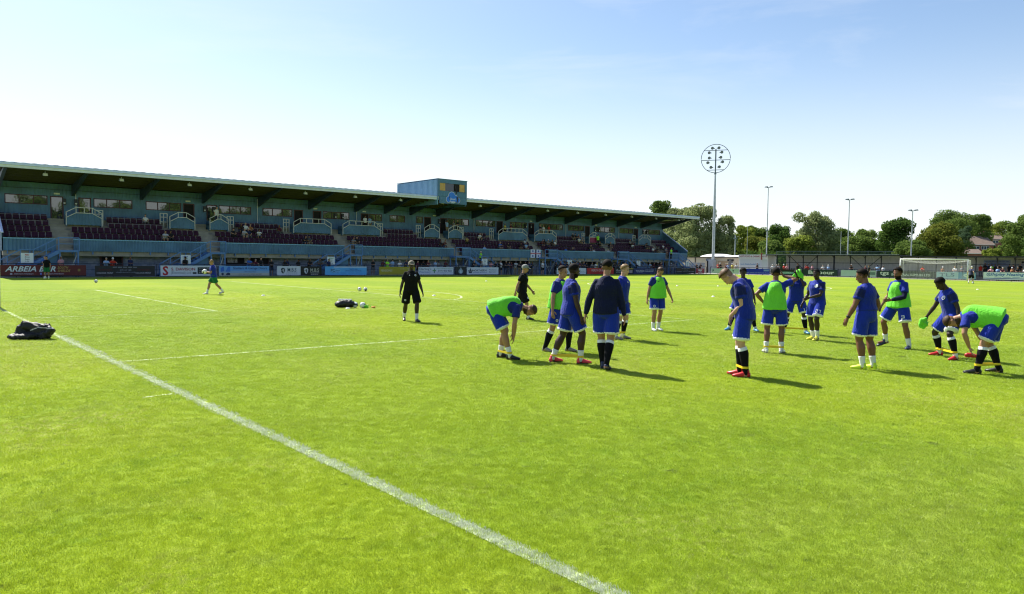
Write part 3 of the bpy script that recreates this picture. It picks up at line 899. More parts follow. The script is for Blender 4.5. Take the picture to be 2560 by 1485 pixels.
# press box on the roof
pbx0, pbx1, pby0, pby1 = 45.0, 49.08, 34.85, 43.5
pb = empty('press_box', (pbx0, pby0, 8.15), label='blue clad press box standing on the grandstand roof', cat='press box')
def pp(o): o.matrix_parent_inverse = Matrix.Translation((-pbx0, -pby0, -8.15)); return o
b = MB(); b.box(pbx0 + .12, pbx1 - .12, pby0 + .14, pby1 - .12, 8.9, 10.78); pp(b.build('core', M_TEAL, pb))
b = MB(); corrugated(b, pbx0, pbx1, 8.95, 9.58, pby0, .2, .02); b.box(pbx0, pbx1, pby0 + .03, pby0 + .12, 8.95, 9.58)
b.box(pbx0, pbx1, pby0, pby0 + .12, 10.45, 10.87); b.box(pbx0, pbx0 + .25, pby0, pby0 + .12, 9.582, 10.448); b.box(pbx1 - .3, pbx1, pby0, pby0 + .12, 9.582, 10.448)
pp(b.build('front_wall', M_TEAL, pb))
b = MB(); corrugated(b, pbx0 + .22, pbx1 - .02, 8.16, 8.93, pby0 + .01, .2, .02); b.box(pbx0 + .22, pbx1 - .02, pby0 + .04, pby0 + .12, 8.16, 8.93); pp(b.build('front_apron', M_TEAL, pb))
b = MB(); k = 34
for i in range(k):
    y = pby0 + .13 + (pby1 - pby0 - .13) * i / k; w = (pby1 - pby0 - .13) / k
    b.box(pbx0 - .03, pbx0 + .0, y, y + w * .4, zr(y) + .05, 10.83)
b.box(pbx0 + .002, pbx0 + .1, pby0 + .13, pby1, 8.0, 10.83); pp(b.build('side_wall', mat('blue_cladding_lit', (0.17, 0.33, 0.47), .45, var=.08), pb))  # same cladding made paler: the light this side catches is in its colour
b = MB(); b.box(pbx1 - .1, pbx1 - .002, pby0 + .13, pby1, 8.0, 10.83); pp(b.build('side_wall', M_TEAL, pb))
b = MB(); b.box(pbx0 - .05, pbx1 + .05, pby0 - .04, pby1, 10.875, 10.93); pp(b.build('roof', M_TEAL, pb))
for a, c, m_ in ((.25, 1.02, M_PLY), (3.02, 3.76, M_PLY)):
    b = MB(); b.box(pbx0 + a + .01, pbx0 + c, pby0 + .04, pby0 + .07, 9.6, 10.44); pp(b.build('window_board', m_, pb))
b = MB(); b.box(pbx0 + 1.03, pbx0 + 2.22, pby0 + .05, pby0 + .065, 9.6, 10.44); pp(b.build('window_pane', mat('tinted_pane', (.09, .09, .14), .15), pb))
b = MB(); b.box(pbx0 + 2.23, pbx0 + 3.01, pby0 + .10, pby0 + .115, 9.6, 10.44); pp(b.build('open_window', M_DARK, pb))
b = MB(); b.bar((pbx0 + 2.35, pby0 + .0, 10.3), (pbx0 + 2.55, pby0 - .02, 9.35), .09); b.bar((pbx0 + 2.6, pby0 + .02, 9.6), (pbx0 + 2.55, pby0, 9.45), .12); pp(b.build('camera_bracket', M_BLACK, pb))
# cloud shaped sign
cs = empty('cloud_sign', (47.1, pby0 - .03, 8.2), label='blue cloud-shaped arena sign with white edge, under the press box window', cat='sign')
def cloud(sc):
    pts = []
    for (cx_, cz_, r_, a0, a1) in ((.40, .42, .37, 160, 275), (.62, .98, .46, 165, 15), (1.40, .78, .30, 110, 15), (1.72, .38, .24, 60, -90)):
        pass
    circ = [(.36, .40, .34), (.78, .82, .44), (1.25, .55, .38), (1.62, .36, .30), (.9, .38, .36)]
    cxm, czm = .95, .5
    for i in range(72):
        a = 2 * math.pi * i / 72; d = 0
        dx, dz = math.cos(a), math.sin(a)
        for (cx_, cz_, r_) in circ:
            ox, oz = cxm - cx_, czm - cz_
            bq = ox * dx + oz * dz; cq = ox * ox + oz * oz - r_ * r_
            if bq * bq - cq > 0: d = max(d, -bq + math.sqrt(bq * bq - cq))
        d += sc
        pts.append((cxm + d * dx, max(czm + d * dz, .06 - sc)))
    return pts
def flat(name, pts, y, mtl, parent, x_off, z_off, inv, th=.02):
    b = MB(); n = len(pts)
    v = [(x_off + p[0], y, z_off + p[1]) for p in pts] + [(x_off + p[0], y + th, z_off + p[1]) for p in pts]
    b.add(v, [tuple(range(n)), tuple(range(2 * n - 1, n - 1, -1))] + [(i, n + i, n + (i + 1) % n, (i + 1) % n) for i in range(n)])
    o = b.build(name, mtl, parent); o.matrix_parent_inverse = inv; return o
ci = Matrix.Translation((-47.1, -(pby0 - .03), -8.2))
flat('cloud_edge', cloud(.05), pby0 - .035, M_WHITE, cs, 46.12, 8.24, ci)
flat('cloud_panel', cloud(0), pby0 - .06, mat('cloud_blue', (.02, .17, .72), .4), cs, 46.12, 8.24, ci)
for s, x, z, h in (('Cloud', 46.98, 8.72, .24), ('Arena', 46.95, 8.42, .24)):
    o = text('lettering', s, cs, None, (x, pby0 - .062, z), (1, 0, 0), (0, 0, 1), h, None, ink(WHITE_I), 0, .015); o.matrix_parent_inverse = ci
o = text('lettering', '1', cs, None, (46.55, pby0 - .062, 8.80), (1, 0, 0), (0, 0, 1), .40, None, ink((.02, .03, .12)), 0, .02); o.matrix_parent_inverse = ci
sil = [(-.02, 0), (.06, .0), (.10, .30), (.15, .0), (.23, 0), (.20, .42), (.26, .62), (.22, .80), (.17, .84), (.18, .95), (.10, 1.0), (.03, .94), (.05, .84), (-.02, .78), (-.10, .95), (-.14, .93), (-.06, .66), (.0, .45)]
flat('figure_silhouette', [(p[0] * .8, p[1] * .72) for p in sil], pby0 - .08, mat('figure_dark', (.03, .03, .05), .5), cs, 47.60, 8.34, ci, .015)

# ------------------------------------------------------------------ perimeter rail and advertising boards
YBD = 34.40
def rail_fence(name, label, p0, p1, step=2.0, h=1.10, mtl=M_NAVY, infill=False):
    p0, p1 = Vector(p0), Vector(p1); d = (p1 - p0); n = int(d.length / step)
    t = empty(name, p0, label=label, cat='railing'); inv = Matrix.Translation(-p0)
    for z, w in ((h, .06), (h * .55, .04)):
        b = MB(); b.bar(p0 + Vector((0, 0, z)), p1 + Vector((0, 0, z)), w); b.build('rail', mtl, t).matrix_parent_inverse = inv
    b = MB(); b.bar((0, 0, 0), (0, 0, h), .06); me = b.mesh('post'); me.materials.append(mtl)
    for i in range(n + 1):
        o = bpy.data.objects.new('post', me); COL.objects.link(o); o.parent = t; o.location = d * (i / n)
    return t
rail_fence('perimeter_rail', 'navy steel rail behind the boards in front of the grandstand', (3.0, 34.62, 0), (96.6, 34.62, 0))
rail_fence('perimeter_rail', 'dark steel rail behind the boards at the far goal end', (97.25, 34.3, 0), (97.25, -16, 0), 2.2)

B = Board('advertising_board', 'maroon ARBEIA BAR board at the left end with gold lettering', 'advertising board', 'Y', 2.6, 9.8, .08, .98, YBD, (.11, .012, .018), group='advertising boards along the grandstand touchline')
G1 = 'advertising boards along the grandstand touchline'; G2 = 'advertising boards at the far goal end'
B.t('ARBEIA BAR', .468, .66, .46, .468, (.62, .70, .74), .30, .03); B.t('SOUTH', .772, .78, .22, .105, (.38, .27, .08), .25, .02); B.t('SHIELDS', .782, .50, .22, .125, (.38, .27, .08), .25, .02)
B.rect(.280, .300, .16, .30, (.40, .40, .50), 'camera_icon'); B.t('ARBEIASOUTHSHIELDS', .403, .23, .11, .18, (.5, .5, .6)); B.rect(.553, .571, .14, .32, (.05, .10, .5), 'letter_icon'); B.t('ARBEIASOUTHSHIELDS', .683, .23, .11, .19, (.5, .5, .6))
B.t('f', .562, .23, .14, None, WHITE_I); B.disc(.93, .55, .16, (.16, .05, .03), 'faded_crest'); B.disc(.93, .55, .09, (.30, .22, .06), 'faded_crest', .006)
B.rect(0, 1, 0, .10, (.02, .008, .012), 'lower_band')
def colour_print(a, c, lab):
    B = Board('advertising_board', lab, 'advertising board', 'Y', a, c, .08, .95, YBD, (.016, .016, .024), group=G1)
    for u in (.16, .80):
        B.t('COLOUR PRINT', u, .30, .15, .27, (.42, .42, .50), 0, .01); B.t('Sovereign', u, .60, .26, .22, (.10, .012, .015), .35)
    B.bars(.50, .86, .42, .05, 5, (.35, .35, .42), .22); B.t('0191 417 1881', .50, .58, .13, .19, (.30, .32, .42)); B.t('sales@colourprint.co.uk', .50, .36, .12, .32, (.30, .32, .42))
colour_print(10.44, 15.03, 'black colour print board with faded red script, left of the electrical board')
B = Board('advertising_board', 'white S. DAVISON electrical board with a big red S', 'advertising board', 'Y', 15.5, 20.2, .07, .98, YBD, (.62, .66, .72), group=G1)
B.t('S', .085, .5, .86, .10, RED_I, 0, .04); B.t('S. DAVISON', .40, .66, .28, .43, (.32, .02, .04), 0, .03); B.t('(Electrical) Ltd', .36, .28, .25, .36, (.16, .17, .22)); B.rect(.57, .64, .18, .36, (.03, .03, .04)); B.rect(.66, .97, .18, .84, (.02, .025, .03), 'black_panel')
for v, s in ((.70, 'Tel: 0191 455 3011'), (.50, 'Industrial, Commercial'), (.31, '& Domestic')): B.t(s, .815, v, .11, .26, (.42, .44, .46))
B = Board('advertising_board', 'sky-blue shutters and garage doors board fading to cream below', 'advertising board', 'Y', 20.5, 25.2, .07, .97, YBD, (.14, .36, .70), group=G1)
B.rect(0, 1, 0, .28, (.42, .44, .40), 'cream_band', .002); B.rect(0, 1, .28, .48, (.24, .40, .60), 'fade_band', .002)
B.t('Shutters & Garage Doors', .61, .74, .26, .68, (.025, .045, .17), 0, .02); B.t('24hr CALL OUT', .61, .41, .16, .23, (.05, .09, .3)); B.t('0191 416 1213 • 07801 602 387', .61, .14, .17, .46, (.12, .12, .16))
B.poly([(.03, .80), (.09, .92), (.10, .45), (.03, .38)], (.03, .14, .55)); B.poly([(.12, .40), (.17, .92), (.215, .92), (.215, .40)], (.05, .18, .6)); B.poly([(.13, .06), (.215, .06), (.21, .26), (.17, .32), (.135, .2)], (.02, .03, .08)); B.disc(.065, .17, .13, (.02, .03, .08))
def lionhead(B, u, v, s, col, c2):
    k = B.h / B.w
    sh = [(-.30, .42), (-.10, .50), (.22, .46), (.36, .25), (.33, -.10), (.18, -.38), (.0, -.52), (-.22, -.36), (-.38, -.08), (-.28, .0), (-.40, .22)]
    B.poly([(u + p[0] * s * k, v + p[1] * s) for p in sh], col, 'lion_emblem')
    sh2 = [(.0, .34), (.22, .20), (.14, -.02), (.20, -.2), (.04, -.36), (-.04, -.1), (-.16, .12)]
    B.poly([(u + p[0] * s * k, v + p[1] * s) for p in sh2], c2, 'lion_face', .007)
B = Board('advertising_board', 'white M.B.S board with a dark lion head emblem', 'advertising board', 'Y', 25.98, 28.36, .08, .97, YBD, (.60, .64, .70), group=G1)
lionhead(B, .25, .50, .62, (.03, .04, .05), (.45, .48, .5)); B.t('M.B.S', .63, .60, .42, .38, (.04, .08, .12), 0, .02); B.t('MOORE BUILDING SERVICES', .62, .27, .08, .44, GREY_I); B.bars(.62, .13, .5, .05, 6, GREY_I, .2)
B = Board('advertising_board', 'black M.B.S board with a white lion head emblem', 'advertising board', 'Y', 28.40, 30.60, .06, .95, YBD, (.010, .010, .012), group=G1)
lionhead(B, .25, .50, .66, (.55, .58, .62), (.06, .07, .08)); B.t('M.B.S', .66, .58, .40, .42, (.50, .50, .40), 0, .02); B.t('MOORE BUILDING SERVICES', .66, .28, .08, .46, WHITE_I); B.bars(.66, .13, .36, .05, 4, WHITE_I, .2)
B = Board('advertising_board', 'bright sky-blue carpet and upholstery cleaning board', 'advertising board', 'Y', 30.98, 35.68, .09, .95, YBD, (.10, .40, .80), group=G1)
B.rect(.2, 1, .86, 1, (.45, .60, .75), 'cloud_band'); B.disc(.24, .50, .30, (.16, .46, .80), 'pale_oval', rx=.13); B.t('PC', .18, .55, .34, .10, (.02, .04, .10), 0, .03); B.t('LEAN', .29, .52, .18, .12, (.03, .10, .25)); B.t('SERVICES', .23, .32, .10, .16, (.05, .1, .3)); B.t('CARPET AND', .67, .69, .15, .21, (.03, .10, .40)); B.t('UPHOLSTERY SERVICES', .67, .49, .16, .40, (.03, .10, .40)); B.bars(.55, .22, .74, .04, 4, (.03, .10, .40), .25)
B = Board('advertising_board', 'olive-yellow PENSIONS? board left of the white pharmacy board', 'advertising board', 'Y', 37.2, 41.7, .09, .94, YBD, (.36, .31, .02), group=G1)
B.t('PENSIONS?', .20, .52, .26, .31, (.62, .60, .40), 0, .02); B.rect(.0, 1, .0, .05, (.42, .38, .08)); B.t('0191 427', .72, .72, .2, .28, (.5, .48, .25)); B.bars(.45, .10, .6, .05, 3, (.20, .18, .04), .2)
B = Board('advertising_board', "white Darling's Pharmacy board with a green cross", 'advertising board', 'Y', 42.15, 46.9, .09, .93, YBD, (.60, .66, .74), group=G1)
B.t("Darling's", .19, .70, .30, .33, (.06, .07, .16)); B.t('Pharmacy', .18, .30, .28, .32, (.12, .22, .5)); B.rect(.43, .455, .18, .80, (.02, .12, .10), 'green_cross'); B.rect(.395, .49, .44, .58, (.12, .35, .12), 'green_cross', .005); B.t('Free Prescription Delivery', .75, .82, .13, .46, (.06, .25, .15)); B.t('0191 455 4551', .75, .50, .25, .40, (.03, .05, .18), 0, .02); B.t('www.darlingspharmacy.co.uk', .75, .22, .11, .46, (.08, .12, .4))
B = Board('advertising_board', 'black panel with a pale water-drop emblem', 'advertising board', 'Y', 47.2, 48.7, .05, 1.0, YBD, (.012, .016, .024), group=G1)
B.poly([(.5, .92), (.58, .70), (.72, .48), (.72, .30), (.60, .14), (.5, .10), (.40, .14), (.28, .30), (.28, .48), (.42, .70)], (.28, .36, .42), 'drop_emblem'); B.poly([(.45, .55), (.55, .55), (.6, .25), (.5, .17), (.4, .25)], (.5, .6, .68), 'drop_highlight', .007)
B = Board('advertising_board', 'white NORTHERN switchgear and controls board with crown emblem', 'advertising board', 'Y', 48.85, 53.6, .08, .91, YBD, (.60, .66, .74), group=G1)
B.t('NORTHERN', .39, .56, .27, .44, (.04, .05, .09), 0, .02); B.t('Switchgear & Controls', .40, .27, .15, .44, (.04, .08, .35)); B.t('Academy', .81, .62, .20, .25, (.05, .07, .2)); B.t('Sponsor', .81, .33, .20, .24, (.05, .07, .2)); B.rect(.055, .155, .18, .40, (.04, .05, .09), 'crown_emblem'); B.poly([(.045, .42), (.165, .42), (.175, .62), (.135, .52), (.115, .80), (.09, .80), (.075, .52), (.035, .62)], (.04, .05, .09), 'crown_emblem'); B.disc(.105, .86, .05, (.04, .05, .09), 'crown_emblem')
B = Board('advertising_board', 'plain pale grey board just left of the red wealth board', 'advertising board', 'Y', 63.4, 68.85, .06, .86, YBD, (.62, .68, .72), group=G1)
B.t('www.palecare.co.uk', .82, .30, .10, .28, (.3, .34, .42)); B.bars(.82, .45, .26, .06, 4, (.35, .40, .46), .2)
B = Board('advertising_board', 'red WEALTH OF ADVICE board', 'advertising board', 'Y', 69.05, 74.4, .06, .86, YBD, (.45, .02, .02), group=G1)
B.t('WEALTH OF ADVICE', .45, .62, .42, .60, (.72, .62, .60), 0, .0); B.bars(.4, .2, .5, .07, 4, (.3, .02, .02), .2)
B = Board('advertising_board', 'black board with pale handwritten script', 'advertising board', 'Y', 74.55, 76.75, .06, .86, YBD, (.010, .010, .012), group=G1)
B.t('Rollin', .5, .60, .36, .7, (.55, .55, .56), .3); B.bars(.5, .25, .7, .07, 5, (.4, .4, .4), .2)
B = Board('advertising_board', 'black board with a yellow stripe across its top', 'advertising board', 'Y', 76.9, 78.55, .06, .86, YBD, (.012, .011, .010), group=G1)
B.rect(0, 1, .82, .95, (.50, .36, .03), 'yellow_stripe'); B.t('K', .3, .40, .5, .3, (.55, .55, .55), 0, .05); B.rect(.5, .9, .15, .65, (.35, .3, .32), 'pale_patch')
B = Board('advertising_board', 'navy YOUNGS board with white phone number', 'advertising board', 'Y', 78.65, 83.3, .06, .85, YBD, (.018, .03, .12), group=G1)
B.t('YOUNGS', .30, .52, .32, .42, (.55, .56, .60), 0, .03); B.t('0191 214 5353', .76, .66, .24, .40, (.50, .52, .58), 0, .01); B.bars(.76, .38, .40, .09, 5, (.45, .48, .55), .12); B.bars(.3, .2, .3, .05, 3, (.3, .32, .4), .2)
colour_print(88.5, 93.4, 'black colour print board at the far right end, beside the small red board')
B = Board('advertising_board', 'small red board with white emblem at the corner of the pitch', 'advertising board', 'Y', 93.6, 95.75, .06, .82, YBD, (.36, .03, .07), group=G1)
B.poly([(.25, .2), (.75, .2), (.75, .32), (.25, .32)], (.7, .62, .62)); B.poly([(.30, .50), (.70, .50), (.78, .82), (.22, .82)], (.7, .62, .62)); B.rect(.46, .54, .3, .6, (.7, .62, .62), 'emblem')

# far goal end
XB = 97.0
B = Board('advertising_board', 'pale mint board with dark letters below the cream clubhouse', 'advertising board', 'X', 34.0, 29.0, .10, .88, XB, (.50, .66, .60), group=G2)
for s, u in (('P', .08), ('E', .38), ('S', .62), ('Y', .80)): B.t(s, u, .52, .46, None, (.02, .04, .08), 0, .05)
B.bars(.5, .15, .8, .06, 6, (.2, .35, .3), .3)
B = Board('advertising_board', 'royal blue board in front of the hot food kiosk', 'advertising board', 'X', 28.6, 23.9, .12, .93, XB, (.010, .030, .42), group=G2)
B.t('Sustainable mobility with Newcastle Group', .52, .25, .17, .93, (.35, .42, .75)); B.rect(.80, .99, .58, .88, (.16, .28, .62), 'pale_block'); B.t('citylink', .12, .78, .14, .2, (.3, .35, .65))
B = Board('advertising_board', 'black board with green oval left of the white-lettered dark green board', 'advertising board', 'X', 23.6, 19.4, .15, .95, XB, (.012, .014, .015), group=G2)
B.disc(.60, .35, .22, (.12, .32, .28), 'green_oval', rx=.3); B.t('CUPRA', .6, .36, .22, .3, (.5, .6, .6)); B.poly([(.05, .1), (.12, .85), (.3, .8), (.22, .1)], (.30, .36, .38), 'pale_figure')
B = Board('advertising_board', 'dark green Barbour board with large white lettering', 'advertising board', 'X', 18.9, 13.7, .18, .98, XB, (.010, .035, .032), group=G2)
B.t('Barbour', .56, .52, .62, .72, (.62, .66, .64), 0, .035)
B = Board('advertising_board', 'pale grey-green board right of the dark green Barbour one', 'advertising board', 'X', 13.2, 8.5, .14, .98, XB, (.40, .52, .52), group=G2)
B.t('foxes', .62, .5, .4, .22, (.08, .14, .18), .25); B.rect(.80, .98, .3, .75, (.14, .22, .22), 'dark_patch'); B.bars(.62, .18, .4, .06, 4, (.15, .22, .25), .2)
B = Board('advertising_board', 'very dark green tgs INDUSTRIAL SUPPLIES LTD board behind the far goal', 'advertising board', 'X', 8.35, 1.3, .14, 1.0, XB, (.012, .034, .038), group=G2)
B.t('tgs', .13, .52, .60, .16, (.66, .70, .70), 0, .02); B.t('INDUSTRIAL SUPPLIES LTD', .59, .45, .34, .66, (.55, .62, .64), 0, .03)
B = Board('advertising_board', 'pale blue TLS board behind the right half of the far goal', 'advertising board', 'X', 1.15, -1.7, .16, .98, XB, (.36, .52, .66), group=G2)
B.t('TLS', .42, .58, .52, .60, (.10, .18, .34), 0, .02); B.rect(.86, 1, 0, 1, (.12, .30, .52), 'blue_edge')
B = Board('advertising_board', 'mid blue board with white fish-like emblem at the right goalpost', 'advertising board', 'X', -1.75, -3.2, .16, .96, XB, (.16, .32, .46), group=G2)
B.disc(.5, .55, .32, (.55, .66, .68), 'oval_emblem', rx=.42); B.poly([(.2, .5), (.5, .72), (.8, .55), (.5, .45)], (.10, .25, .28), 'fish_emblem', .008)
B = Board('advertising_board', 'white Shipley Heating board at the right edge', 'advertising board', 'X', -4.0, -9.6, .20, 1.05, XB, (.62, .70, .78), group=G2)
B.t('Shipley Heating', .43, .66, .40, .62, (.02, .12, .42), .30, .03); B.rect(0, 1, .10, .20, (.05, .07, .32), 'navy_stripe'); B.bars(.45, .33, .5, .06, 3, (.2, .3, .5), .2)
for u in (.095, .80): B.disc(u, .66, .24, (.10, .20, .40), 'round_badge'); B.disc(u, .66, .15, (.5, .56, .62), 'round_badge', .007); B.disc(u, .66, .06, (.10, .20, .40), 'round_badge', .010)

# ------------------------------------------------------------------ covered terrace at the far end
XT, XTB = 100.0, 102.6
ter = empty('covered_terrace', (XT, 25, 0), label='low covered standing terrace with grey back wall behind the far goal', cat='terrace')
tinv = Matrix.Translation((-XT, -25, 0))
def tp(o): o.matrix_parent_inverse = tinv; return o
YA, YZ = 25.9, -20.0
def cladX(b, x, y0, y1, z0, z1, pitch=.3, d=.02):
    k = max(1, round(abs(y1 - y0) / pitch)); p = (y1 - y0) / k
    for i in range(k): b.box(x - d, x, y0 + i * p, y0 + (i + .5) * p, z0, z1)
    b.box(x, x + .05, y0, y1, z0, z1)
ys = [24.4, 22.38, 20.25, 18.12, 15.64, 13.31, 11.27, 9.13, 6.5, 4.47, 2.26, -.06, -2.25, -4.57, -6.4, -8.7, -11, -13.3, -15.6, -17.9, YZ]
for i, (a, c) in enumerate(zip(ys, ys[1:])):
    b = MB(); cladX(b, XTB, c + .01, a - .01, 0, 2.98 if i < 8 else 2.84); tp(b.build('wall_panel', M_WALLG, ter))
b = MB(); b.box(XT - .6, XTB + .3, 6.53, YA, 3.02, 3.10); b.box(XT - .66, XT - .605, 6.53, YA, 2.96, 3.15); tp(b.build('roof', M_BLACK, ter))
b = MB(); b.box(XT - .6, XTB + .3, YZ, 6.5, 2.88, 2.96); b.box(XT - .66, XT - .605, YZ, 6.5, 2.80, 2.98); tp(b.build('roof', M_BLACK, ter))
b = MB(); b.box(XT - .68, XT - .662, 6.6, YA, 3.10, 3.145); tp(b.build('roof_edge', M_GALV, ter))
M_TP = mat('terrace_post', (.02, .022, .03), .5)
for i, y in enumerate(ys[:-1]):
    b = MB(); w = .10 if i not in (4, 8) else .17; top = 3.01 if y > 6.4 else 2.87
    b.box(XT - w / 2, XT + w / 2, y - w / 2, y + w / 2, 0, top); b.bar((XT, y, top - .45), (XT - .55, y, top - .05), .06)
    tp(b.build('post', M_TP, ter))
for i in (1, 2, 5, 6):
    a, c = ys[i], ys[i + 1]
    up_ = i in (1, 5)
    b = MB(); b.bar((XT, a, 2.9 if up_ else 1.0), (XT, c, 1.0 if up_ else 2.9), .07); tp(b.build('brace', M_TP, ter))
    b = MB(); b.bar((XT + .08, a, 1.95 if up_ else 2.0), (XT + .08, c, 1.95), .05); tp(b.build('brace', M_TP, ter))
b = MB(); b.bar((XT + .06, YZ, 1.95), (XT + .06, 24.4, 1.95), .07); tp(b.build('rail', M_TP, ter))
for k in range(3):
    b = MB(); b.box(XT + .3 + k * .7, XTB - .03, YZ, 24.3, k * .18 + .002, (k + 1) * .18); tp(b.build('step', M_CONC, ter))
for y in (23.4, 19.2, 15.0, 10.4, 3.2, -3.4):
    b = MB(); b.box(XT - .25, XT - .15, y - .25, y + .25, (2.97 if y > 6 else 2.81), (3.015 if y > 6 else 2.87)); tp(b.build('strip_light', M_WHITE, ter))
M_BANN = [(.20, .24, .50), (.50, .50, .52), (.16, .20, .44)]
b_ = Board('wall_banner', 'lavender-blue banner on the terrace wall behind the red-shirted fan', 'banner', 'X', -2.3, -5.2, 1.75, 2.55, XTB - .03, (.24, .28, .50), .01)
b_.bars(.5, .75, .9, .12, 7, (.12, .15, .40), .15); b_.bars(.5, .45, .7, .1, 6, (.14, .17, .42), .15)
b_ = Board('wall_banner', 'pale banner with dark emblem on the terrace wall', 'banner', 'X', -5.4, -7.6, 1.75, 2.78, XTB - .03, (.42, .40, .40), .01)
b_.bars(.5, .85, .8, .12, 5, (.20, .16, .16), .15); b_.disc(.5, .50, .14, (.03, .03, .06)); b_.bars(.5, .2, .8, .12, 6, (.14, .15, .40), .15)
b_ = Board('wall_banner', 'blue banner on the terrace wall at the right edge', 'banner', 'X', -8.0, -10.6, 1.6, 2.6, XTB - .03, (.16, .20, .42), .01)
b_.bars(.5, .7, .8, .12, 5, (.4, .3, .3), .15)

# hot food kiosk
kx, ky0, ky1 = 100.0, 25.95, 30.9
kk = empty('food_kiosk', (kx, ky1, 0), label='white kiosk with red HOT FOOD & DRINKS lettering and closed shutter', cat='kiosk')
kinv = Matrix.Translation((-kx, -ky1, 0))
def kp(o): o.matrix_parent_inverse = kinv; return o
b = MB(); b.box(kx, kx + 2.4, ky0, ky1, .12, 2.55); kp(b.build('cabin', M_WHITE, kk))
b = MB(); b.box(kx - .12, kx + 2.45, ky0 - .05, ky1 + .05, 2.552, 3.1); kp(b.build('sign_band', M_WHITE, kk))
k = 14
for i in range(k):
    b = MB(); z = .95 + i * .105; b.box(kx - .035 - .012 * (i % 2), kx - .002, ky0 + 1.05, ky1 - .12, z, z + .10); kp(b.build('shutter_slat', mat('shutter_white', (.70, .72, .74), .4), kk))
b = MB(); b.box(kx - .03, kx - .002, ky0 + .12, ky0 + .92, .3, 2.35); kp(b.build('door', mat('door_pale', (.62, .66, .62), .4), kk))
b = MB(); b.bar((kx - .15, ky0 + .98, 2.3), (kx - .15, ky0 + .98, 3.35), .14); kp(b.build('flue_pipe', mat('dull_red', (.30, .06, .06), .5), kk))
o = text('lettering', 'HOT FOOD & DRINKS', kk, None, (kx - .13, ky0 + 3.0, 2.82), (0, -1, 0), (0, 0, 1), .27, 3.6, ink((.35, .02, .05)), 0, .03); o.matrix_parent_inverse = kinv
o = text('lettering', 'HOT FOOD', kk, None, (kx - .13, ky0 + .45, 2.82), (0, -1, 0), (0, 0, 1), .25, .75, ink((.35, .02, .05)), 0, .03); o.matrix_parent_inverse = kinv
o = text('lettering', 'South Shields Football Club', kk, None, (kx - .05, ky0 + 3.0, 1.62), (0, -1, 0), (0, 0, 1), .24, 3.3, ink((.16, .32, .52)), 0, .02); o.matrix_parent_inverse = kinv

# cream clubhouse and white canopy
ch = empty('clubhouse', (104, 34, 0), label='low cream clubhouse with dark eaves behind the tall floodlight', cat='building')
cinv = Matrix.Translation((-104, -34, 0))
def cp(o): o.matrix_parent_inverse = cinv; return o
b = MB(); b.box(104, 112, 33.6, 50, 0, 2.62); cp(b.build('wall', M_CREAM, ch))
b = MB(); b.box(103.75, 112.2, 33.4, 50.2, 2.622, 2.74); cp(b.build('roof', mat('dark_eaves', (.06, .05, .045), .7), ch))
b = MB(); b.bar((103.93, 41.95, 0.1), (103.93, 41.95, 2.6), .09); cp(b.build('downpipe', M_BLACK, ch))
b = MB(); b.box(103.96, 103.998, 38.5, 39.6, .05, 2.05); cp(b.build('door', M_DARK, ch))
b = MB(); b.box(103.95, 103.997, 34.6, 35.4, .05, 2.0); cp(b.build('door', mat('grey_door', (.20, .19, .19), .6), ch))
b = MB(); b.box(103.9, 103.99, 35.6, 37.4, 1.2, 2.05); cp(b.build('serving_hatch', mat('hatch_tan', (.42, .30, .18), .7), ch))
b_ = Board('club_sign', 'dark blue sign over the clubhouse doorway', 'sign', 'X', 39.7, 38.1, 2.05, 2.45, 103.9, (.05, .08, .16), .04); b_.t('BAR', .3, .5, .5, None, WHITE_I); b_.bars(.7, .5, .4, .3, 3, (.3, .45, .6))
b_ = Board('club_sign', 'small black sign over the clubhouse right-hand door', 'sign', 'X', 35.6, 34.4, 2.05, 2.35, 103.9, (.02, .02, .025), .04); b_.t('EXIT', .5, .5, .5, None, WHITE_I)
def canopy(y0, y1, x0, x1, z0, z1, lab):
    b = MB(); v, f = [], []; n, m_ = 24, 8
    for i in range(n + 1):
        for j in range(m_ + 1):
            u, w = i / n * 2 - 1, j / m_ * 2 - 1
            h = max(0, (1 - abs(u) ** 2.6)) ** .55 * max(0, 1 - abs(w) ** 3) ** .5
            v.append((x0 + (x1 - x0) * j / m_, y0 + (y1 - y0) * i / n, z0 + (z1 - z0) * h))
    for i in range(n):
        for j in range(m_):
            a = i * (m_ + 1) + j; f.append((a, a + 1, a + m_ + 2, a + m_ + 1))
    b.add(v, f); b.box(x0, x1, min(y0, y1), max(y0, y1), z0 - .12, z0 - .002)
    tag(b.build('canopy', M_WHITE, None, True), lab, 'canopy', 'white canopies on the clubhouse roof')
canopy(41.2, 36.6, 104.3, 108, 2.86, 3.28, 'higher white dome canopy behind the floodlight mast')
canopy(36.4, 33.7, 104.3, 108, 2.80, 3.06, 'lower white canopy next to the hot food kiosk')
b = MB(); b.box(101.2, 102.4, 38.9, 41.2, .05, 1.75); b.box(101.17, 101.2, 38.95, 40.0, .1, 1.7); b.box(101.17, 101.2, 40.06, 41.15, .1, 1.7)
tag(b.build('storage_cabinet', mat('cabinet_grey', (.30, .32, .34), .5, var=.1)), 'grey metal storage cabinet in front of the clubhouse', 'cabinet')

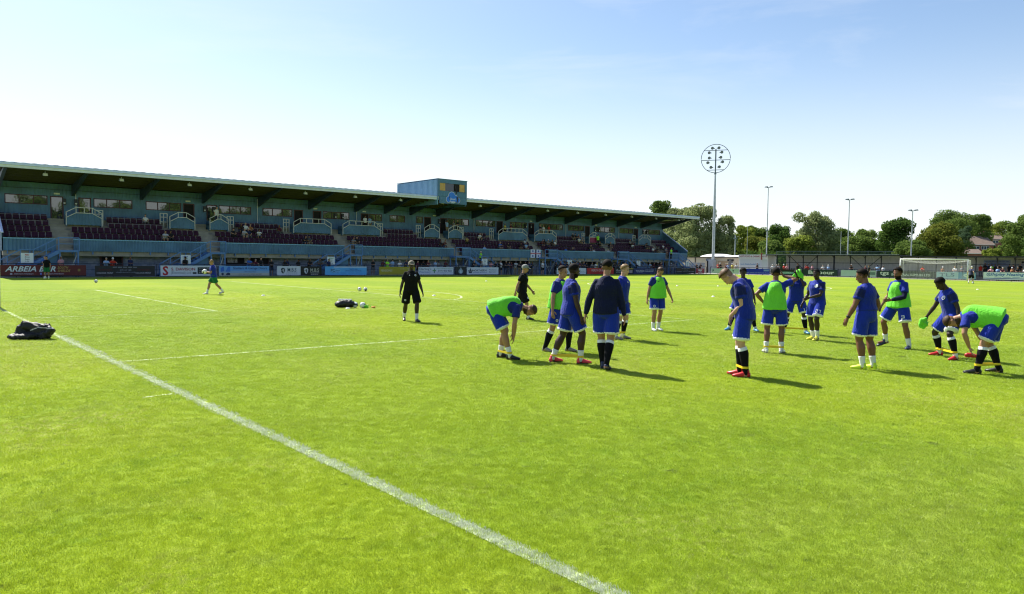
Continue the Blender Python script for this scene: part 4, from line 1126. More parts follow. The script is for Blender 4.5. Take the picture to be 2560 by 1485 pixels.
# green netting fence behind the terrace
nf = empty('netting_fence', (106, 28, 0), label='tall dark green netting fence behind the terrace roof', cat='fence')
ninv = Matrix.Translation((-106, -28, 0))
M_NET = mat('green_net', (.020, .050, .035), .8, var=.2)
for y0, y1, h in [(28, 21, 3.7), (21, 14, 3.62), (14, 9.9, 3.66), (-6.2, -12, 3.7), (-12, -22, 3.6)]:
    b = MB(); y = y1 + .05
    while y < y0 - .05:
        b.add([(106.02, y, .05), (106.02, y + .045, .05), (106.02, y + .045, h - .04), (106.02, y, h - .04)], [(0, 1, 2, 3)]); y += .12
    for q in range(int(h / .5)): b.box(106.03, 106.04, y1 + .03, y0 - .03, .3 + q * .5, .33 + q * .5)
    o = b.build('net_panel', M_NET, nf); o.matrix_parent_inverse = ninv; o['kind'] = 'stuff'
    b = MB(); b.bar((106, y0, h), (106, y1, h), .08); b.build('rail', mat('fence_green', (.10, .14, .12), .6), nf).matrix_parent_inverse = ninv
for i in range(21):
    y = 28 - i * 2.4
    if -6.2 < y < 9.9: continue
    b = MB(); b.bar((106.1, y, 0), (106.1, y, 3.75), .09); b.build('post', mat('fence_green', (.10, .14, .12), .6), nf).matrix_parent_inverse = ninv

# ------------------------------------------------------------------ masts
fx, fy = 103.4, 38.0
fm = empty('floodlight_mast', (fx, fy, 0), label='tall grey floodlight mast topped by a round lamp ring', cat='floodlight')
def q3(b, name, mtl, par, sm=False): return b.build(name, mtl, par, sm)
b = MB(); b.path([(0, 0, 0), (0, 0, 1.9), (0, 0, 2.4), (0, 0, 12), (0, 0, 16.6)], [.56, .56, .50, .42, .26], 10); q3(b, 'mast', M_GALV, fm)
b = MB(); b.box(-.55, .35, -.35, .55, 0, 2.3); q3(b, 'base_cabinet', mat('cabinet_pale', (.42, .45, .48), .5), fm)
b = MB(); b.path([(0, 0, 16.6), (0, 0, 20.7)], .22, 8); b.path([(0, 0, 16.55), (0, 0, 16.7)], .42, 10); q3(b, 'upper_mast', M_GALVD, fm)
dv = Vector((math.cos(R(-152)), math.sin(R(-152)), 0)); rv_ = Vector((-dv.y, dv.x, 0)); up3 = Vector((0, 0, 1))     # ring faces the pitch
zc, rad = 19.15, 2.36
def rp_(a, b_): return rv_ * a + up3 * (zc + b_)
b = MB(); b.path([rp_(rad * math.cos(2 * math.pi * i / 48), rad * math.sin(2 * math.pi * i / 48)) for i in range(48)], .11, 6, True); q3(b, 'ring', M_GALVD, fm)
b = MB()
for h in (1.36, -.26, -1.9):
    w = math.sqrt(rad * rad - h * h); b.bar(rp_(-w, h), rp_(w, h), .09)
q3(b, 'crossbar', M_GALVD, fm)
for u, v in ((-.55, 1.72), (.52, 1.74), (-1.05, .98), (1.0, 1.0), (-1.02, .12), (.85, .16), (-1.25, -.66), (1.15, -.60), (-.72, -1.45), (.65, -1.40)):
    c = rp_(u, v) + dv * .15; b = MB()
    n = 12; v_ = []
    for k_, (rr_, dd) in enumerate(((.24, .16), (.25, .05), (.16, -.12), (.10, -.25))):
        for i in range(n):
            a = 2 * math.pi * i / n
            v_.append(c + rv_ * rr_ * math.cos(a) + up3 * rr_ * math.sin(a) + (dv - up3 * .25) * dd)
    f = [(k_ * n + i, k_ * n + (i + 1) % n, (k_ + 1) * n + (i + 1) % n, (k_ + 1) * n + i) for k_ in range(3) for i in range(n)] + [tuple(range(n - 1, -1, -1)), tuple(range(3 * n, 4 * n))]
    b.add(v_, f); lm = q3(b, 'lamp_head', mat('lamp_body', (.16, .18, .16), .4, metal=.3), fm)
    sx = 1 if u < 0 else -1
    b = MB(); b.box(-.06, .06, -.06, .06, -.06, .06); bb = q3(b, 'ballast_box', M_GALVD, lm); bb.location = c + rv_ * .3 * sx - up3 * .05

def lamp_pole(x, y, h, lab, heads=True, w=.22, ring=None, ang=-1.2):
    t = empty('lamp_pole', (x, y, 0), label=lab, cat='lamp post', group='lamp poles behind the far end')
    b = MB(); b.path([(0, 0, 0), (0, 0, h * .4), (0, 0, h)], [w, w * .8, w * .5], 8); b.build('pole', M_GALV, t)
    if ring: b = MB(); b.path([(0, 0, ring), (0, 0, ring + .2)], w * 2, 8); b.build('collar', M_GALVD, t)
    if heads:
        d = Vector((math.cos(ang), math.sin(ang), 0))
        b = MB(); b.bar(-d * .25 + up3 * (h + .02), d * .42 + up3 * (h + .1), .07); b.build('arm', M_GALVD, t)
        for s in (-.30, .42):
            b = MB(); c = d * s + up3 * (h + .08); e = d.cross(up3) * .16
            b.hexa([c - d * .26 - e, c + d * .26 - e, c + d * .26 + e, c - d * .26 + e, c - d * .2 - e * .7 + up3 * .12, c + d * .2 - e * .7 + up3 * .16, c + d * .2 + e * .7 + up3 * .16, c - d * .2 + e * .7 + up3 * .12])
            b.build('lamp_head', M_GALVD, t)
lamp_pole(104, 28.55, 13.7, 'tall lamp pole rising behind the hot food kiosk', ring=6.9)
lamp_pole(104, 15.6, 11.05, 'tall lamp pole rising behind the black terrace post left of the goal')
lamp_pole(104, 6.9, 9.1, 'tall lamp pole just left above the far goal')
lamp_pole(118, 43.2, 6.9, 'short pole carrying a box between the willow and the dark conifer', False, .3, 6.2)
lamp_pole(125, 45.0, 8.9, 'thin pale pole in front of the yellow-green tree', False, .12)
lamp_pole(122, 25.2, 7.4, 'slim street lamp in front of the large round willow', False, .13)
lamp_pole(104, 49.5, 7.2, 'thin pole behind the sloping end screen of the grandstand', False, .10)

# ------------------------------------------------------------------ trees
def leaf_mat(name, col, col2, trans=.45):
    mm = bpy.data.materials.new(name); mm.use_nodes = True
    t = mm.node_tree; t.nodes.remove(t.nodes['Principled BSDF']); out = t.nodes['Material Output']
    g = t.nodes.new('ShaderNodeNewGeometry')
    r = t.nodes.new('ShaderNodeMapRange'); t.links.new(g.outputs['Random Per Island'], r.inputs[0])
    n = t.nodes.new('ShaderNodeTexNoise'); n.inputs['Scale'].default_value = .45; n.inputs['Detail'].default_value = 4
    t.links.new(g.outputs['Position'], n.inputs['Vector'])
    ad = t.nodes.new('ShaderNodeMath'); ad.operation = 'MULTIPLY_ADD'; ad.inputs[1].default_value = .5
    m2_ = t.nodes.new('ShaderNodeMapRange'); m2_.inputs[1].default_value = .3; m2_.inputs[2].default_value = .7; m2_.inputs[4].default_value = .6
    t.links.new(n.outputs['Fac'], m2_.inputs[0])
    t.links.new(r.outputs[0], ad.inputs[0]); t.links.new(m2_.outputs[0], ad.inputs[2])
    x = t.nodes.new('ShaderNodeMix'); x.data_type = 'RGBA'
    x.inputs[6].default_value = (*col, 1); x.inputs[7].default_value = (*col2, 1)
    t.links.new(ad.outputs[0], x.inputs[0])
    d = t.nodes.new('ShaderNodeBsdfDiffuse'); tr = t.nodes.new('ShaderNodeBsdfTranslucent'); ms = t.nodes.new('ShaderNodeMixShader')
    ms.inputs[0].default_value = trans
    t.links.new(x.outputs[2], d.inputs[0]); t.links.new(x.outputs[2], tr.inputs[0])
    t.links.new(d.outputs[0], ms.inputs[1]); t.links.new(tr.outputs[0], ms.inputs[2]); t.links.new(ms.outputs[0], out.inputs[0])
    return mm
LEAF = {'green': leaf_mat('leaf_green', (.075, .130, .028), (.185, .255, .060)), 'dark': leaf_mat('leaf_dark', (.042, .088, .022), (.115, .185, .038)),
        'willow': leaf_mat('leaf_willow', (.150, .195, .075), (.340, .385, .170)), 'lime': leaf_mat('leaf_lime', (.115, .160, .024), (.275, .335, .060)),
        'maple': leaf_mat('leaf_maple', (.070, .115, .020), (.225, .230, .042)), 'conifer': leaf_mat('leaf_conifer', (.008, .014, .012), (.022, .034, .024), .1),
        'cedar': leaf_mat('leaf_cedar', (.032, .065, .036), (.095, .145, .070))}
M_BARK = mat('bark', (.07, .05, .035), .95, var=.3, vscale=4, bump=.5, bscale=12)

def crown_mesh(name, lobes, n, size, mtl, rg, droop=0.0):
    """leaf clumps spread through and over a set of ellipsoid lobes"""
    lob = np.array(lobes)
    wgt = (lob[:, 3] * lob[:, 4]) ; wgt = wgt / wgt.sum()
    idx = rg.choice(len(lob), n, p=wgt)
    d = rg.normal(size=(n, 3)); d /= np.linalg.norm(d, axis=1)[:, None]
    rad_ = 1 - np.abs(rg.normal(0, .16, n)); rad_ = np.where(rg.random(n) < .12, rad_ * rg.random(n), rad_)
    rad_ += (rg.random(n) < .06) * .12
    c = lob[idx, :3] + d * rad_[:, None] * np.stack([lob[idx, 3], lob[idx, 3], lob[idx, 4]], 1)
    nrm = d + rg.normal(0, .55, (n, 3)); nrm /= np.linalg.norm(nrm, axis=1)[:, None]
    a = np.cross(nrm, rg.normal(size=(n, 3))); a /= np.linalg.norm(a, axis=1)[:, None] + 1e-9
    if droop:
        a = a * (1 - droop) + np.array([0, 0, -1.0]) * droop; a /= np.linalg.norm(a, axis=1)[:, None]
    b = np.cross(nrm, a); b /= np.linalg.norm(b, axis=1)[:, None] + 1e-9
    s = size * rg.uniform(.6, 1.35, n)[:, None]
    la, lb_ = (1.5, .55) if droop else (1.0, .75)
    v = np.stack([c - a * s * la * .5, c - a * s * la * .1 + b * s * lb_ * .55, c + a * s * la * .55, c + a * s * la * .05 - b * s * lb_ * .5], 1).reshape(-1, 3)
    me = bpy.data.meshes.new(name)
    me.vertices.add(4 * n); me.vertices.foreach_set('co', v.astype(np.float32).ravel())
    me.loops.add(4 * n); me.loops.foreach_set('vertex_index', np.arange(4 * n, dtype=np.int32))
    me.polygons.add(n); me.polygons.foreach_set('loop_start', np.arange(0, 4 * n, 4, dtype=np.int32)); me.polygons.foreach_set('loop_total', np.full(n, 4, dtype=np.int32))
    me.update(); me.validate()
    me.materials.append(mtl)
    return me

def tree(kind, x, y, h, w, lab, dens=1.0, base=.12, seed=0, group='trees beyond the ground', z0=0.0):
    rg = np.random.default_rng(100 + seed)
    t = empty(('willow_tree' if kind.startswith('willow') else 'conifer_tree' if kind in ('conifer', 'cedar') else 'bush' if kind == 'bush' else 'broadleaf_tree'), (x, y, z0), label=lab, cat='bush' if kind == 'bush' else 'tree', group=group)
    lobes = []; zb = h * base; ch_ = h - zb
    if kind in ('conifer',):
        for i in range(16):
            u = i / 15; lobes.append((rg.normal(0, .1), rg.normal(0, .1), zb + ch_ * u * .95, w * (1.02 - u * .85), ch_ * .08))
    elif kind == 'cedar':
        for i in range(14):
            u = rg.random(); a = rg.random() * 6.283; rr_ = w * .62 * math.sqrt(rg.random())
            lobes.append((rr_ * math.cos(a), rr_ * math.sin(a), zb + ch_ * (.15 + .8 * u), w * rg.uniform(.30, .5) * (1.15 - .5 * u), ch_ * rg.uniform(.04, .075)))
    else:
        w *= 1.08
        N = int(17 + w * 2.6)
        lobes.append((0, 0, zb + ch_ * .48, w * .70, ch_ * .40))
        for i in range(N):
            u = rg.random() ** .8
            prof = math.sqrt(max(.05, 1 - (2 * u - .78) ** 2 * .62)) * (1 if u < .75 else .86)
            a = rg.random() * 6.283; rr_ = w * prof * rg.uniform(.45, .86)
            s_ = w * rg.uniform(.20, .36)
            lobes.append((rr_ * math.cos(a), rr_ * math.sin(a), zb + ch_ * min(u, .93), s_, min(s_ * rg.uniform(.7, .95), h * .2)))
        for i in range(4): lobes.append((rg.normal(0, w * .28), rg.normal(0, w * .28), h - w * .2 - abs(rg.normal(0, .06 * h)), w * .28, w * .22))
    mt = {'willow2': 'willow', 'bush': 'lime', 'round': 'green', 'low': 'green', 'bigright': 'green'}.get(kind, kind)
    area = sum(l[3] * l[4] for l in lobes)
    n = int(min(34000, max(4000, area * 165 * dens)))
    size = .46 if w > 2.6 else .36
    link('crown', crown_mesh('crown', lobes, n, size * (.86 if mt == 'willow' else .9), LEAF[mt], rg, .30 if mt == 'willow' else 0.0), t)
    b = MB(); tr_ = max(.16, h * .024)
    b.path([(0, 0, 0), (rg.normal(0, .08), rg.normal(0, .08), h * .2), (rg.normal(0, .15), rg.normal(0, .15), h * .5), (rg.normal(0, .2), rg.normal(0, .2), h * .8)], [tr_ * 2.4, tr_ * 1.8, tr_ * 1.2, tr_ * .4], 7)
    if kind != 'conifer':
        for i in range(6):
            l = lobes[1 + i % (len(lobes) - 1)]; z_ = h * rg.uniform(.2, .45)
            b.path([(0, 0, z_), (l[0] * .45, l[1] * .45, z_ + (l[2] - z_) * .55), (l[0] * .9, l[1] * .9, l[2])], [tr_ * .9, tr_ * .55, tr_ * .2], 5)
    b.build('trunk', M_BARK, t)
    return t
TREES = [('round', 138, 76, 16.0, 3.6, 'round green treetop rising over the grandstand roof end', .3), ('willow', 129, 64, 13.4, 4.2, 'pale olive willow just behind the end of the grandstand roof', .0),
 ('willow', 124, 56, 13.5, 4.9, 'tallest pale willow between the grandstand end and the floodlight mast', .0), ('willow2', 128, 52, 11.4, 2.9, 'darker green willow immediately right of the floodlight mast', .02),
 ('conifer', 138, 57, 9.7, 1.8, 'almost black conifer right of the willows', .02), ('lime', 162, 69, 11.0, 3.4, 'yellow-green tree right of the black conifer', .02),
 ('green', 177, 76, 11.9, 2.6, 'small mid-green treetop right of the yellow-green tree', .05), ('green', 188, 80, 11.8, 3.6, 'distant green tree left of the kiosk lamp pole', .05),
 ('dark', 183, 71, 11.7, 5.2, 'broad dark green tree right of the kiosk lamp pole', .04), ('willow2', 166, 52, 14.0, 5.4, 'large round willow standing alone above the covered terrace', .02),
 ('green', 211, 67, 11.9, 3.8, 'small green treetop right of the large round willow', .06), ('green', 231, 69, 12.7, 4.0, 'distant treetop left of the big dark tree over the terrace', .1),
 ('low', 184, 50, 8.7, 4.6, 'low green tree over the middle of the terrace roof', .02), ('dark', 186, 42, 12.8, 4.9, 'big dark dome-shaped tree left of the goal lamp pole', .02),
 ('maple', 188, 33, 10.8, 6.3, 'broad maple with orange-tinged leaves above the far goal', .02), ('green', 262, 56, 18.7, 8.0, 'tall pale green tree on the skyline above the maple', .15),
 ('green', 281, 53, 19.0, 5.0, 'tall green skyline tree left above the brick houses', .15), ('lime', 348, 75, 20.7, 7.0, 'yellowish tree just behind the brick house roof', .1),
 ('lime', 330, 62, 18.8, 5.5, 'yellow-green tree right of the roof ridge of the brick houses', .1), ('cedar', 225, 41, 13.0, 4.4, 'dark layered cedar left of the brick house', .06),
 ('bigright', 215, 24, 13.5, 4.6, 'big green tree at the right edge of the picture', .02), ('green', 303, 44, 19.6, 7.0, 'tall far tree above the right edge', .1),
 ('bush', 192, 23, 5.7, 2.8, 'yellow-green bush in front of the brick house', .02), ('bush', 130, 50, 4.1, 1.7, 'clipped yellow-green bush behind the clubhouse', .02),
 ('maple', 158, 63, 7.8, 4.4, 'ochre-tinged low tree behind the hot food kiosk', .02), ('lime', 160, 53, 7.8, 4.2, 'low yellow-green tree left of the large round willow', .02),
 ('low', 184, 57, 7.9, 4.4, 'low dark tree right of the large round willow', .02), ('low', 153, 56, 6.4, 4.2, 'low shrubby tree behind the netting fence by the kiosk', .02),
 ('low', 173, 33, 6.6, 4.6, 'low bushy tree under the orange-tinged maple', .02), ('dark', 222, 41, 7.6, 3.4, 'low dark tree left of the brick house front', .02), ('dark', 190, 12, 10.0, 5.0, 'dark leafy tree beyond the right edge of the terrace', .02)]
for i, (k_, x, y, h, w, lb, bs) in enumerate(TREES): tree(k_, x, y, h, w, lb, 1.0, bs, i)

# distant wood closing the horizon: one mass
def belt(name, pts, lab, mtl, seed, n, size):
    rg = np.random.default_rng(seed); lobes = []
    for (x0, y0, h0), (x1, y1, h1) in zip(pts, pts[1:]):
        m_ = int(math.hypot(x1 - x0, y1 - y0) / 4.5)
        for i in range(m_):
            u = i / m_; hh = (h0 + (h1 - h0) * u) * rg.uniform(.7, 1.0)
            s_ = rg.uniform(3.0, 5.0)
            lobes.append((x0 + (x1 - x0) * u + rg.normal(0, 2), y0 + (y1 - y0) * u + rg.normal(0, 2), hh * .5, s_, hh * .5))
    o = link(name, crown_mesh(name, lobes, n, size, mtl, rg)); tag(o, lab, 'wood', None, 'stuff')
belt('treeline', [(165, 120, 12), (215, 104, 13), (260, 100, 14), (330, 84, 17), (380, 40, 20), (390, -30, 18)], 'far wooded skyline behind the individual trees', LEAF['green'], 5, 26000, 1.1)
belt('woodland', [(150, 112, 8.5), (182, 88, 9), (200, 66, 8.6), (214, 48, 7.8)], 'continuous green woodland filling the gaps between the nearer trees', LEAF['green'], 7, 26000, .58)
belt('hedge_row', [(130, 62, 5.0), (150, 46, 4.6), (158, 34, 3.6), (162, 26, 3.0), (165, 12, 3.0), (166, -12, 4.4)], 'dense green shrubbery along the road beyond the terrace', LEAF['dark'], 6, 14000, .55)
belt('tree_belt', [(-40, -80, 17), (10, -80, 19), (60, -78, 17), (130, -76, 19), (200, -76, 18), (290, -74, 18)], 'belt of trees beyond the near touchline, mirrored in the stand windows', LEAF['green'], 8, 42000, 1.7)

# ------------------------------------------------------------------ houses
def house(name, lab, p0, p1, depth, z0, ze, zr_, wins, gable_white=False, wallm=M_BRICK):
    """front wall from p0 to p1 (left to right as seen); roof ridge parallel to it"""
    p0, p1 = Vector((*p0, 0)), Vector((*p1, 0)); r = (p1 - p0); Lh = r.length; r.normalize(); n = Vector((-r.y, r.x, 0))   # n points away from the pitch
    t = empty(name, (p0.x, p0.y, z0), label=lab, cat='house', group='brick houses beyond the trees'); inv = Matrix.Translation((-p0.x, -p0.y, -z0))
    def hp(o): o.matrix_parent_inverse = inv; return o
    def Q(a, d, z): return p0 + r * a + n * d + Vector((0, 0, z))
    b = MB()
    b.hexa([Q(0, 0, z0), Q(Lh, 0, z0), Q(Lh, depth, z0), Q(0, depth, z0), Q(0, 0, ze), Q(Lh, 0, ze), Q(Lh, depth, ze), Q(0, depth, ze)])
    for a in (0.0, Lh - .25):
        b.add([Q(a, 0, ze), Q(a, depth, ze), Q(a, depth / 2, zr_ - .05), Q(a + .25, 0, ze), Q(a + .25, depth, ze), Q(a + .25, depth / 2, zr_ - .05)], [(0, 2, 1), (3, 4, 5), (0, 3, 5, 2), (1, 2, 5, 4)])
    hp(b.build('wall', wallm, t))
    b = MB(); o_ = .35
    for d0, d1 in ((-o_, depth / 2), (depth + o_, depth / 2)):
        z_a = ze - .2; b.add([Q(-o_, d0, z_a), Q(Lh + o_, d0, z_a), Q(Lh + o_, d1, zr_), Q(-o_, d1, zr_), Q(-o_, d0, z_a + .16), Q(Lh + o_, d0, z_a + .16), Q(Lh + o_, d1, zr_ + .16), Q(-o_, d1, zr_ + .16)], [(0, 3, 2, 1), (4, 5, 6, 7), (0, 1, 5, 4), (1, 2, 6, 5), (3, 0, 4, 7)])
    hp(b.build('roof', M_TILE, t))
    b = MB(); b.bar(Q(-o_, -o_ - .06, ze - .12), Q(Lh + o_, -o_ - .06, ze - .12), .16); hp(b.build('gutter', M_WHITE, t))
    for a, w_, zz, hh, k in wins:
        b = MB(); b.hexa([Q(a, -.06, zz), Q(a + w_, -.06, zz), Q(a + w_, .02, zz), Q(a, .02, zz), Q(a, -.06, zz + hh), Q(a + w_, -.06, zz + hh), Q(a + w_, .02, zz + hh), Q(a, .02, zz + hh)])
        f = hp(b.build('window', M_WHITE, t))
        for i in range(k):
            b = MB(); x0 = a + w_ * i / k + .10; x1 = a + w_ * (i + 1) / k - .06
            b.add([Q(x0, -.07, zz + .12), Q(x1, -.07, zz + .12), Q(x1, -.07, zz + hh - .12), Q(x0, -.07, zz + hh - .12)], [(0, 1, 2, 3)]); b.build('pane', mat('house_pane', (.03, .05, .09), .1), f)
    if gable_white:
        b = MB(); a0 = .4
        b.add([Q(a0, -.5, zr_ - 1.6), Q(a0 + 2.4, -.5, zr_ - 1.6), Q(a0 + 1.2, -.5, zr_ - .05), Q(a0, depth / 2, zr_ - 1.6), Q(a0 + 2.4, depth / 2, zr_ - 1.6), Q(a0 + 1.2, depth / 2, zr_ - .05)], [(0, 1, 2), (3, 5, 4), (0, 2, 5, 3), (1, 4, 5, 2)])
        hp(b.build('dormer_gable', mat('cream_paint', (.72, .66, .48), .6), t))
        b = MB(); b.bar(Q(a0 - .2, -.6, zr_ - 1.7), Q(a0 + 1.2, -.6, zr_), .22); b.bar(Q(a0 + 2.6, -.6, zr_ - 1.7), Q(a0 + 1.2, -.6, zr_), .22); hp(b.build('barge_board', M_WHITE, t))
    b = MB(); c = Q(Lh * .62, depth / 2, zr_ - .2); b.box(c.x - .3, c.x + .3, c.y - .3, c.y + .3, zr_ - .2, zr_ + .7); hp(b.build('chimney', M_BRICK, t))
house('brick_house', 'nearer brown-roofed brick house with two white-framed windows', (266.5, 55.6), (276.2, 47.3), 9.0, 0, 8.75, 11.5, [(6.1, 2.0, 7.2, 1.0, 2), (8.7, 2.6, 7.15, 1.15, 3)])
house('brick_house', 'farther brown-roofed house with a cream gable above the nearer roof', (315.5, 67.5), (324, 58.2), 9.0, 0, 12.1, 14.5, [(9, 2, 10.4, 1.1, 2)], True)
house('brick_house', 'low house with only its roof showing right of the round willow', (219, 79.5), (226.5, 73.2), 8.0, 0, 8.6, 10.3, [])
house('low_outbuilding', 'low tiled outbuilding just over the terrace roof, below the brick house', (243, 48.2), (249.5, 42.4), 5.0, 0, 5.5, 6.6, [])

# ------------------------------------------------------------------ people
V3 = lambda *a: np.array(a, float)
def nrm(v): return v / (np.linalg.norm(v) + 1e-12)
def tube(b, pts, rads, ref, n=10, sq=1.0):
    """closed loft along pts; rads = (across ref, the other way); ref = sideways direction(s)"""
    pts = [np.asarray(p, float) for p in pts]; N = len(pts); rows = []
    for i, p in enumerate(pts):
        t = nrm(pts[min(i + 1, N - 1)] - pts[max(i - 1, 0)])
        rf = ref[i] if isinstance(ref, list) else ref
        s = rf - t * np.dot(rf, t)
        if np.linalg.norm(s) < 1e-3: s = np.cross(t, V3(1, 0, 0))
        s = nrm(s); u = np.cross(t, s)
        ra, rb = rads[i] if isinstance(rads[i], tuple) else (rads[i], rads[i])
        cs = [(math.cos(2 * math.pi * k / n), math.sin(2 * math.pi * k / n)) for k in range(n)]
        rows += [p + s * ra * math.copysign(abs(c_) ** sq, c_) + u * rb * math.copysign(abs(s_) ** sq, s_) for c_, s_ in cs]
    t0, t1 = nrm(pts[0] - pts[1]), nrm(pts[-1] - pts[-2])
    r0 = rads[0] if not isinstance(rads[0], tuple) else min(rads[0]); r1 = rads[-1] if not isinstance(rads[-1], tuple) else min(rads[-1])
    rows += [pts[0] + t0 * r0 * .35, pts[-1] + t1 * r1 * .35]
    f = [(i * n + k, i * n + (k + 1) % n, (i + 1) * n + (k + 1) % n, (i + 1) * n + k) for i in range(N - 1) for k in range(n)]
    a, z = N * n, N * n + 1
    f += [(a, (k + 1) % n, k) for k in range(n)] + [(z, (N - 1) * n + k, (N - 1) * n + (k + 1) % n) for k in range(n)]
    b.add(rows, f)
def ball(b, c, axes, r, n=12, m_=8):
    v, f = [], []
    for j in range(m_ + 1):
        th = math.pi * j / m_
        for i in range(n):
            a = 2 * math.pi * i / n
            v.append(c + axes[0] * r[0] * math.sin(th) * math.cos(a) + axes[1] * r[1] * math.sin(th) * math.sin(a) + axes[2] * r[2] * math.cos(th))
    for j in range(m_):
        for i in range(n):
            f.append((j * n + i, j * n + (i + 1) % n, (j + 1) * n + (i + 1) % n, (j + 1) * n + i)[::-1])
    b.add(v, f)
def rotz(a): c, s = math.cos(a), math.sin(a); return np.array([[c, -s, 0], [s, c, 0], [0, 0, 1.]])
def frame(pitch, yaw=0.0, roll=0.0):
    """columns forward, left, up of a body segment leaning forward by pitch"""
    c, s = math.cos(pitch), math.sin(pitch)
    f, l, u = V3(c, 0, -s), V3(0, 1, 0), V3(s, 0, c)
    cr_, sr = math.cos(roll), math.sin(roll)
    l, u = l * cr_ + u * sr, u * cr_ - l * sr
    M = rotz(yaw)
    return [M @ f, M @ l, M @ u]
def ik(a, t, l1, l2, pole):
    d = t - a; L_ = np.linalg.norm(d); mxl = (l1 + l2) * .995
    if L_ > mxl: t = a + d / L_ * mxl; d = t - a; L_ = mxl
    L_ = max(L_, abs(l1 - l2) + .02)
    x = (l1 * l1 - l2 * l2 + L_ * L_) / (2 * L_); h = math.sqrt(max(0, l1 * l1 - x * x))
    dn = nrm(d); p = pole - dn * np.dot(pole, dn); p = nrm(p)
    return a + dn * x + p * h, t

def skeleton(P):
    k = P.get('H', 1.8) / 1.8
    J = {'k': k}
    pp, cp = R(P.get('pp', 2)), R(P.get('cp', 4)); tw = R(P.get('tw', 0)); hy = R(P.get('hy', 0)); hp_ = R(P.get('hp', 8))
    F0 = frame(pp, R(P.get('py', 0)))
    feet = {s: np.array(P['foot' + s], float) for s in 'LR'}
    yawf = {s: R(P.get('yaw' + s, 8 if s == 'L' else -8)) for s in 'LR'}
    lift = {s: P.get('lift' + s, 0.0) for s in 'LR'}
    ank = {}
    for s in 'LR':
        c, q = math.cos(yawf[s]), math.sin(yawf[s])
        ank[s] = V3(feet[s][0] - .055 * k * c, feet[s][1] - .055 * k * q, .088 * k + lift[s])
    px, py = P.get('pelvis', ((feet['L'][0] + feet['R'][0]) / 2, (feet['L'][1] + feet['R'][1]) / 2))
    hw, l1, l2 = .092 * k, .452 * k, .425 * k
    if 'pz' in P: hz = P['pz']
    else:
        hz = 9
        for s, g in (('L', 1), ('R', -1)):
            hx = V3(px, py, 0) + F0[1] * hw * g
            d = np.linalg.norm((hx - ank[s])[:2]); Lm = (l1 + l2) * P.get('bend', .992)
            hz = min(hz, ank[s][2] + math.sqrt(max(.05, Lm * Lm - d * d)))
    hip0 = V3(px, py, hz)
    J['hip'] = {s: hip0 + F0[1] * hw * g for s, g in (('L', 1), ('R', -1))}
    J['ank'], J['yaw'], J['lift'], J['foot'] = ank, yawf, lift, feet
    J['knee'] = {}
    for s, g in (('L', 1), ('R', -1)):
        pole = rotz(yawf[s]) @ V3(1, .05 * g, .1)
        J['knee'][s], J['ank'][s] = ik(J['hip'][s], ank[s], l1, l2, pole)
    ds = np.array([-.12, .06, .22, .38, .70]); ps = np.array([pp, pp, (pp + cp) / 2, cp, cp]); ts = np.array([0, 0, tw * .4, tw, tw])
    def pit(d): return float(np.interp(d, ds, ps)), float(np.interp(d, ds, ts))
    def spine(d):
        p = hip0.copy(); n = 14
        for i in range(n):
            a = d * (i + .5) / n; q, w = pit(a); p = p + frame(q, w)[2] * d * k / n
        return p
    def sfr(d): q, w = pit(d); return frame(q, w)
    J['spine'], J['sfr'], J['hip0'] = spine, sfr, hip0
    Fc = sfr(.5); sw = P.get('shrug', 0)
    J['sh'] = {s: spine(.445 + sw) + Fc[1] * .156 * k * g - Fc[0] * .005 + P.get('shf', 0) * Fc[0] for s, g in (('L', 1), ('R', -1))}
    J['elb'], J['wr'], J['hd'], J['wn'] = {}, {}, {}, {}
    for s, g in (('L', 1), ('R', -1)):
        t = P.get('hand' + s)
        if t is None: t = J['sh'][s] + V3(.05 * k, .075 * k * g, -.535 * k)
        pole = np.array(P.get('elb' + s, (-1, .35 * g, 0)), float)
        J['elb'][s], J['wr'][s] = ik(J['sh'][s], np.array(t, float), .298 * k, .262 * k, pole)
        fd = nrm(J['wr'][s] - J['elb'][s])
        hdv = np.array(P['hdir' + s], float) if ('hdir' + s) in P else fd * .8 + V3(.1, 0, -.35)
        J['hd'][s] = nrm(hdv); wn = np.array(P.get('palm' + s, (0, -g, 0)), float); J['wn'][s] = nrm(wn - J['hd'][s] * np.dot(wn, J['hd'][s]))
    hpi = cp * .35 + hp_ if P.get('headabs') is None else R(P['headabs'])
    Fn = frame((cp + hpi) / 2, tw); Fh = frame(hpi, tw + hy, R(P.get('hroll', 0)))
    nb = spine(.515)
    J['nb'] = nb; J['nt'] = nb + Fn[2] * .078 * k
    J['hc'] = J['nt'] + Fh[2] * .085 * k + Fh[0] * .022 * k
    J['Fh'] = Fh
    return J

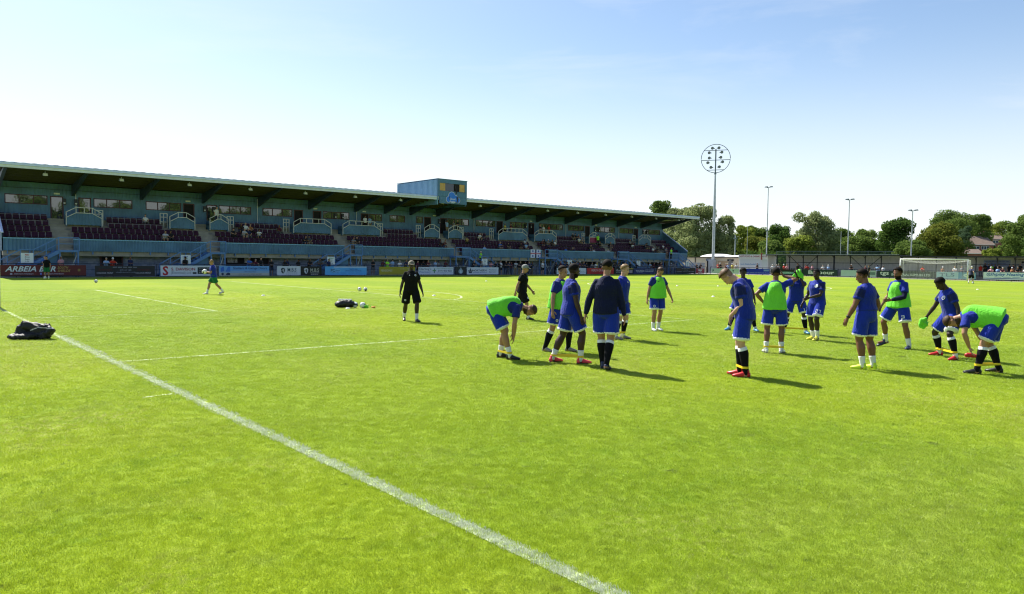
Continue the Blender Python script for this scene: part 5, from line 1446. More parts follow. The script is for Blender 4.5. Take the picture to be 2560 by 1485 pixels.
TORSO = [(-.11, .125, .095, 0), (-.04, .166, .115, -.008), (.04, .170, .115, -.006), (.15, .156, .116, .008), (.25, .164, .126, .010), (.33, .180, .136, .008), (.40, .172, .124, 0), (.445, .138, .096, -.006), (.485, .098, .078, -.008), (.52, .068, .064, -.004), (.55, .058, .058, 0)]
def torso(b, J, d0, d1, inf=0.0, hem=None, wscale=1.0, narrow=None, n=18):
    k = J['k']; pts, rads, refs = [], [], []
    T = [t for t in TORSO if d0 - .001 <= t[0] <= d1 + .001]
    tab = np.array(TORSO)
    def at(d): return [float(np.interp(d, tab[:, 0], tab[:, i])) for i in (1, 2, 3)]
    dsx = sorted(set([d0, d1] + [t[0] for t in T]))
    for d in dsx:
        w, dp, off = at(d); F = J['sfr'](d)
        w2, dp2 = (w + inf) * wscale, dp + inf
        if hem is not None and d < .20: e = (.20 - d) / (.20 - d0); w2 = max(w2, .158 + inf + hem * e); dp2 = max(dp2, .112 + inf + hem * e * .8)
        if narrow and d > narrow[0]: w2 = min(w2, narrow[1])
        pts.append(J['spine'](d) + F[0] * off * k); rads.append((w2 * k, dp2 * k)); refs.append(F[1])
    tube(b, pts, rads, refs, n)
def lerp(a, b, t): return a + (b - a) * t

def body_geo(J, P, lowres=False):
    k = J['k']; b = MB(); bl = P.get('build', 1.0)
    torso(b, J, -.11, .55)
    for s, g in (('L', 1), ('R', -1)):
        sh, el, wr = J['sh'][s], J['elb'][s], J['wr'][s]; Fc = J['sfr'](.5)
        ref = nrm(np.cross(wr - sh, V3(0, 1, .01)) + V3(.01, 0, 0))
        tube(b, [lerp(J['spine'](.44), sh, .50), sh, lerp(sh, el, .35), lerp(sh, el, .7), el, lerp(el, wr, .28), lerp(el, wr, .65), wr],
             [(.050 * k, .050 * k), .054 * k * bl, .052 * k * bl, .046 * k * bl, .040 * k * bl, .043 * k * bl, .034 * k * bl, .026 * k], ref)
        hd, wn = J['hd'][s], J['wn'][s]; side = np.cross(hd, wn)
        tube(b, [wr - hd * .01 * k, wr + hd * .03 * k, wr + hd * .065 * k, wr + hd * .092 * k], [(.025 * k, .020 * k), (.036 * k, .018 * k), (.041 * k, .017 * k), (.038 * k, .014 * k)], side)
        hi, kn, an = J['hip'][s], J['knee'][s], J['ank'][s]
        back = nrm(np.cross(nrm(an - kn), V3(0, 1, 0)) * -1 + 1e-6)
        fwd_ = rotz(J['yaw'][s]) @ V3(1, 0, 0)
        tube(b, [hi + V3(0, 0, .03) * k, lerp(hi, kn, .25), lerp(hi, kn, .6), lerp(hi, kn, .9), kn, lerp(kn, an, .12)], [.094 * k * bl, .094 * k * bl, .078 * k * bl, .063 * k * bl, .061 * k, .056 * k], V3(0, 1, 0))
        tube(b, [kn, lerp(kn, an, .15) - fwd_ * .008 * k, lerp(kn, an, .33) - fwd_ * .016 * k, lerp(kn, an, .6) - fwd_ * .008 * k, lerp(kn, an, .85), an, an - V3(0, 0, .04) * k], [.057 * k, .059 * k * bl, .065 * k * bl, .050 * k * bl, .038 * k, .036 * k, .038 * k], V3(0, 1, 0))
        a2 = J['ank'][s] - V3(0, 0, .045 * k)
        tube(b, [a2 - fwd_ * .055 * k, a2, a2 + fwd_ * .08 * k - V3(0, 0, .01) * k, a2 + fwd_ * .17 * k - V3(0, 0, .022) * k], [.030 * k, .040 * k, .036 * k, .022 * k], V3(0, 1, 0))
    Fh, hc = J['Fh'], J['hc']
    tube(b, [J['nb'] - J['sfr'](.5)[2] * .04 * k, lerp(J['nb'], J['nt'], .5), J['nt'] + Fh[2] * .03 * k], [.066 * k, .056 * k, .055 * k], Fh[1])
    ax = Fh
    ball(b, hc + ax[2] * .030 * k - ax[0] * .010 * k, ax, (.097 * k, .077 * k, .094 * k))
    ball(b, hc - ax[2] * .040 * k + ax[0] * .028 * k, ax, (.066 * k, .058 * k, .074 * k))
    ball(b, hc - ax[2] * .092 * k + ax[0] * .058 * k, ax, (.030 * k, .030 * k, .022 * k))
    ball(b, hc + ax[0] * .070 * k + ax[2] * .012 * k, ax, (.024 * k, .05 * k, .022 * k))
    tube(b, [hc + ax[0] * .082 * k + ax[2] * .010 * k, hc + ax[0] * .100 * k - ax[2] * .018 * k, hc + ax[0] * .108 * k - ax[2] * .034 * k, hc + ax[0] * .085 * k - ax[2] * .042 * k], [.010 * k, .012 * k, .016 * k, .012 * k], ax[1], 8)
    for g in (1, -1): ball(b, hc + ax[1] * .078 * g * k - ax[0] * .012 * k - ax[2] * .008 * k, ax, (.020 * k, .013 * k, .032 * k))
    return b

def extras_geo(J, P):
    """fingers and face details, added to the body surface; material 0 skin, 1 dark, 2 lips"""
    k = J['k']; b = MB()
    curl = P.get('curl', .5)
    for s, g in (('L', 1), ('R', -1)):
        wr, hd, wn = J['wr'][s], J['hd'][s], J['wn'][s]; side = np.cross(hd, wn)
        fwdside = side if np.dot(side, V3(1, 0, 0.2)) > 0 else -side
        for i, ln in enumerate((.072, .082, .076, .060)):
            base = wr + hd * .080 * k + fwdside * (.030 - .020 * i) * k
            d1 = nrm(hd + wn * curl * .45); d2 = nrm(hd + wn * curl * 1.2)
            tube(b, [base, base + d1 * ln * .48 * k, base + d1 * ln * .48 * k + d2 * ln * .52 * k], [.0098 * k, .0088 * k, .0062 * k], fwdside, 6)
        tb = wr + hd * .022 * k + fwdside * .030 * k + wn * .008 * k
        d1 = nrm(hd * .7 + fwdside * .6 + wn * .35); d2 = nrm(hd + fwdside * .15 + wn * .4)
        tube(b, [tb, tb + d1 * .038 * k, tb + d1 * .038 * k + d2 * .032 * k], [.013 * k, .0105 * k, .007 * k], hd, 6)
    ax, hc = J['Fh'], J['hc']
    b.cur = 1
    for g in (1, -1):
        ball(b, hc + ax[0] * .0885 * k + ax[1] * .031 * g * k + ax[2] * .004 * k, ax, (.007 * k, .013 * k, .006 * k), 8, 5)
        ball(b, hc + ax[0] * .0920 * k + ax[1] * .033 * g * k + ax[2] * .024 * k, ax, (.006 * k, .018 * k, .004 * k), 8, 5)
    b.cur = 2
    ball(b, hc + ax[0] * .0925 * k - ax[2] * .066 * k, ax, (.006 * k, .022 * k, .006 * k), 8, 5)
    return b

JOBS = []
def queue(name, b, voxel, parent, mats, post=None, smooth=2):
    o = b.build(name, mats, parent)
    md = o.modifiers.new('r', 'REMESH'); md.mode = 'VOXEL'; md.voxel_size = voxel; md.use_smooth_shade = True
    ms = o.modifiers.new('s', 'SMOOTH'); ms.factor = .5; ms.iterations = smooth
    JOBS.append((o, post)); return o
def run_jobs():
    dg = bpy.context.evaluated_depsgraph_get()
    done = []
    for o, post in JOBS:
        me = bpy.data.meshes.new_from_object(o.evaluated_get(dg)); done.append((o, post, me))
    for o, post, me in done:
        old = o.data; nm = o.name.split('.')[0]; mats = [m_ for m_ in old.materials]
        o.modifiers.clear(); o.data = me; me.name = nm
        me.materials.clear()
        for m_ in mats: me.materials.append(m_)
        me.polygons.foreach_set('material_index', np.zeros(len(me.polygons), dtype=np.int32))
        me.polygons.foreach_set('use_smooth', np.ones(len(me.polygons), dtype=bool))
        if post: post(o)
        bpy.data.meshes.remove(old)
    JOBS.clear()
def append_geo(o, b):
    bm = bmesh.new(); bm.from_mesh(o.data)
    vs = [bm.verts.new(p) for p in b.v]
    for f, mi in zip(b.f, b.mi):
        try: q = bm.faces.new([vs[i] for i in f])
        except ValueError: continue
        q.material_index = mi; q.smooth = True
    bm.to_mesh(o.data); bm.free()
def folds(o, amp, seed, stretch=(1, 1, .45), fr=9.0):
    me = o.data; n = len(me.vertices)
    co = np.empty(n * 3); me.vertices.foreach_get('co', co); co = co.reshape(-1, 3)
    no = np.empty(n * 3); me.vertices.foreach_get('normal', no); no = no.reshape(-1, 3)
    q = co * np.array(stretch) * fr + seed * 7.3
    d = np.zeros(n)
    rg = np.random.default_rng(seed)
    for i in range(7):                     # a few crossing waves, warped: drapes rather than bumps
        w = rg.normal(size=3) * (.6 + .35 * i); ph = rg.random() * 6.28
        w2 = rg.normal(size=3) * .5
        d += np.sin(q @ w + ph + 1.3 * np.sin(q @ w2)) / (1.0 + .45 * i)
    d = d / 3.2; d = np.sign(d) * np.abs(d) ** 1.3
    co += no * (d * amp)[:, None]
    me.vertices.foreach_set('co', co.ravel()); me.update()
def crease(o, amp, seed, fr=7.0):
    me = o.data
    for v in me.vertices:
        q = Vector(v.co) * fr + Vector((seed * 3.1, seed * 1.7, 0))
        q = q + noise.noise_vector(q * .6) * .8
        d = (1 - abs(noise.noise(q)) * 2.4) * .6 + (1 - abs(noise.noise(q * 2.3)) * 2.4) * .35
        v.co += v.normal * amp * (d - .45)
        v.co.z = max(v.co.z, .004)
    me.update()
def paint(o, fn, idx):
    me = o.data; n = len(me.polygons); c = np.empty(n * 3); me.polygons.foreach_get('center', c); c = c.reshape(-1, 3)
    mi = np.empty(n, dtype=np.int32); me.polygons.foreach_get('material_index', mi)
    mi[fn(c)] = idx; me.polygons.foreach_set('material_index', mi)
def smooth_all(o): o.data.polygons.foreach_set('use_smooth', np.ones(len(o.data.polygons), dtype=bool)); return o

def skin_mat(name, col):
    m_ = mat(name, col, .48, .35, var=.08, vscale=6)
    b = m_.node_tree.nodes['Principled BSDF']
    b.inputs['Subsurface Weight'].default_value = .08; b.inputs['Subsurface Radius'].default_value = (.02, .008, .004); b.inputs['Subsurface Scale'].default_value = .5
    return m_
def cloth(name, col, rough=.75, sheen=.15):
    m_ = mat(name, col, rough, .15, var=.05, vscale=8, bump=.55, bscale=15)
    nd = m_.node_tree.nodes
    for q in nd:
        if q.type == 'TEX_NOISE' and q.inputs['Scale'].default_value == 15:
            q.inputs['Distortion'].default_value = 1.6
            mq = nd.new('ShaderNodeMapping'); mq.inputs['Scale'].default_value = (1, 1, .45)
            lk = q.inputs['Vector'].links[0]; m_.node_tree.links.new(lk.from_socket, mq.inputs['Vector']); m_.node_tree.links.new(mq.outputs[0], q.inputs['Vector'])
        if q.type == 'BUMP': q.inputs['Distance'].default_value = .035
    b = m_.node_tree.nodes['Principled BSDF']; b.inputs['Sheen Weight'].default_value = sheen
    return m_
SK = {'deep': skin_mat('skin_deep', (.040, .022, .014)), 'dark': skin_mat('skin_dark', (.060, .030, .017)), 'brown': skin_mat('skin_brown', (.19, .085, .045)), 'tan': skin_mat('skin_tan', (.36, .19, .11)), 'fair': skin_mat('skin_fair', (.52, .30, .21))}
HAIRM = {'black': mat('hair_black', (.007, .005, .004), .8, .15, var=.3, vscale=60), 'brown': mat('hair_brown', (.055, .028, .014), .6, .3, var=.3, vscale=60), 'ginger': mat('hair_light_brown', (.105, .055, .026), .6, .3, var=.3, vscale=60), 'fair': mat('hair_fair', (.22, .135, .062), .6, .3, var=.25, vscale=60), 'white': mat('hair_white', (.65, .62, .58), .6, .3, var=.1, vscale=60), 'grey': mat('hair_grey', (.30, .28, .26), .6, .3, var=.2, vscale=60)}
M_EYE = mat('eye_dark', (.015, .010, .008), .4); M_LIP = mat('lip', (.22, .07, .06), .5)
C_BLUE = cloth('shirt_blue', (.007, .023, .27)); C_NAVY = cloth('shirt_navy', (.007, .010, .042), .8, .05); C_SHORT = cloth('shorts_blue', (.008, .029, .34)); C_WHITE = cloth('cloth_white', (.78, .78, .78)); C_BIB = cloth('bib_green', (.17, .66, .045), .7, .1)
C_BLACK = cloth('kit_black', (.007, .007, .009), .9, 0); C_SOCKK = cloth('sock_black', (.006, .006, .010), .9, 0); C_GREEN = cloth('shorts_green', (.010, .15, .045)); C_CAPB = cloth('cap_beige', (.17, .15, .11)); C_CAPG = cloth('cap_grey', (.22, .23, .22)); C_TEE = cloth('sleeve_dark_blue', (.010, .022, .16))
C_PANEL = cloth('sleeve_panel', (.006, .012, .085))
M_BAND = mat('rubber_yellow', (.80, .58, .02), .5)
BOOTM = {'white': mat('boot_white', (.75, .75, .74), .35), 'black': mat('boot_black', (.014, .014, .016), .35), 'red': mat('boot_red', (.52, .02, .025), .35), 'coral': mat('boot_coral', (.85, .07, .10), .35), 'navy': mat('boot_navy', (.03, .035, .09), .35), 'blue': mat('boot_cyan', (.08, .28, .50), .35), 'neon': mat('boot_neon', (.62, .80, .04), .35), 'yellow': mat('boot_yellow', (.70, .66, .06), .35), 'grey': mat('boot_grey', (.22, .19, .19), .35)}

def hair_geo(J, style, seed):
    k, ax, hc = J['k'], J['Fh'], J['hc']; c = hc + ax[2] * .030 * k - ax[0] * .010 * k
    b = MB(); n, m_ = 26, 18; v, keep = [], []
    thick = {'fade': .012, 'short': .012, 'curly': .018, 'quiff': .018, 'buzz': .004, 'afro': .022, 'long': .022}[style]
    for j in range(m_ + 1):
        th = math.pi * j / m_
        for i in range(n):
            a = 2 * math.pi * i / n
            d = V3(math.sin(th) * math.cos(a), math.sin(th) * math.sin(a), math.cos(th))
            rr_ = thick * (1.0 if style != 'quiff' else 1 + .9 * max(0, d[0]) * max(0, d[2]))
            if style in ('curly', 'afro', 'quiff', 'long'): rr_ *= 1 + .45 * noise.noise(Vector(d * 7 + seed))
            rr_ *= 1 + .35 * noise.noise(Vector(d * 19 + seed))
            tap = 1 if d[2] > .45 else max(.45, (d[2] + .6) / 1.05)
            rr_ *= tap
            p = c + ax[0] * d[0] * (.097 + rr_) * k + ax[1] * d[1] * (.077 + rr_) * k + ax[2] * d[2] * (.094 + rr_) * k
            v.append(p)
            line = (-.58 if d[0] < -.35 else -.58 + (d[0] + .35) * .95) + .10 * noise.noise(Vector(d * 11 + seed))
            if style == 'long': line -= .5 * (d[0] < .1)
            if style in ('fade', 'short', 'quiff', 'curly'): line = max(line, -.58) + (.42 if style in ('fade', 'quiff') else .22) * (1 if d[0] < .5 else .4)
            keep.append(d[2] > line)
    f = []
    for j in range(m_):
        for i in range(n):
            q = (j * n + i, j * n + (i + 1) % n, (j + 1) * n + (i + 1) % n, (j + 1) * n + i)
            if all(keep[t] for t in q): f.append(q[::-1])
    nv = len(v)
    v2 = [c + (p - c) * .90 for p in v]                       # inner skin, so the hair has thickness
    f2 = [tuple(t + nv for t in q[::-1]) for q in f]
    ec = {}
    for q in f:
        for s_, e in zip(q, q[1:] + q[:1]): ec[(s_, e)] = 1
    rim = [(e, s_, s_ + nv, e + nv) for (s_, e) in ec if (e, s_) not in ec and s_ != e]
    b.add(v + v2, f + f2 + rim)
    return b

def cap_geo(J):
    k, ax, hc = J['k'], J['Fh'], J['hc']; c = hc + ax[2] * .032 * k - ax[0] * .008 * k
    b = MB(); n, m_ = 24, 8; v, f = [], []
    for lay, e in ((0, .016), (1, .008)):
        for j in range(m_ + 1):
            th = (math.pi * .53) * j / m_
            for i in range(n):
                a = 2 * math.pi * i / n
                d = (math.sin(th) * math.cos(a), math.sin(th) * math.sin(a), math.cos(th))
                v.append(c + ax[0] * d[0] * (.099 + e) * k + ax[1] * d[1] * (.079 + e) * k + ax[2] * d[2] * (.094 + e) * k)
    N = (m_ + 1) * n
    for j in range(m_):
        for i in range(n):
            q = (j * n + i, j * n + (i + 1) % n, (j + 1) * n + (i + 1) % n, (j + 1) * n + i); f.append(q[::-1]); f.append(tuple(t + N for t in q))
    for i in range(n): f.append((m_ * n + i, m_ * n + (i + 1) % n, N + m_ * n + (i + 1) % n, N + m_ * n + i))
    b.add(v, f)
    pv = MB(); vv = []
    for (x, y, z) in [(.075, .075, .012), (.12, .072, .006), (.165, .045, -.004), (.178, 0, -.006), (.165, -.045, -.004), (.12, -.072, .006), (.075, -.075, .012)]:
        vv.append(c + (ax[0] * x + ax[1] * y + ax[2] * z) * k)
    vv2 = [p + ax[2] * .007 * k for p in vv]
    nn = len(vv)
    pv.add(vv + vv2, [tuple(range(nn - 1, -1, -1)), tuple(range(nn, 2 * nn))] + [(i, (i + 1) % nn, nn + (i + 1) % nn, nn + i) for i in range(nn)])
    return b, pv

def limb_param(a, b): d = b - a; L2 = d @ d; return lambda c: ((c - a) @ d) / L2

def shirt_geo(J, sleeve, hem=-.07, inf=.020, n=18):
    k = J['k']; b = MB(); torso(b, J, hem, .525, inf, .028, n=n)
    for s, g in (('L', 1), ('R', -1)):
        sh, el, wr = J['sh'][s], J['elb'][s], J['wr'][s]
        ref = nrm(np.cross(wr - sh, V3(0, 1, .01)) + V3(.01, 0, 0))
        inn = lerp(J['spine'](.43), sh, .45)
        if sleeve == 'short': tube(b, [inn, sh, lerp(sh, el, .3), lerp(sh, el, .62)], [.062 * k, .066 * k, .070 * k, .076 * k], ref)
        else: tube(b, [inn, sh, lerp(sh, el, .3), lerp(sh, el, .7), el, lerp(el, wr, .3), lerp(el, wr, .7), lerp(el, wr, .97)], [.062 * k, .065 * k, .064 * k, .058 * k, .054 * k, .052 * k, .045 * k, .036 * k], ref)
    return b
def shorts_geo(J, leglen=.80, flare=.026, n=14):
    k = J['k']; b = MB(); torso(b, J, -.11, .09, .022)
    for s, g in (('L', 1), ('R', -1)):
        hi, kn = J['hip'][s], J['knee'][s]; an = J['ank'][s]
        out = J['sfr'](0)[1] * g * .012 * k
        if leglen <= 1: tube(b, [hi + V3(0, 0, .04) * k, lerp(hi, kn, .25) + out, lerp(hi, kn, leglen * .75) + out, lerp(hi, kn, leglen) + out], [.108 * k, .118 * k, (.104 + flare * .6) * k, (.100 + flare) * k], V3(0, 1, 0), n)
        else: tube(b, [hi + V3(0, 0, .04) * k, lerp(hi, kn, .3), lerp(hi, kn, .7), kn, lerp(kn, an, .4), an - V3(0, 0, .03)], [.100 * k, .100 * k, .082 * k, .072 * k, .070 * k, .062 * k], V3(0, 1, 0), n)
    return b
def sock_geo(J, s, top, n=12):
    k = J['k']; kn, an = J['knee'][s], J['ank'][s]; fwd_ = rotz(J['yaw'][s]) @ V3(1, 0, 0)
    prof = [(0, .058), (.15, .061), (.33, .068), (.6, .053), (.85, .041), (1, .038)]
    def at(t): return float(np.interp(t, [p[0] for p in prof], [p[1] for p in prof]))
    b = MB(); ts = np.linspace(top, 1.0, 9)
    off = lambda t: float(np.interp(t, [0, .15, .33, .6, .85, 1], [0, .008, .016, .008, 0, 0]))
    pts = [lerp(kn, an, t) - fwd_ * off(t) * k for t in ts] + [an - V3(0, 0, .05) * k]
    tube(b, pts, [(at(t) + .007) * k for t in ts] + [.040 * k], V3(0, 1, 0), n)
    return b, limb_param(kn, an)
def boot_geo(J, s):
    k = J['k']; an = J['ank'][s]; y = J['yaw'][s]; lift = J['lift'][s]
    f = rotz(y) @ V3(1, 0, 0); l = rotz(y) @ V3(0, 1, 0)
    pt = math.atan2(lift, .16) if lift else 0
    o0 = an - V3(0, 0, .088 * k); b = MB()
    def P_(x, z): 
        return o0 + f * (x * math.cos(pt) + z * math.sin(pt)) * k + V3(0, 0, 1) * (z * math.cos(pt) - x * math.sin(pt)) * k
    tube(b, [P_(-.062, .040), P_(-.045, .042), P_(-.01, .048), P_(.05, .045), P_(.11, .034), P_(.165, .027), P_(.198, .024)], [(.024 * k, .030 * k), (.033 * k, .040 * k), (.036 * k, .046 * k), (.040 * k, .044 * k), (.045 * k, .032 * k), (.040 * k, .025 * k), (.020 * k, .016 * k)], l, 12)
    tube(b, [P_(-.012, .05), P_(-.008, .085), P_(-.005, .112)], [(.034 * k, .046 * k), (.038 * k, .046 * k), (.040 * k, .044 * k)], l, 12)
    b.cur = 1
    tube(b, [P_(-.066, .010), P_(-.03, .009), P_(.05, .010), P_(.12, .010), P_(.185, .014)], [(.026 * k, .008 * k), (.034 * k, .009 * k), (.036 * k, .009 * k), (.045 * k, .009 * k), (.026 * k, .008 * k)], l, 10)
    for x, q in ((-.045, .02), (-.045, -.02), (.10, .028), (.10, -.028), (.14, .0)):
        c = P_(x, .0) + l * q * k; b.box(c[0] - .006, c[0] + .006, c[1] - .006, c[1] + .006, c[2] - .004, c[2] + .01)
    return b

DECALS = []
SKC = {'deep': (.040, .022, .014), 'dark': (.060, .030, .017), 'brown': (.19, .085, .045), 'tan': (.36, .19, .11), 'fair': (.52, .30, .21)}
HC = {'black': (.007, .005, .004), 'brown': (.055, .028, .014), 'ginger': (.105, .055, .026), 'fair': (.22, .135, .062), 'white': (.65, .62, .58), 'grey': (.30, .28, .26)}
def fade_mat(sk, hr): return mat('stubble_%s_%s' % (sk, hr), tuple(a * .42 + b * .58 for a, b in zip(SKC[sk], HC[hr])), .7, .2)
def person(label, loc, hdg, P, skin, hair, shirt=None, bib=False, shorts=None, hem=True, socks=('white', 'white'), boots='black', sleeve='short', cap=None, seed=0, beard=False, decals=(), under=None, legskin=None, collar=None, glove=None):
    J = skeleton(P); k = J['k']; S0 = SK[skin]
    def post_body(o):
        append_geo(o, extras_geo(J, P))
        ax, hc = J['Fh'], J['hc']
        if beard:
            def fb(c): q = (c - hc) / k; u = q @ ax[2]; f = q @ ax[0]; w = np.abs(q @ ax[1]); return (u < -.045) & (u > -.13) & (f > -.02) & (w < .075) & ~((np.abs(u + .066) < .010) & (w < .022) & (f > .07))
            paint(o, fb, 3)
        if hair and hair[0] in ('fade', 'short', 'quiff', 'curly') and hair[1] != 'white':
            cc = hc + ax[2] * .030 * k - ax[0] * .010 * k
            def ff(c): q = (c - cc) / k; u = q @ ax[2]; f = q @ ax[0]; return (u > -.075 + np.maximum(0, f + .02) * 1.2) & (f < .055) & (np.linalg.norm(q, axis=1) < .125) & (np.abs((q + 0) @ ax[1]) < .084)
            paint(o, ff, 4)
        for nm, D in DEC: D(o)
    DEC = []
    root = queue('person', body_geo(J, P), .0125 * k, None, [S0, M_EYE, M_LIP, HAIRM[hair[1]] if hair else M_EYE, fade_mat(skin, hair[1]) if hair else S0], None, 1)
    JOBS[-1] = (root, post_body)
    root.location = (loc[0], loc[1], 0); root.rotation_euler = (0, 0, R(hdg))
    tag(root, label, 'person')
    parts = {}
    if hair and not cap: smooth_all(link('hair', hair_geo(J, hair[0], seed).mesh('hair'), root, HAIRM[hair[1]]))
    if cap:
        if hair: smooth_all(link('hair', hair_geo(J, 'buzz', seed).mesh('hair'), root, HAIRM[hair[1]]))
        c_, v_ = cap_geo(J); co = smooth_all(link('cap', c_.mesh('cap'), root, cap)); link('visor', v_.mesh('visor'), co, cap)
    sh = shirt or C_BLUE
    def post_shirt(o):
        if J.get('hemw'): pass
        folds(o, .010 * k, seed + 1, (1, 1, .5), 11)
        if P.get('panel'):
            def fs(c):
                out = np.zeros(len(c), bool)
                for s in 'LR':
                    q = limb_param(J['sh'][s], J['elb'][s])(c); dd = np.linalg.norm(c - (J['sh'][s] + np.clip(q, 0, 1)[:, None] * (J['elb'][s] - J['sh'][s])), axis=1)
                    out |= (q > .02) & (q < .50) & (dd < .105 * k)
                return out
            paint(o, fs, 1)
    so = queue('shirt', shirt_geo(J, sleeve, P.get('hem', -.07), P.get('loose', .028)), .0135 * k, root, [sh, C_PANEL], post_shirt, 2); parts['shirt'] = so
    if under:
        for s in under:
            el, wr, shd = J['elb'][s], J['wr'][s], J['sh'][s]; b = MB()
            tube(b, [lerp(shd, el, .5), lerp(shd, el, .8), el, lerp(el, wr, .3), lerp(el, wr, .7), lerp(el, wr, .92)], [.058 * k, .054 * k, .050 * k, .052 * k, .044 * k, .036 * k], V3(1, 0, .2))
            queue('undersleeve', b, .013 * k, root, C_NAVY, lambda o: folds(o, .004, seed), 1)
    if bib:
        b = MB(); torso(b, J, -.055, .515, .034, .034, narrow=(.30, .185)); 
        # straps: the bib narrows over the shoulders so the sleeves stand out at its sides
        b = MB(); k_ = k
        pts, rads, refs = [], [], []
        for d, w, dp in ((-.045, .246, .206), (.05, .234, .194), (.15, .218, .182), (.24, .200, .180), (.30, .178, .188), (.35, .156, .192), (.40, .140, .184), (.44, .128, .162), (.475, .112, .134), (.50, .092, .100)):
            F = J['sfr'](d); pts.append(J['spine'](d)); rads.append((w * k, dp * k)); refs.append(F[1])
        tube(b, pts, rads, refs, 26, .72)
        parts['bib'] = queue('bib', b, .0135 * k, root, [C_BIB], lambda o: folds(o, .015 * k, seed + 5, (1, 1, .30), 10), 2)
    shm = shorts or C_SHORT
    LL = P.get('leglen', .80)
    lp = {s: (limb_param(J['hip'][s], J['knee'][s]), J['hip'][s], J['knee'][s]) for s in 'LR'}
    def post_short(o):
        folds(o, .010 * k, seed + 2, (1, 1, .5), 10)
    so2 = queue('shorts', shorts_geo(J, LL), .0135 * k, root, [shm, C_WHITE], post_short, 2); parts['shorts'] = so2
    if hem:
        for s, g in (('L', 1), ('R', -1)):
            hi, kn = J['hip'][s], J['knee'][s]; out = J['sfr'](0)[1] * g * .012 * k; b = MB()
            tube(b, [lerp(hi, kn, LL - .075) + out, lerp(hi, kn, LL - .03) + out, lerp(hi, kn, LL + .012) + out], [.119 * k, .124 * k, .126 * k], V3(0, 1, 0), 26)
            ho = smooth_all(link('hem', b.mesh('hem'), so2, C_WHITE)); folds(ho, .006 * k, seed + 2, (1, 1, .5), 10)
    for s, sk in zip('LR', socks):
        if sk is None: continue
        top = .12 if sk.startswith('black') else .66
        b, q = sock_geo(J, s, top)
        o = smooth_all(link('sock', b.mesh('sock'), root, [C_SOCKK if sk.startswith('black') else C_WHITE, C_WHITE, C_SOCKK]))
        if sk.startswith('black'):
            paint(o, lambda c, q=q: (q(c) < .20), 1); paint(o, lambda c, q=q: (q(c) < .235) & (q(c) > .20), 0); 
            an_, kn_ = J['ank'][s], J['knee'][s]; bk_ = rotz(J['yaw'][s]) @ V3(-.8, .6 if s == 'L' else -.6, 0)
            paint(o, lambda c, q=q, a=an_, kk=kn_, bk=bk_: (q(c) > .42) & (q(c) < .50) & (((c - (kk + q(c)[:, None] * (a - kk))) @ bk) > .051), 1)
            if sk == 'black_white': paint(o, lambda c, q=q: q(c) > .84, 1)
    for s in 'LR':
        bo = smooth_all(link('boot', boot_geo(J, s).mesh('boot'), root, [BOOTM[boots], BOOTM['black'] if boots != 'neon' else BOOTM['neon']]))
    if glove:
        for s in 'LR':
            b = MB(); hd, wn = J['hd'][s], J['wn'][s]; side = np.cross(hd, wn); wr = J['wr'][s]
            tube(b, [wr - hd * .04 * k, wr + hd * .03 * k, wr + hd * .10 * k, wr + hd * .165 * k], [(.042 * k, .034 * k), (.052 * k, .036 * k), (.058 * k, .034 * k), (.04 * k, .022 * k)], side); 
            for i in range(4): 
                b0_ = wr + hd * .10 * k + side * (.038 - .025 * i) * k; tube(b, [b0_, b0_ + hd * .055 * k, b0_ + nrm(hd + wn * .5) * .10 * k], [.017 * k, .016 * k, .012 * k], side, 6)
            smooth_all(b.build('glove', glove, root))
    for dc in decals: DECALS.append((parts, J, root, dc))
    return root, J

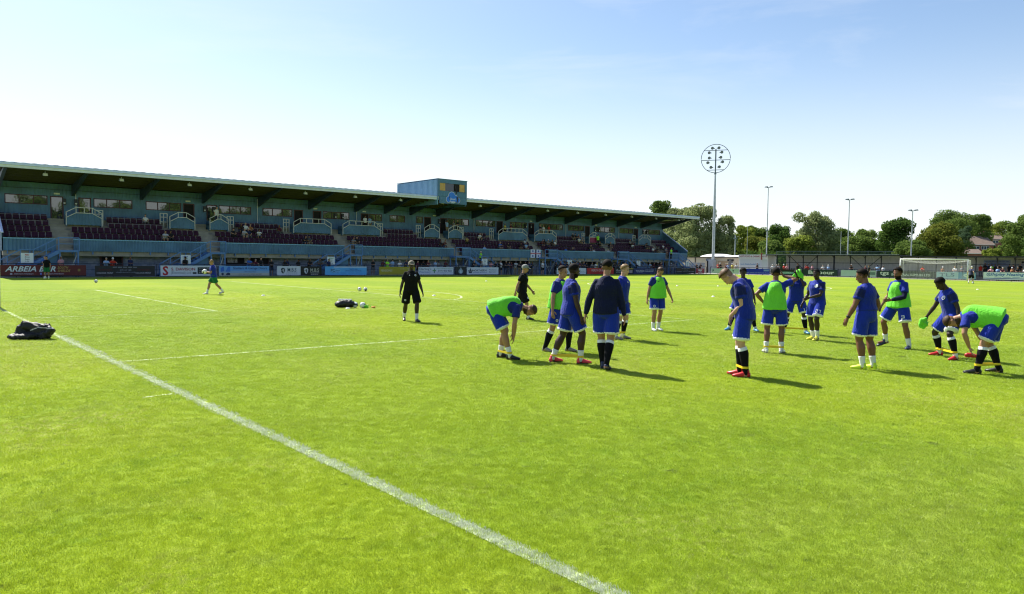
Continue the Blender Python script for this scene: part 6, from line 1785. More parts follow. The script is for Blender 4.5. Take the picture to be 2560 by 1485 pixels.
def apply_decals():
    for parts, J, root, (target, kind, d, su, col, size) in DECALS:
        """flat print laid on the cloth: target part, what, height along the body, side offset, colour, size"""
        o = parts[target]; me = o.data; k = J['k']
        bvh = BVHTree.FromPolygons([v.co for v in me.vertices], [p.vertices for p in me.polygons])
        if target == 'shorts':
            s = 'L' if su > 0 else 'R'; c0 = lerp(J['hip'][s], J['knee'][s], d); F = J['sfr'](0); 
            upv = nrm(J['hip'][s] - J['knee'][s]); f0 = F[0] * .8 + F[1] * .45 * np.sign(su); f = nrm(f0 - upv * (f0 @ upv)); l = np.cross(upv, f); c = c0
        else:
            F = J['sfr'](d); sgn = -1 if kind.endswith('_back') else 1; f, l, upv = F[0] * sgn, F[1] * sgn, F[2]; c = J['spine'](d) + F[1] * su * k
        tx = l
        def proj(p2):
            o_ = c + tx * p2[0] + upv * p2[1] + f * .4
            h = bvh.ray_cast(Vector(o_), Vector(-f))
            return (np.array(h[0]) + f * .009) if h[0] is not None else None
        kd = kind.replace('_back', ''); polys = []
        if kd == 'crest':
            R_ = lambda r: [(r * math.cos(6.283 * i / 14), r * math.sin(6.283 * i / 14)) for i in range(14)]
            polys = [(R_(size), col, 0), (R_(size * .62), C_BLUE, .0015), (R_(size * .25), col, .003)]
        elif kd == 'dot': polys = [([(size * math.cos(6.283 * i / 10), size * math.sin(6.283 * i / 10)) for i in range(10)], col, 0)]
        elif kd == 'tick': polys = [([(-1.0 * size, .15 * size), (-.62 * size, -.28 * size), (1.1 * size, .35 * size), (-.55 * size, -.02 * size)], col, 0)]
        elif kd.startswith('num'):
            segs = {'1': [(0, .5, .16, 1)], '2': [(-.3, .86, .6, .14), (.16, .5, .14, .42), (-.3, .43, .6, .14), (-.3, .0, .14, .45), (-.3, 0, .6, .14)], '7': [(-.3, .86, .6, .14), (.12, 0, .16, .9)], '3': [(-.3, .86, .6, .14), (.16, 0, .14, 1), (-.2, .43, .4, .14), (-.3, 0, .6, .14)], '5': [(-.3, .86, .6, .14), (-.3, .45, .14, .45), (-.3, .43, .6, .14), (.16, .02, .14, .42), (-.3, 0, .6, .14)]}
            s_ = kd[3:]; 
            for q, ch_ in enumerate(s_):
                for (x, y, w, h) in segs[ch_]:
                    if ch_ == '1': x, y, h = -.08, 0, 1
                    ox = (q - (len(s_) - 1) / 2) * .85
                    polys.append(([((x + ox) * size, (y - .5) * size), ((x + w + ox) * size, (y - .5) * size), ((x + w + ox) * size, (y + h - .5) * size), ((x + ox) * size, (y + h - .5) * size)], col, 0))
        b = MB(); mats = []
        for pl, cm, lift in polys:
            pr = [proj(p) for p in pl]
            if any(p is None for p in pr): continue
            if cm not in mats: mats.append(cm)
            b.cur = mats.index(cm); b.add([p + f * lift for p in pr], [tuple(range(len(pr)))])
        if b.v: b.build('number' if kd.startswith('num') else 'badge', mats, root)

def band(label, J, loc, hdg, z=.13):
    """elastic loop stretched round both ankles"""
    k = J['k']; M = Matrix.Translation((loc[0], loc[1], 0)) @ Matrix.Rotation(R(hdg), 4, 'Z')
    A, Bq = [lerp(J['ank'][s], J['knee'][s], max(0, (z - J['ank'][s][2]) / .42)) for s in 'LR']
    d = nrm(A - Bq); n = np.cross(d, V3(0, 0, 1)); n = nrm(n); r = .050 * k; pts = []
    for c, a0 in ((A, -90), (Bq, 90)):
        for i in range(9):
            a = R(a0 + 180 * i / 8); pts.append(M @ Vector(c + d * r * math.cos(a) + n * r * math.sin(a)))
    b = MB(); N = len(pts)
    for i, p in enumerate(pts):
        q = pts[(i + 1) % N]; b.bar(p, q, .008, .036)
    tag(b.build('resistance_band', M_BAND), label, 'exercise band', 'yellow exercise bands round the ankles')
CW = C_WHITE
PLAYERS = {}
def add(key, *a, **kw): PLAYERS[key] = person(*a, **kw) + (a[1], a[2])

add('coach', 'coach in all-black kit with beige cap and white ankle socks, walking towards the camera', (8.72, -15.91), 252,
    dict(H=1.84, footL=(.24, .13), footR=(-.26, -.14), liftR=.02, yawL=14, yawR=-12, handL=(.10, .31, .86), handR=(-.04, -.32, .84), hp=2, hy=-6, leglen=.9, cp=1, build=1.05), 'deep', ('buzz', 'black'),
    C_BLACK, shorts=C_BLACK, hem=False, boots='black', cap=C_CAPB, seed=3, decals=[('shirt', 'crest', .40, .085, CW, .030), ('shirt', 'dot', .40, -.085, CW, .014), ('shorts', 'crest', .66, -1, CW, .028)])
add('capcoach', 'coach in black kit and grey cap walking right behind the bent player', (11.96, -17.11), 309,
    dict(H=1.76, footL=(-.26, .12), footR=(.28, -.12), liftL=.05, handR=(-.16, -.30, .82), handL=(.28, .22, .88), cp=6, leglen=.88), 'tan', ('buzz', 'grey'),
    C_BLACK, shorts=C_BLACK, hem=False, boots='black', cap=C_CAPG, seed=4, decals=[('shirt', 'dot', .40, -.08, CW, .016), ('shorts', 'crest', .66, -1, CW, .034)])
add('keeper', 'fair-haired goalkeeper in blue shirt, green shorts and white gloves walking left', (9.22, 2.28), 156,
    dict(H=1.78, footL=(-.34, -.05), footR=(.36, .06), liftL=.06, handL=(.36, .10, 1.08), handR=(.34, -.06, 1.08), elbL=(-1, .3, -.4), elbR=(-1, -.3, -.4), cp=7, hy=20, hdirL=(.9, -.3, .1), hdirR=(.9, .3, .1), leglen=.74), 'tan', ('buzz', 'fair'),
    C_BLUE, shorts=C_GREEN, hem=False, boots='white', seed=5, glove=C_WHITE)
add('bentl', 'player in green bib bending down to his shins, left of the group', (5.78, -23.74), 315,
    dict(H=1.80, footL=(-.10, .13), footR=(.10, -.14), pelvis=(-.26, 0), pp=66, cp=98, headabs=98, handL=(.08, .11, .46), handR=(.12, -.14, .43), elbL=(-.1, 1, .2), elbR=(-.1, -1, .2), hdirR=(-.1, .1, -1), hdirL=(-.1, -.1, -1), palmR=(-1, 0, 0), palmL=(-1, 0, 0), loose=.024, hem=-.04, build=1.08), 'tan', ('fade', 'brown'),
    C_TEE, bib=True, boots='black', seed=6, beard=True)
add('bibhid', 'player in green bib half hidden behind a taller player in blue', (7.30, -23.53), 281,
    dict(H=1.80, footL=(.18, .16), footR=(-.16, -.18), handR=(.06, -.32, .82), handL=(.06, .30, .84), cp=3), 'tan', ('fade', 'black'),
    C_TEE, bib=True, socks=('black', 'black'), boots='grey', seed=7, decals=[('shorts', 'crest', .62, -1, CW, .030)])
add('blue6', 'dark-skinned player in blue with coral boots and ankle socks, seen from behind in profile', (6.30, -24.80), 330,
    dict(H=1.86, panel=1, footL=(-.20, .14), footR=(.24, -.14), liftL=.0, handR=(.16, -.27, .80), handL=(.08, .30, .84), cp=3, hy=14, build=1.1, yawR=2, yawL=14), 'dark', ('short', 'black'),
    C_BLUE, boots='coral', seed=8, beard=True)
add('navy', 'player in long-sleeved navy training top walking away, black socks', (6.25, -25.71), 34,
    dict(H=1.90, footL=(.14, .05), footR=(-.14, -.07), liftR=.03, handL=(.04, .36, .86), handR=(.05, -.33, .84), elbL=(-.6, .8, 0), elbR=(-.6, -.8, 0), cp=3, loose=.026, hem=-.05, build=1.08), 'tan', ('short', 'black'),
    C_NAVY, sleeve='long', socks=('black', 'black'), boots='navy', seed=9)
add('blonde', 'fair curly-haired player in blue standing in profile behind the navy top', (10.12, -22.73), 291,
    dict(H=1.80, footL=(.04, .15), footR=(-.04, -.15), hy=-4, cp=2, handR=(.06, -.30, .84)), 'fair', ('curly', 'fair'),
    C_BLUE, socks=('black_white', 'black_white'), boots='grey', seed=10, decals=[('shirt', 'dot', .40, -.07, CW, .018)])
add('whiteb', 'player in green bib and white boots looking down at the ground', (12.54, -21.85), 248,
    dict(H=1.77, footL=(-.04, .11), footR=(.05, -.11), headabs=42, handL=(.12, .36, .88), handR=(.0, -.30, .82), elbL=(-.8, .6, 0), cp=4, curl=.8), 'tan', ('fade', 'brown'),
    C_TEE, bib=True, boots='white', seed=11, decals=[('bib', 'tick', .40, -.06, C_NAVY, .05), ('shorts', 'crest', .66, -1, CW, .034)])
add('frontred', 'light-brown-haired player in blue and red boots, head bowed, hands at his waist', (7.45, -27.53), 114,
    dict(H=1.89, panel=1, footL=(-.06, .10), footR=(.06, -.11), pelvis=(-.06, 0), pp=3, cp=21, headabs=68, handL=(.15, .09, .97), handR=(.15, -.09, .96), elbL=(-1, .35, 0), elbR=(-1, -.35, 0), hdirL=(.15, -.45, -.9), hdirR=(.15, .45, -.9), palmL=(-1, 0, 0), palmR=(-1, 0, 0), loose=.026, leglen=.82), 'fair', ('quiff', 'ginger'),
    C_BLUE, socks=('black', 'black'), boots='red', seed=12, decals=[('shorts', 'num5', .70, -1, CW, .08)])
add('behind', 'dark-skinned player facing the camera with legs wide apart, behind the bowed player', (14.51, -23.16), 207,
    dict(H=1.76, footL=(.0, .36), footR=(.0, -.36), yawL=28, yawR=-28, cp=4, handL=(.10, .32, .82), handR=(.2, -.22, .78)), 'deep', ('afro', 'black'),
    C_BLUE, socks=('black_white', 'black_white'), boots='blue', seed=13, decals=[('shirt', 'crest', .40, .085, CW, .036)])
add('bibback', 'player in green bib seen from behind, left hand on hip, right arm raised', (10.77, -26.23), 28,
    dict(H=1.78, footL=(-.02, .16), footR=(.04, -.16), yawL=20, yawR=-16, handL=(-.02, .20, 1.0), elbL=(-.35, 1, .1), hdirL=(.2, -.8, -.5), handR=(.20, -.14, 1.56), elbR=(.1, -1, .05), hdirR=(-.1, .4, .9), cp=2, hp=4), 'brown', ('short', 'black'),
    C_BLUE, bib=True, boots='white', seed=14)
add('towel', 'player wiping his face with a green bib, standing astride in black socks', (15.07, -24.37), 216,
    dict(H=1.74, footL=(.04, .28), footR=(-.04, -.28), yawL=20, yawR=-20, handL=(.17, .06, 1.46), handR=(.17, -.06, 1.46), elbL=(.6, .5, -1), elbR=(.6, -.5, -1), hdirL=(.1, -.3, .9), hdirR=(.1, .3, .9), palmL=(-1, 0, 0), palmR=(-1, 0, 0), headabs=28, cp=6), 'deep', ('afro', 'black'),
    C_BLUE, socks=('black_white', 'black_white'), boots='blue', seed=15, decals=[('shorts', 'num17', .70, 1, CW, .085), ('shorts', 'crest', .70, -1, CW, .03)])
add('yellow', 'dark-skinned player in blue with yellow-green boots turned to the left', (13.91, -25.54), 172,
    dict(H=1.76, panel=1, footL=(.10, .06), footR=(.0, -.14), liftL=.02, pelvis=(-.02, -.02), bend=.975, handR=(.14, -.30, .88), handL=(.30, -.02, 1.02), elbL=(-.6, .9, -.2), cp=5, hy=8, hdirL=(.6, -.6, -.4)), 'deep', ('buzz', 'black'),
    C_BLUE, boots='yellow', seed=16, decals=[('shirt', 'dot', .40, .07, CW, .04), ('shorts', 'num27', .62, 1, CW, .08)])
add('neon', 'broad player in blue from behind with neon boots and a wristwatch', (10.01, -28.40), 79,
    dict(H=1.80, panel=1, footL=(.02, .13), footR=(-.02, -.13), yawL=20, cp=7, headabs=18, hy=24, handL=(.16, .30, .88), handR=(.10, -.28, .90), build=1.14, hem=.06, loose=.024), 'brown', ('short', 'black'),
    C_BLUE, boots='neon', seed=17, decals=[('shorts', 'num3', .66, 1, CW, .08)])
rt_, J_ = PLAYERS['neon'][:2]; wb_ = MB(); w0 = J_['wr']['L']; dd_ = nrm(J_['wr']['L'] - J_['elb']['L']); tube(wb_, [w0 - dd_ * .05, w0 - dd_ * .02], [.036, .035], V3(1, 0, 0), 12); smooth_all(wb_.build('wristwatch', BOOTM['black'], rt_))
add('bib2', 'player in green bib with dark undersleeve and shorts number two, stepping left', (13.86, -27.39), 162,
    dict(H=1.82, footL=(.02, .30), footR=(.04, -.32), liftR=.06, yawL=22, yawR=-26, pelvis=(.02, .03), handL=(.30, .06, 1.06), elbL=(-.4, 1, -.3), hdirL=(.7, -.6, -.1), handR=(.10, -.34, .92), cp=4, hy=4), 'brown', ('curly', 'black'),
    C_BLUE, bib=True, boots='navy', seed=18, beard=True, under=('L',), decals=[('shorts', 'num2', .66, 1, CW, .11)])
add('holding', 'dark-skinned player in blue holding a rolled green bib, looking down, red boots', (12.87, -28.69), 139,
    dict(H=1.78, panel=1, footL=(.04, .36), footR=(-.04, -.36), yawL=24, yawR=-18, pelvis=(-.10, .0), bend=.93, pp=10, cp=18, headabs=42, handR=(.20, -.40, .72), handL=(-.06, .33, .76), hdirR=(.2, -.2, -.9)), 'deep', ('curly', 'black'),
    C_BLUE, socks=('black_white', 'black_white'), boots='red', seed=19, decals=[('shirt', 'crest', .40, .085, CW, .036), ('shirt', 'dot', .40, -.09, CW, .016)])
add('bentr', 'player in green bib bending over with hands on his shins at the right edge', (11.19, -29.88), 104,
    dict(H=1.82, footL=(.15, .22), footR=(-.14, -.22), pelvis=(-.16, 0), pp=74, cp=100, headabs=112, handL=(.22, .21, .44), handR=(-.02, -.20, .40), elbL=(.4, .8, .4), elbR=(.2, -1, .2), hdirL=(-.35, .0, -.9), hdirR=(-.3, .0, -.9), palmL=(-1, 0, 0), palmR=(-1, 0, 0), loose=.024, hem=-.04, build=1.05), 'tan', ('curly', 'brown'),
    C_BLUE, bib=True, socks=('black', 'black'), boots='black', seed=20, beard=True)
add('farblack', 'player in black top and green shorts in front of the maroon bar board', (6.32, 29.41), 252,
    dict(H=1.74, footL=(.0, .11), footR=(.0, -.11), cp=3, hp=14, leglen=.86), 'tan', ('short', 'black'), C_BLACK, shorts=C_GREEN, hem=False, boots='neon', seed=21)
add('farkeeper', 'long-haired person in black kit with a ball beside the far goalpost', (91.3, 3.25), 221,
    dict(H=1.72, footL=(.0, .14), footR=(.0, -.14), handL=(.2, -.02, .98), handR=(.1, -.25, .88), cp=3), 'fair', ('long', 'brown'), C_BLACK, shorts=C_BLACK, hem=False, boots='white', seed=22)
add('farkick', 'white-haired man in navy top and black shorts running with a ball by the far goal', (80.4, -7.9), 352,
    dict(H=1.78, footL=(-.16, .12), footR=(.20, -.14), liftL=.05, handL=(.1, .36, .95), handR=(-.1, -.34, .95), cp=8, leglen=.86), 'fair', ('short', 'white'), cloth('top_slate', (.030, .035, .085)), shorts=C_BLACK, hem=False, boots='white', seed=23)

# ------------------------------------------------------------------ spectators: a few poses, each copied and dressed anew
VAR = {}
def variant(key, P, sleeve='short', leglen=1.2, cap=False, hair='short'):
    J = skeleton(P)
    root = queue('person', body_geo(J, P), .030, None, [SK['tan']], None, 1)
    queue('shirt', shirt_geo(J, sleeve, -.07, .026, 10), .032, root, [C_BLUE], None, 1)
    queue('trousers', shorts_geo(J, leglen, .02, 8), .032, root, [C_BLUE], None, 1)
    if cap:
        c_, v_ = cap_geo(J); smooth_all(link('hat', c_.mesh('hat'), root, HAIRM['black']))
    else: smooth_all(link('hair', hair_geo(J, hair, 1).mesh('hair'), root, HAIRM['black']))
    VAR[key] = [root, False]
FT = dict(footL=(.02, .12), footR=(-.02, -.12))
variant('stand', dict(**FT, cp=3))
variant('standcap', dict(**FT, cp=3, handL=(.22, .12, 1.10), handR=(.22, -.12, 1.12), hdirL=(.4, -.8, 0), hdirR=(.4, .8, 0)), cap=True)
variant('lean', dict(footL=(-.10, .12), footR=(-.16, -.12), pelvis=(-.10, 0), pp=8, cp=24, headabs=10, handL=(.38, .02, 1.14), handR=(.38, -.02, 1.14), elbL=(.2, 1, -.6), elbR=(.2, -1, -.6), hdirL=(.2, -1, 0), hdirR=(.2, 1, 0)))
variant('leancap', dict(footL=(-.10, .12), footR=(-.16, -.12), pelvis=(-.10, 0), pp=6, cp=20, headabs=8, handL=(.36, .18, 1.14), handR=(.36, -.18, 1.14), elbL=(.1, 1, -.6), elbR=(.1, -1, -.6)), cap=True)
variant('folded', dict(**FT, cp=0, handL=(.20, -.10, 1.18), handR=(.20, .10, 1.14), elbL=(-.3, 1, -.4), elbR=(-.3, -1, -.4), hdirL=(.1, -1, 0), hdirR=(.1, 1, 0)), leglen=.86)
SITF = dict(footL=(.36, .13), footR=(.34, -.13), pelvis=(-.10, 0), pz=.50, yawL=6, yawR=-6)
variant('sit', dict(**SITF, pp=-4, cp=6, handL=(.24, .10, .64), handR=(.24, -.10, .64), elbL=(-.6, .9, 0), elbR=(-.6, -.9, 0)))
variant('sitlean', dict(**SITF, pp=14, cp=34, headabs=14, handL=(.40, .05, .78), handR=(.40, -.05, .78), elbL=(0, 1, -.6), elbR=(0, -1, -.6)), leglen=.86)
variant('sitcap', dict(**SITF, pp=-2, cp=8, handL=(.25, .04, .66), handR=(.25, -.04, .66), elbL=(-.5, .9, 0), elbR=(-.5, -.9, 0)), cap=True)
run_jobs()

TOPC = {'white': (.70, .70, .70), 'pale grey': (.42, .44, .48), 'grey': (.20, .20, .22), 'dark grey': (.06, .065, .075), 'black': (.012, .012, .014), 'navy': (.014, .022, .075), 'maroon': (.085, .012, .025), 'blue': (.035, .12, .42), 'pale blue': (.26, .40, .62), 'orange': (.30, .13, .05), 'red': (.48, .035, .02), 'pink': (.50, .24, .27), 'yellow': (.60, .50, .10), 'gold': (.34, .26, .08), 'lime': (.36, .90, .05)}
TOPM = {k_: cloth('top_' + k_.replace(' ', '_'), v) for k_, v in TOPC.items()}
LEGM = [cloth('legs_%s' % n, c) for n, c in (('denim', (.03, .045, .09)), ('black', (.012, .012, .014)), ('khaki', (.26, .20, .12)), ('grey', (.10, .10, .11)))]
HM = [HAIRM['black'], HAIRM['brown'], HAIRM['grey'], HAIRM['fair'], HAIRM['white']]
SKM = [SK['fair'], SK['tan'], SK['fair'], SK['brown']]
CROWD = []       # (obj, pose word, colour, hat word, place, sort key)
rs = random.Random(21)
GROUPW = {'seat': 'spectators seated in the grandstand', 'box': 'people standing on the balconies of the grandstand', 'rail': 'spectators along the rail below the grandstand', 'far': 'spectators at the far end'}
def spectator(pose, loc, hdg, col, place, grp, key, H=None, legs=None, hat=None):
    src, used = VAR[pose]
    if not used:
        o = src; VAR[pose][1] = True; kids = list(src.children)
    else:
        o = src.copy(); COL.objects.link(o); kids = []
        for ch in src.children:
            c = ch.copy(); COL.objects.link(c); c.parent = o; kids.append(c)
    s_ = (H or rs.uniform(1.66, 1.84)) / 1.8
    o.location = loc; o.rotation_euler = (0, 0, R(hdg + rs.uniform(-14, 14))); o.scale = (s_, s_, s_)
    def setm(q, m_):
        for sl in q.material_slots: sl.link = 'OBJECT'; sl.material = m_
    setm(o, rs.choice(SKM))
    iscap = pose.endswith('cap'); hatc = hat or rs.choice(['black', 'white', 'navy'])
    for c in kids:
        n = c.name.split('.')[0]
        if n == 'shirt': setm(c, TOPM[col])
        elif n == 'trousers': setm(c, legs or rs.choice(LEGM))
        elif n == 'hat': setm(c, TOPM[hatc])
        else: setm(c, rs.choice(HM))
    o['category'] = 'person'; o['group'] = GROUPW[grp]
    verb = {'sit': 'seated', 'lean': 'leaning', 'fold': 'standing with folded arms', 'stan': 'standing'}[pose[:4].strip() if pose[:3] != 'sit' else 'sit']
    CROWD.append((o, verb, col, (hatc + ' cap') if iscap else '', place, key))
    return o
BLOCKS = ['left of the first gangway', 'between the first and second gangways', 'between the second and third gangways', 'between the third and fourth gangways', 'between the fourth and fifth gangways', 'between the fifth and sixth gangways', 'between the sixth and last gangways', 'right of the last gangway']
def block(x): return BLOCKS[sum(x > g for g in GANG)]
ROWN = ['front row', 'second row', 'third row', 'fourth row', 'top row']
SEATED = [(15.9, 4, 'white'), (16.8, 1, 'pale grey'), (17.3, 1, 'black'), (22.3, 3, 'black'), (24.5, 3, 'white'), (25.0, 3, 'orange'), (25.6, 2, 'white'), (23.5, 2, 'black'), (24.1, 2, 'pale grey'), (24.7, 2, 'navy'), (28.8, 3, 'maroon'), (30.2, 1, 'black'), (31.0, 1, 'dark grey'), (35.6, 1, 'grey'), (36.2, 1, 'black'), (47.5, 1, 'black'), (48.1, 1, 'maroon'), (51.9, 2, 'gold'), (54.2, 3, 'white'), (54.8, 3, 'navy'), (53.6, 0, 'pale blue'), (56.5, 1, 'blue'), (58.2, 1, 'black'), (60.0, 1, 'black'), (61.7, 2, 'pale grey'), (61.2, 1, 'pale blue'), (64.3, 2, 'maroon'), (64.9, 2, 'black'), (65.6, 2, 'grey'), (66.3, 2, 'black'), (66.9, 2, 'white'), (65.2, 1, 'navy'), (72.3, 4, 'black'), (72.9, 4, 'maroon'), (73.5, 4, 'black'), (72.7, 3, 'white'), (73.3, 3, 'grey'), (67.6, 0, 'blue'), (68.6, 0, 'black'), (69.2, 0, 'navy'), (76.2, 2, 'black'), (73.1, 1, 'black'), (73.0, 0, 'white'), (78.0, 2, 'black'), (76.3, 0, 'pale grey'), (83.5, 3, 'grey'), (83.0, 2, 'white'), (86.5, 2, 'black'), (85.9, 2, 'navy'), (87.2, 1, 'white'), (90.4, 2, 'white'), (89.8, 1, 'grey'), (88.0, 1, 'black')]
free = list(SEATS)
for i, (x, r, col) in enumerate(SEATED):
    cand = [s for s in free if s[3] == r]
    s = min(cand, key=lambda q: abs(q[0] - x)); free.remove(s)
    pose = ('sit', 'sitlean', 'sitcap', 'sitlean', 'sit')[i % 5]
    spectator(pose, (s[0], s[1] - .02, s[2]), 270, col, ROWN[r] + ' ' + block(s[0]), 'seat', s[0])
for x, col in [(22.2, 'white'), (38.6, 'white'), (39.2, 'pale blue'), (49.9, 'pale blue'), (50.9, 'grey'), (51.5, 'black'), (59.2, 'yellow'), (60.2, 'maroon'), (65.5, 'navy'), (66.1, 'white'), (67.1, 'red')]:
    spectator('stand' if x < 50 else 'folded', (x, 39.95, 4.95), 270, col, 'behind the white balcony rail ' + block(x), 'box', x)
spectator('stand', (75.9, 38.9, 3.92), 255, 'lime', 'beside the maroon banner', 'seat', 75.9, legs=LEGM[1])
spectator('stand', (88.9, 35.7, 2.21), 270, 'lime', 'on the landing of the far right staircase', 'rail', 88.9, legs=LEGM[1])
spectator('stand', (51.9, 35.75, 1.19), 20, 'lime', 'halfway up the staircase right of the water-drop panel', 'rail', 51.9, legs=LEGM[1])
LAND = [(4, 10.1, 'behind the maroon bar board'), (10.1, 15.3, 'behind the left colour print board'), (15.3, 20.4, 'behind the electrical board'), (20.4, 25.4, 'behind the shutters board'), (25.4, 28.4, 'behind the white M.B.S board'), (28.4, 30.8, 'behind the black M.B.S board'), (30.8, 36.0, 'behind the sky-blue cleaning board'), (36, 42, 'behind the olive PENSIONS board'), (42, 47.1, 'behind the pharmacy board'), (47.1, 48.8, 'behind the water-drop panel'), (48.8, 53.7, 'behind the NORTHERN board'), (53.7, 57.5, 'at the rail just right of the NORTHERN board'), (57.5, 63.2, 'at the open rail below the hanging flag'), (63.2, 69.0, 'behind the plain pale board'), (69.0, 74.5, 'behind the red wealth board'), (74.5, 78.6, 'behind the two small black boards'), (78.6, 83.4, 'behind the navy YOUNGS board'), (83.4, 88.4, 'at the open rail right of the YOUNGS board'), (88.4, 98, 'behind the right colour print board')]
RAIL = [(7.0, 'blue'), (8.1, 'pink'), (11.9, 'red'), (11.4, 'pale blue'), (13.3, 'navy'), (17.7, 'black'), (23.5, 'blue'), (24.1, 'maroon'), (24.7, 'black'), (25.8, 'black'), (27.0, 'black'), (27.5, 'navy'), (28.5, 'black'), (29.6, 'black'), (30.7, 'dark grey'), (31.6, 'navy'), (36.9, 'black'), (38.0, 'maroon'), (38.8, 'lime'), (39.5, 'pale blue'), (40.1, 'white'), (40.9, 'navy'), (42.7, 'maroon'), (43.2, 'black'), (43.8, 'maroon'), (45.0, 'pale blue'), (45.5, 'grey'), (46.2, 'maroon'), (50.3, 'black'), (51.4, 'grey'), (52.9, 'pink'), (53.6, 'black'), (54.1, 'black'), (54.7, 'white'), (55.3, 'black'), (55.8, 'navy'), (56.3, 'maroon'), (56.9, 'pale grey'), (57.6, 'black'), (58.1, 'dark grey'), (58.6, 'black'), (59.1, 'navy'), (59.6, 'black'), (60.1, 'blue'), (61.6, 'white'), (63.8, 'black'), (64.5, 'maroon'), (65.2, 'navy'), (65.8, 'black'), (66.4, 'grey'), (67.5, 'black'), (68.2, 'maroon'), (68.8, 'black'), (69.4, 'navy'), (70.0, 'black'), (70.6, 'grey'), (71.4, 'white'), (71.9, 'yellow'), (72.4, 'black'), (73.0, 'pale blue'), (73.7, 'black'), (74.4, 'maroon'), (75.2, 'black'), (76.0, 'dark grey'), (78.4, 'black'), (80.0, 'black'), (83.0, 'pale blue'), (83.6, 'black'), (84.2, 'maroon'), (84.8, 'black'), (85.5, 'maroon'), (86.4, 'black'), (88.0, 'grey'), (95.6, 'black')]
for i, (x, col) in enumerate(RAIL):
    pl = [p for a, c, p in LAND if a <= x < c][0]
    full = x in (25.8, 36.9, 54.7, 61.6)
    pose = 'folded' if full else ('lean', 'stand', 'leancap', 'lean', 'folded', 'standcap', 'lean')[i % 7]
    y = 35.02 + .02 * (i % 3) if pose.startswith('lean') else 35.2 + .12 * (i % 4)
    if any(a - .1 < x < c + .1 for a, c, d in STAIRS) or any((d < 0 and a - 4.6 < x < a) or (d > 0 and c < x < c + 4.6) for a, c, d in STAIRS): y = 34.86 + .02 * (i % 3) - (.0 if not pose.startswith('lean') else -.14)
    spectator(pose, (x, min(y, 35.55), .004), 270, col, pl, 'rail', x)
FLAND = [(34.2, 50, 'in front of the clubhouse corner'), (29.0, 34.2, 'behind the pale mint board'), (23.95, 29.0, 'behind the royal blue board'), (19.2, 23.95, 'behind the black board with the green oval'), (13.5, 19.2, 'behind the Barbour board'), (8.45, 13.5, 'behind the pale grey-green board'), (1.3, 8.45, 'behind the tgs board'), (-1.72, 1.3, 'behind the TLS board'), (-3.7, -1.72, 'behind the mid blue board'), (-30, -3.7, 'behind the Shipley Heating board')]
FAR = [(37.2, 'black'), (33.5, 'red'), (32.8, 'black'), (31.9, 'maroon'), (31.4, 'pale blue'), (31.0, 'yellow'), (29.9, 'white'), (26.6, 'black'), (23.8, 'white'), (23.3, 'black'), (22.8, 'grey'), (22.3, 'red'), (21.5, 'pink'), (18.9, 'maroon'), (18.4, 'red'), (17.8, 'pink'), (16.1, 'white'), (15.6, 'pale blue'), (12.1, 'black'), (10.4, 'maroon'), (8.6, 'pale blue'), (8.0, 'white'), (3.0, 'red'), (0.9, 'orange'), (-.7, 'white'), (-1.3, 'grey'), (-4.6, 'pink'), (-5.2, 'pale blue'), (-5.8, 'maroon'), (-6.6, 'orange'), (-7.3, 'black'), (-7.9, 'white')]
for i, (y, col) in enumerate(FAR):
    pl = [p for a, c, p in FLAND if a <= y < c][0]
    pose = ('lean', 'folded', 'leancap', 'stand', 'lean', 'standcap')[i % 6]
    spectator(pose, (97.72 if pose.startswith('lean') else 98.0 + .15 * (i % 3), y, .004), 180, col, pl, 'far', -y, hat='white' if i % 2 else None)
for i, (y, col) in enumerate([(-2.4, 'red'), (-2.9, 'black'), (-3.3, 'navy'), (-3.6, 'lime'), (-4.0, 'black'), (-4.4, 'black'), (-5.5, 'black'), (-5.9, 'maroon'), (-6.6, 'black'), (-8.6, 'navy')]):
    spectator(('stand', 'folded')[i % 2], (101.2, y, .36 if i % 2 else .36), 180, col, 'on the terrace steps beyond the far goal', 'far', -y)
spectator('stand', (96.1, 19.0, .0), 215, 'black', 'tall on the grass left of the Barbour board', 'far', 5, H=1.9, legs=LEGM[1])
spectator('stand', (96.0, 9.0, .0), 150, 'black', 'on the grass left of the tgs board', 'far', 6, H=1.75, legs=LEGM[1])
# a label for each: pose, colour, place; look-alikes at one place are told apart by their order
byk = {}
for c in CROWD: byk.setdefault((c[1], c[2], c[3], c[4]), []).append(c)
ORD = ['leftmost', 'second', 'third', 'fourth', 'fifth', 'sixth', 'seventh']
for (verb, col, hat, place), lst in byk.items():
    lst.sort(key=lambda c: c[5])
    who = 'steward in lime high-visibility vest' if col == 'lime' and 'PENSIONS' not in place and 'terrace' not in place else 'person in %s top' % col
    vb = 'in the' if False else verb
    for i, c in enumerate(lst):
        lab = '%s%s %s %s' % (who, ' and ' + hat if hat else '', vb, ('in the ' + place) if ' row ' in ' ' + place else place)
        if len(lst) > 1: lab = (ORD[i] + ' ' if i == 0 else ORD[i] + ' from left, ') + lab
        c[0]['label'] = ' '.join(lab.split()[:16])
apply_decals()
for key, lab in (('bentl', 'yellow elastic band round the ankles of the bending player on the left'), ('blue6', 'yellow elastic band round the white ankle socks above coral boots'), ('frontred', 'yellow elastic band round the black socks above the red boots of the bowed player'), ('bibback', 'yellow elastic band round the ankles of the green-bib player seen from behind'), ('towel', 'yellow elastic band round the ankles of the player wiping his face'), ('holding', 'yellow elastic band round the ankles of the player holding a rolled bib'), ('bentr', 'yellow elastic band round the ankles of the bending player at the right edge'), ('blonde', 'yellow elastic band round the socks of the fair curly-haired player')):
    rt_, J_, lc, hg = PLAYERS[key]
    band(lab, J_, lc, hg, .16 if key in ('bentr', 'blonde', 'frontred', 'holding') else .13)

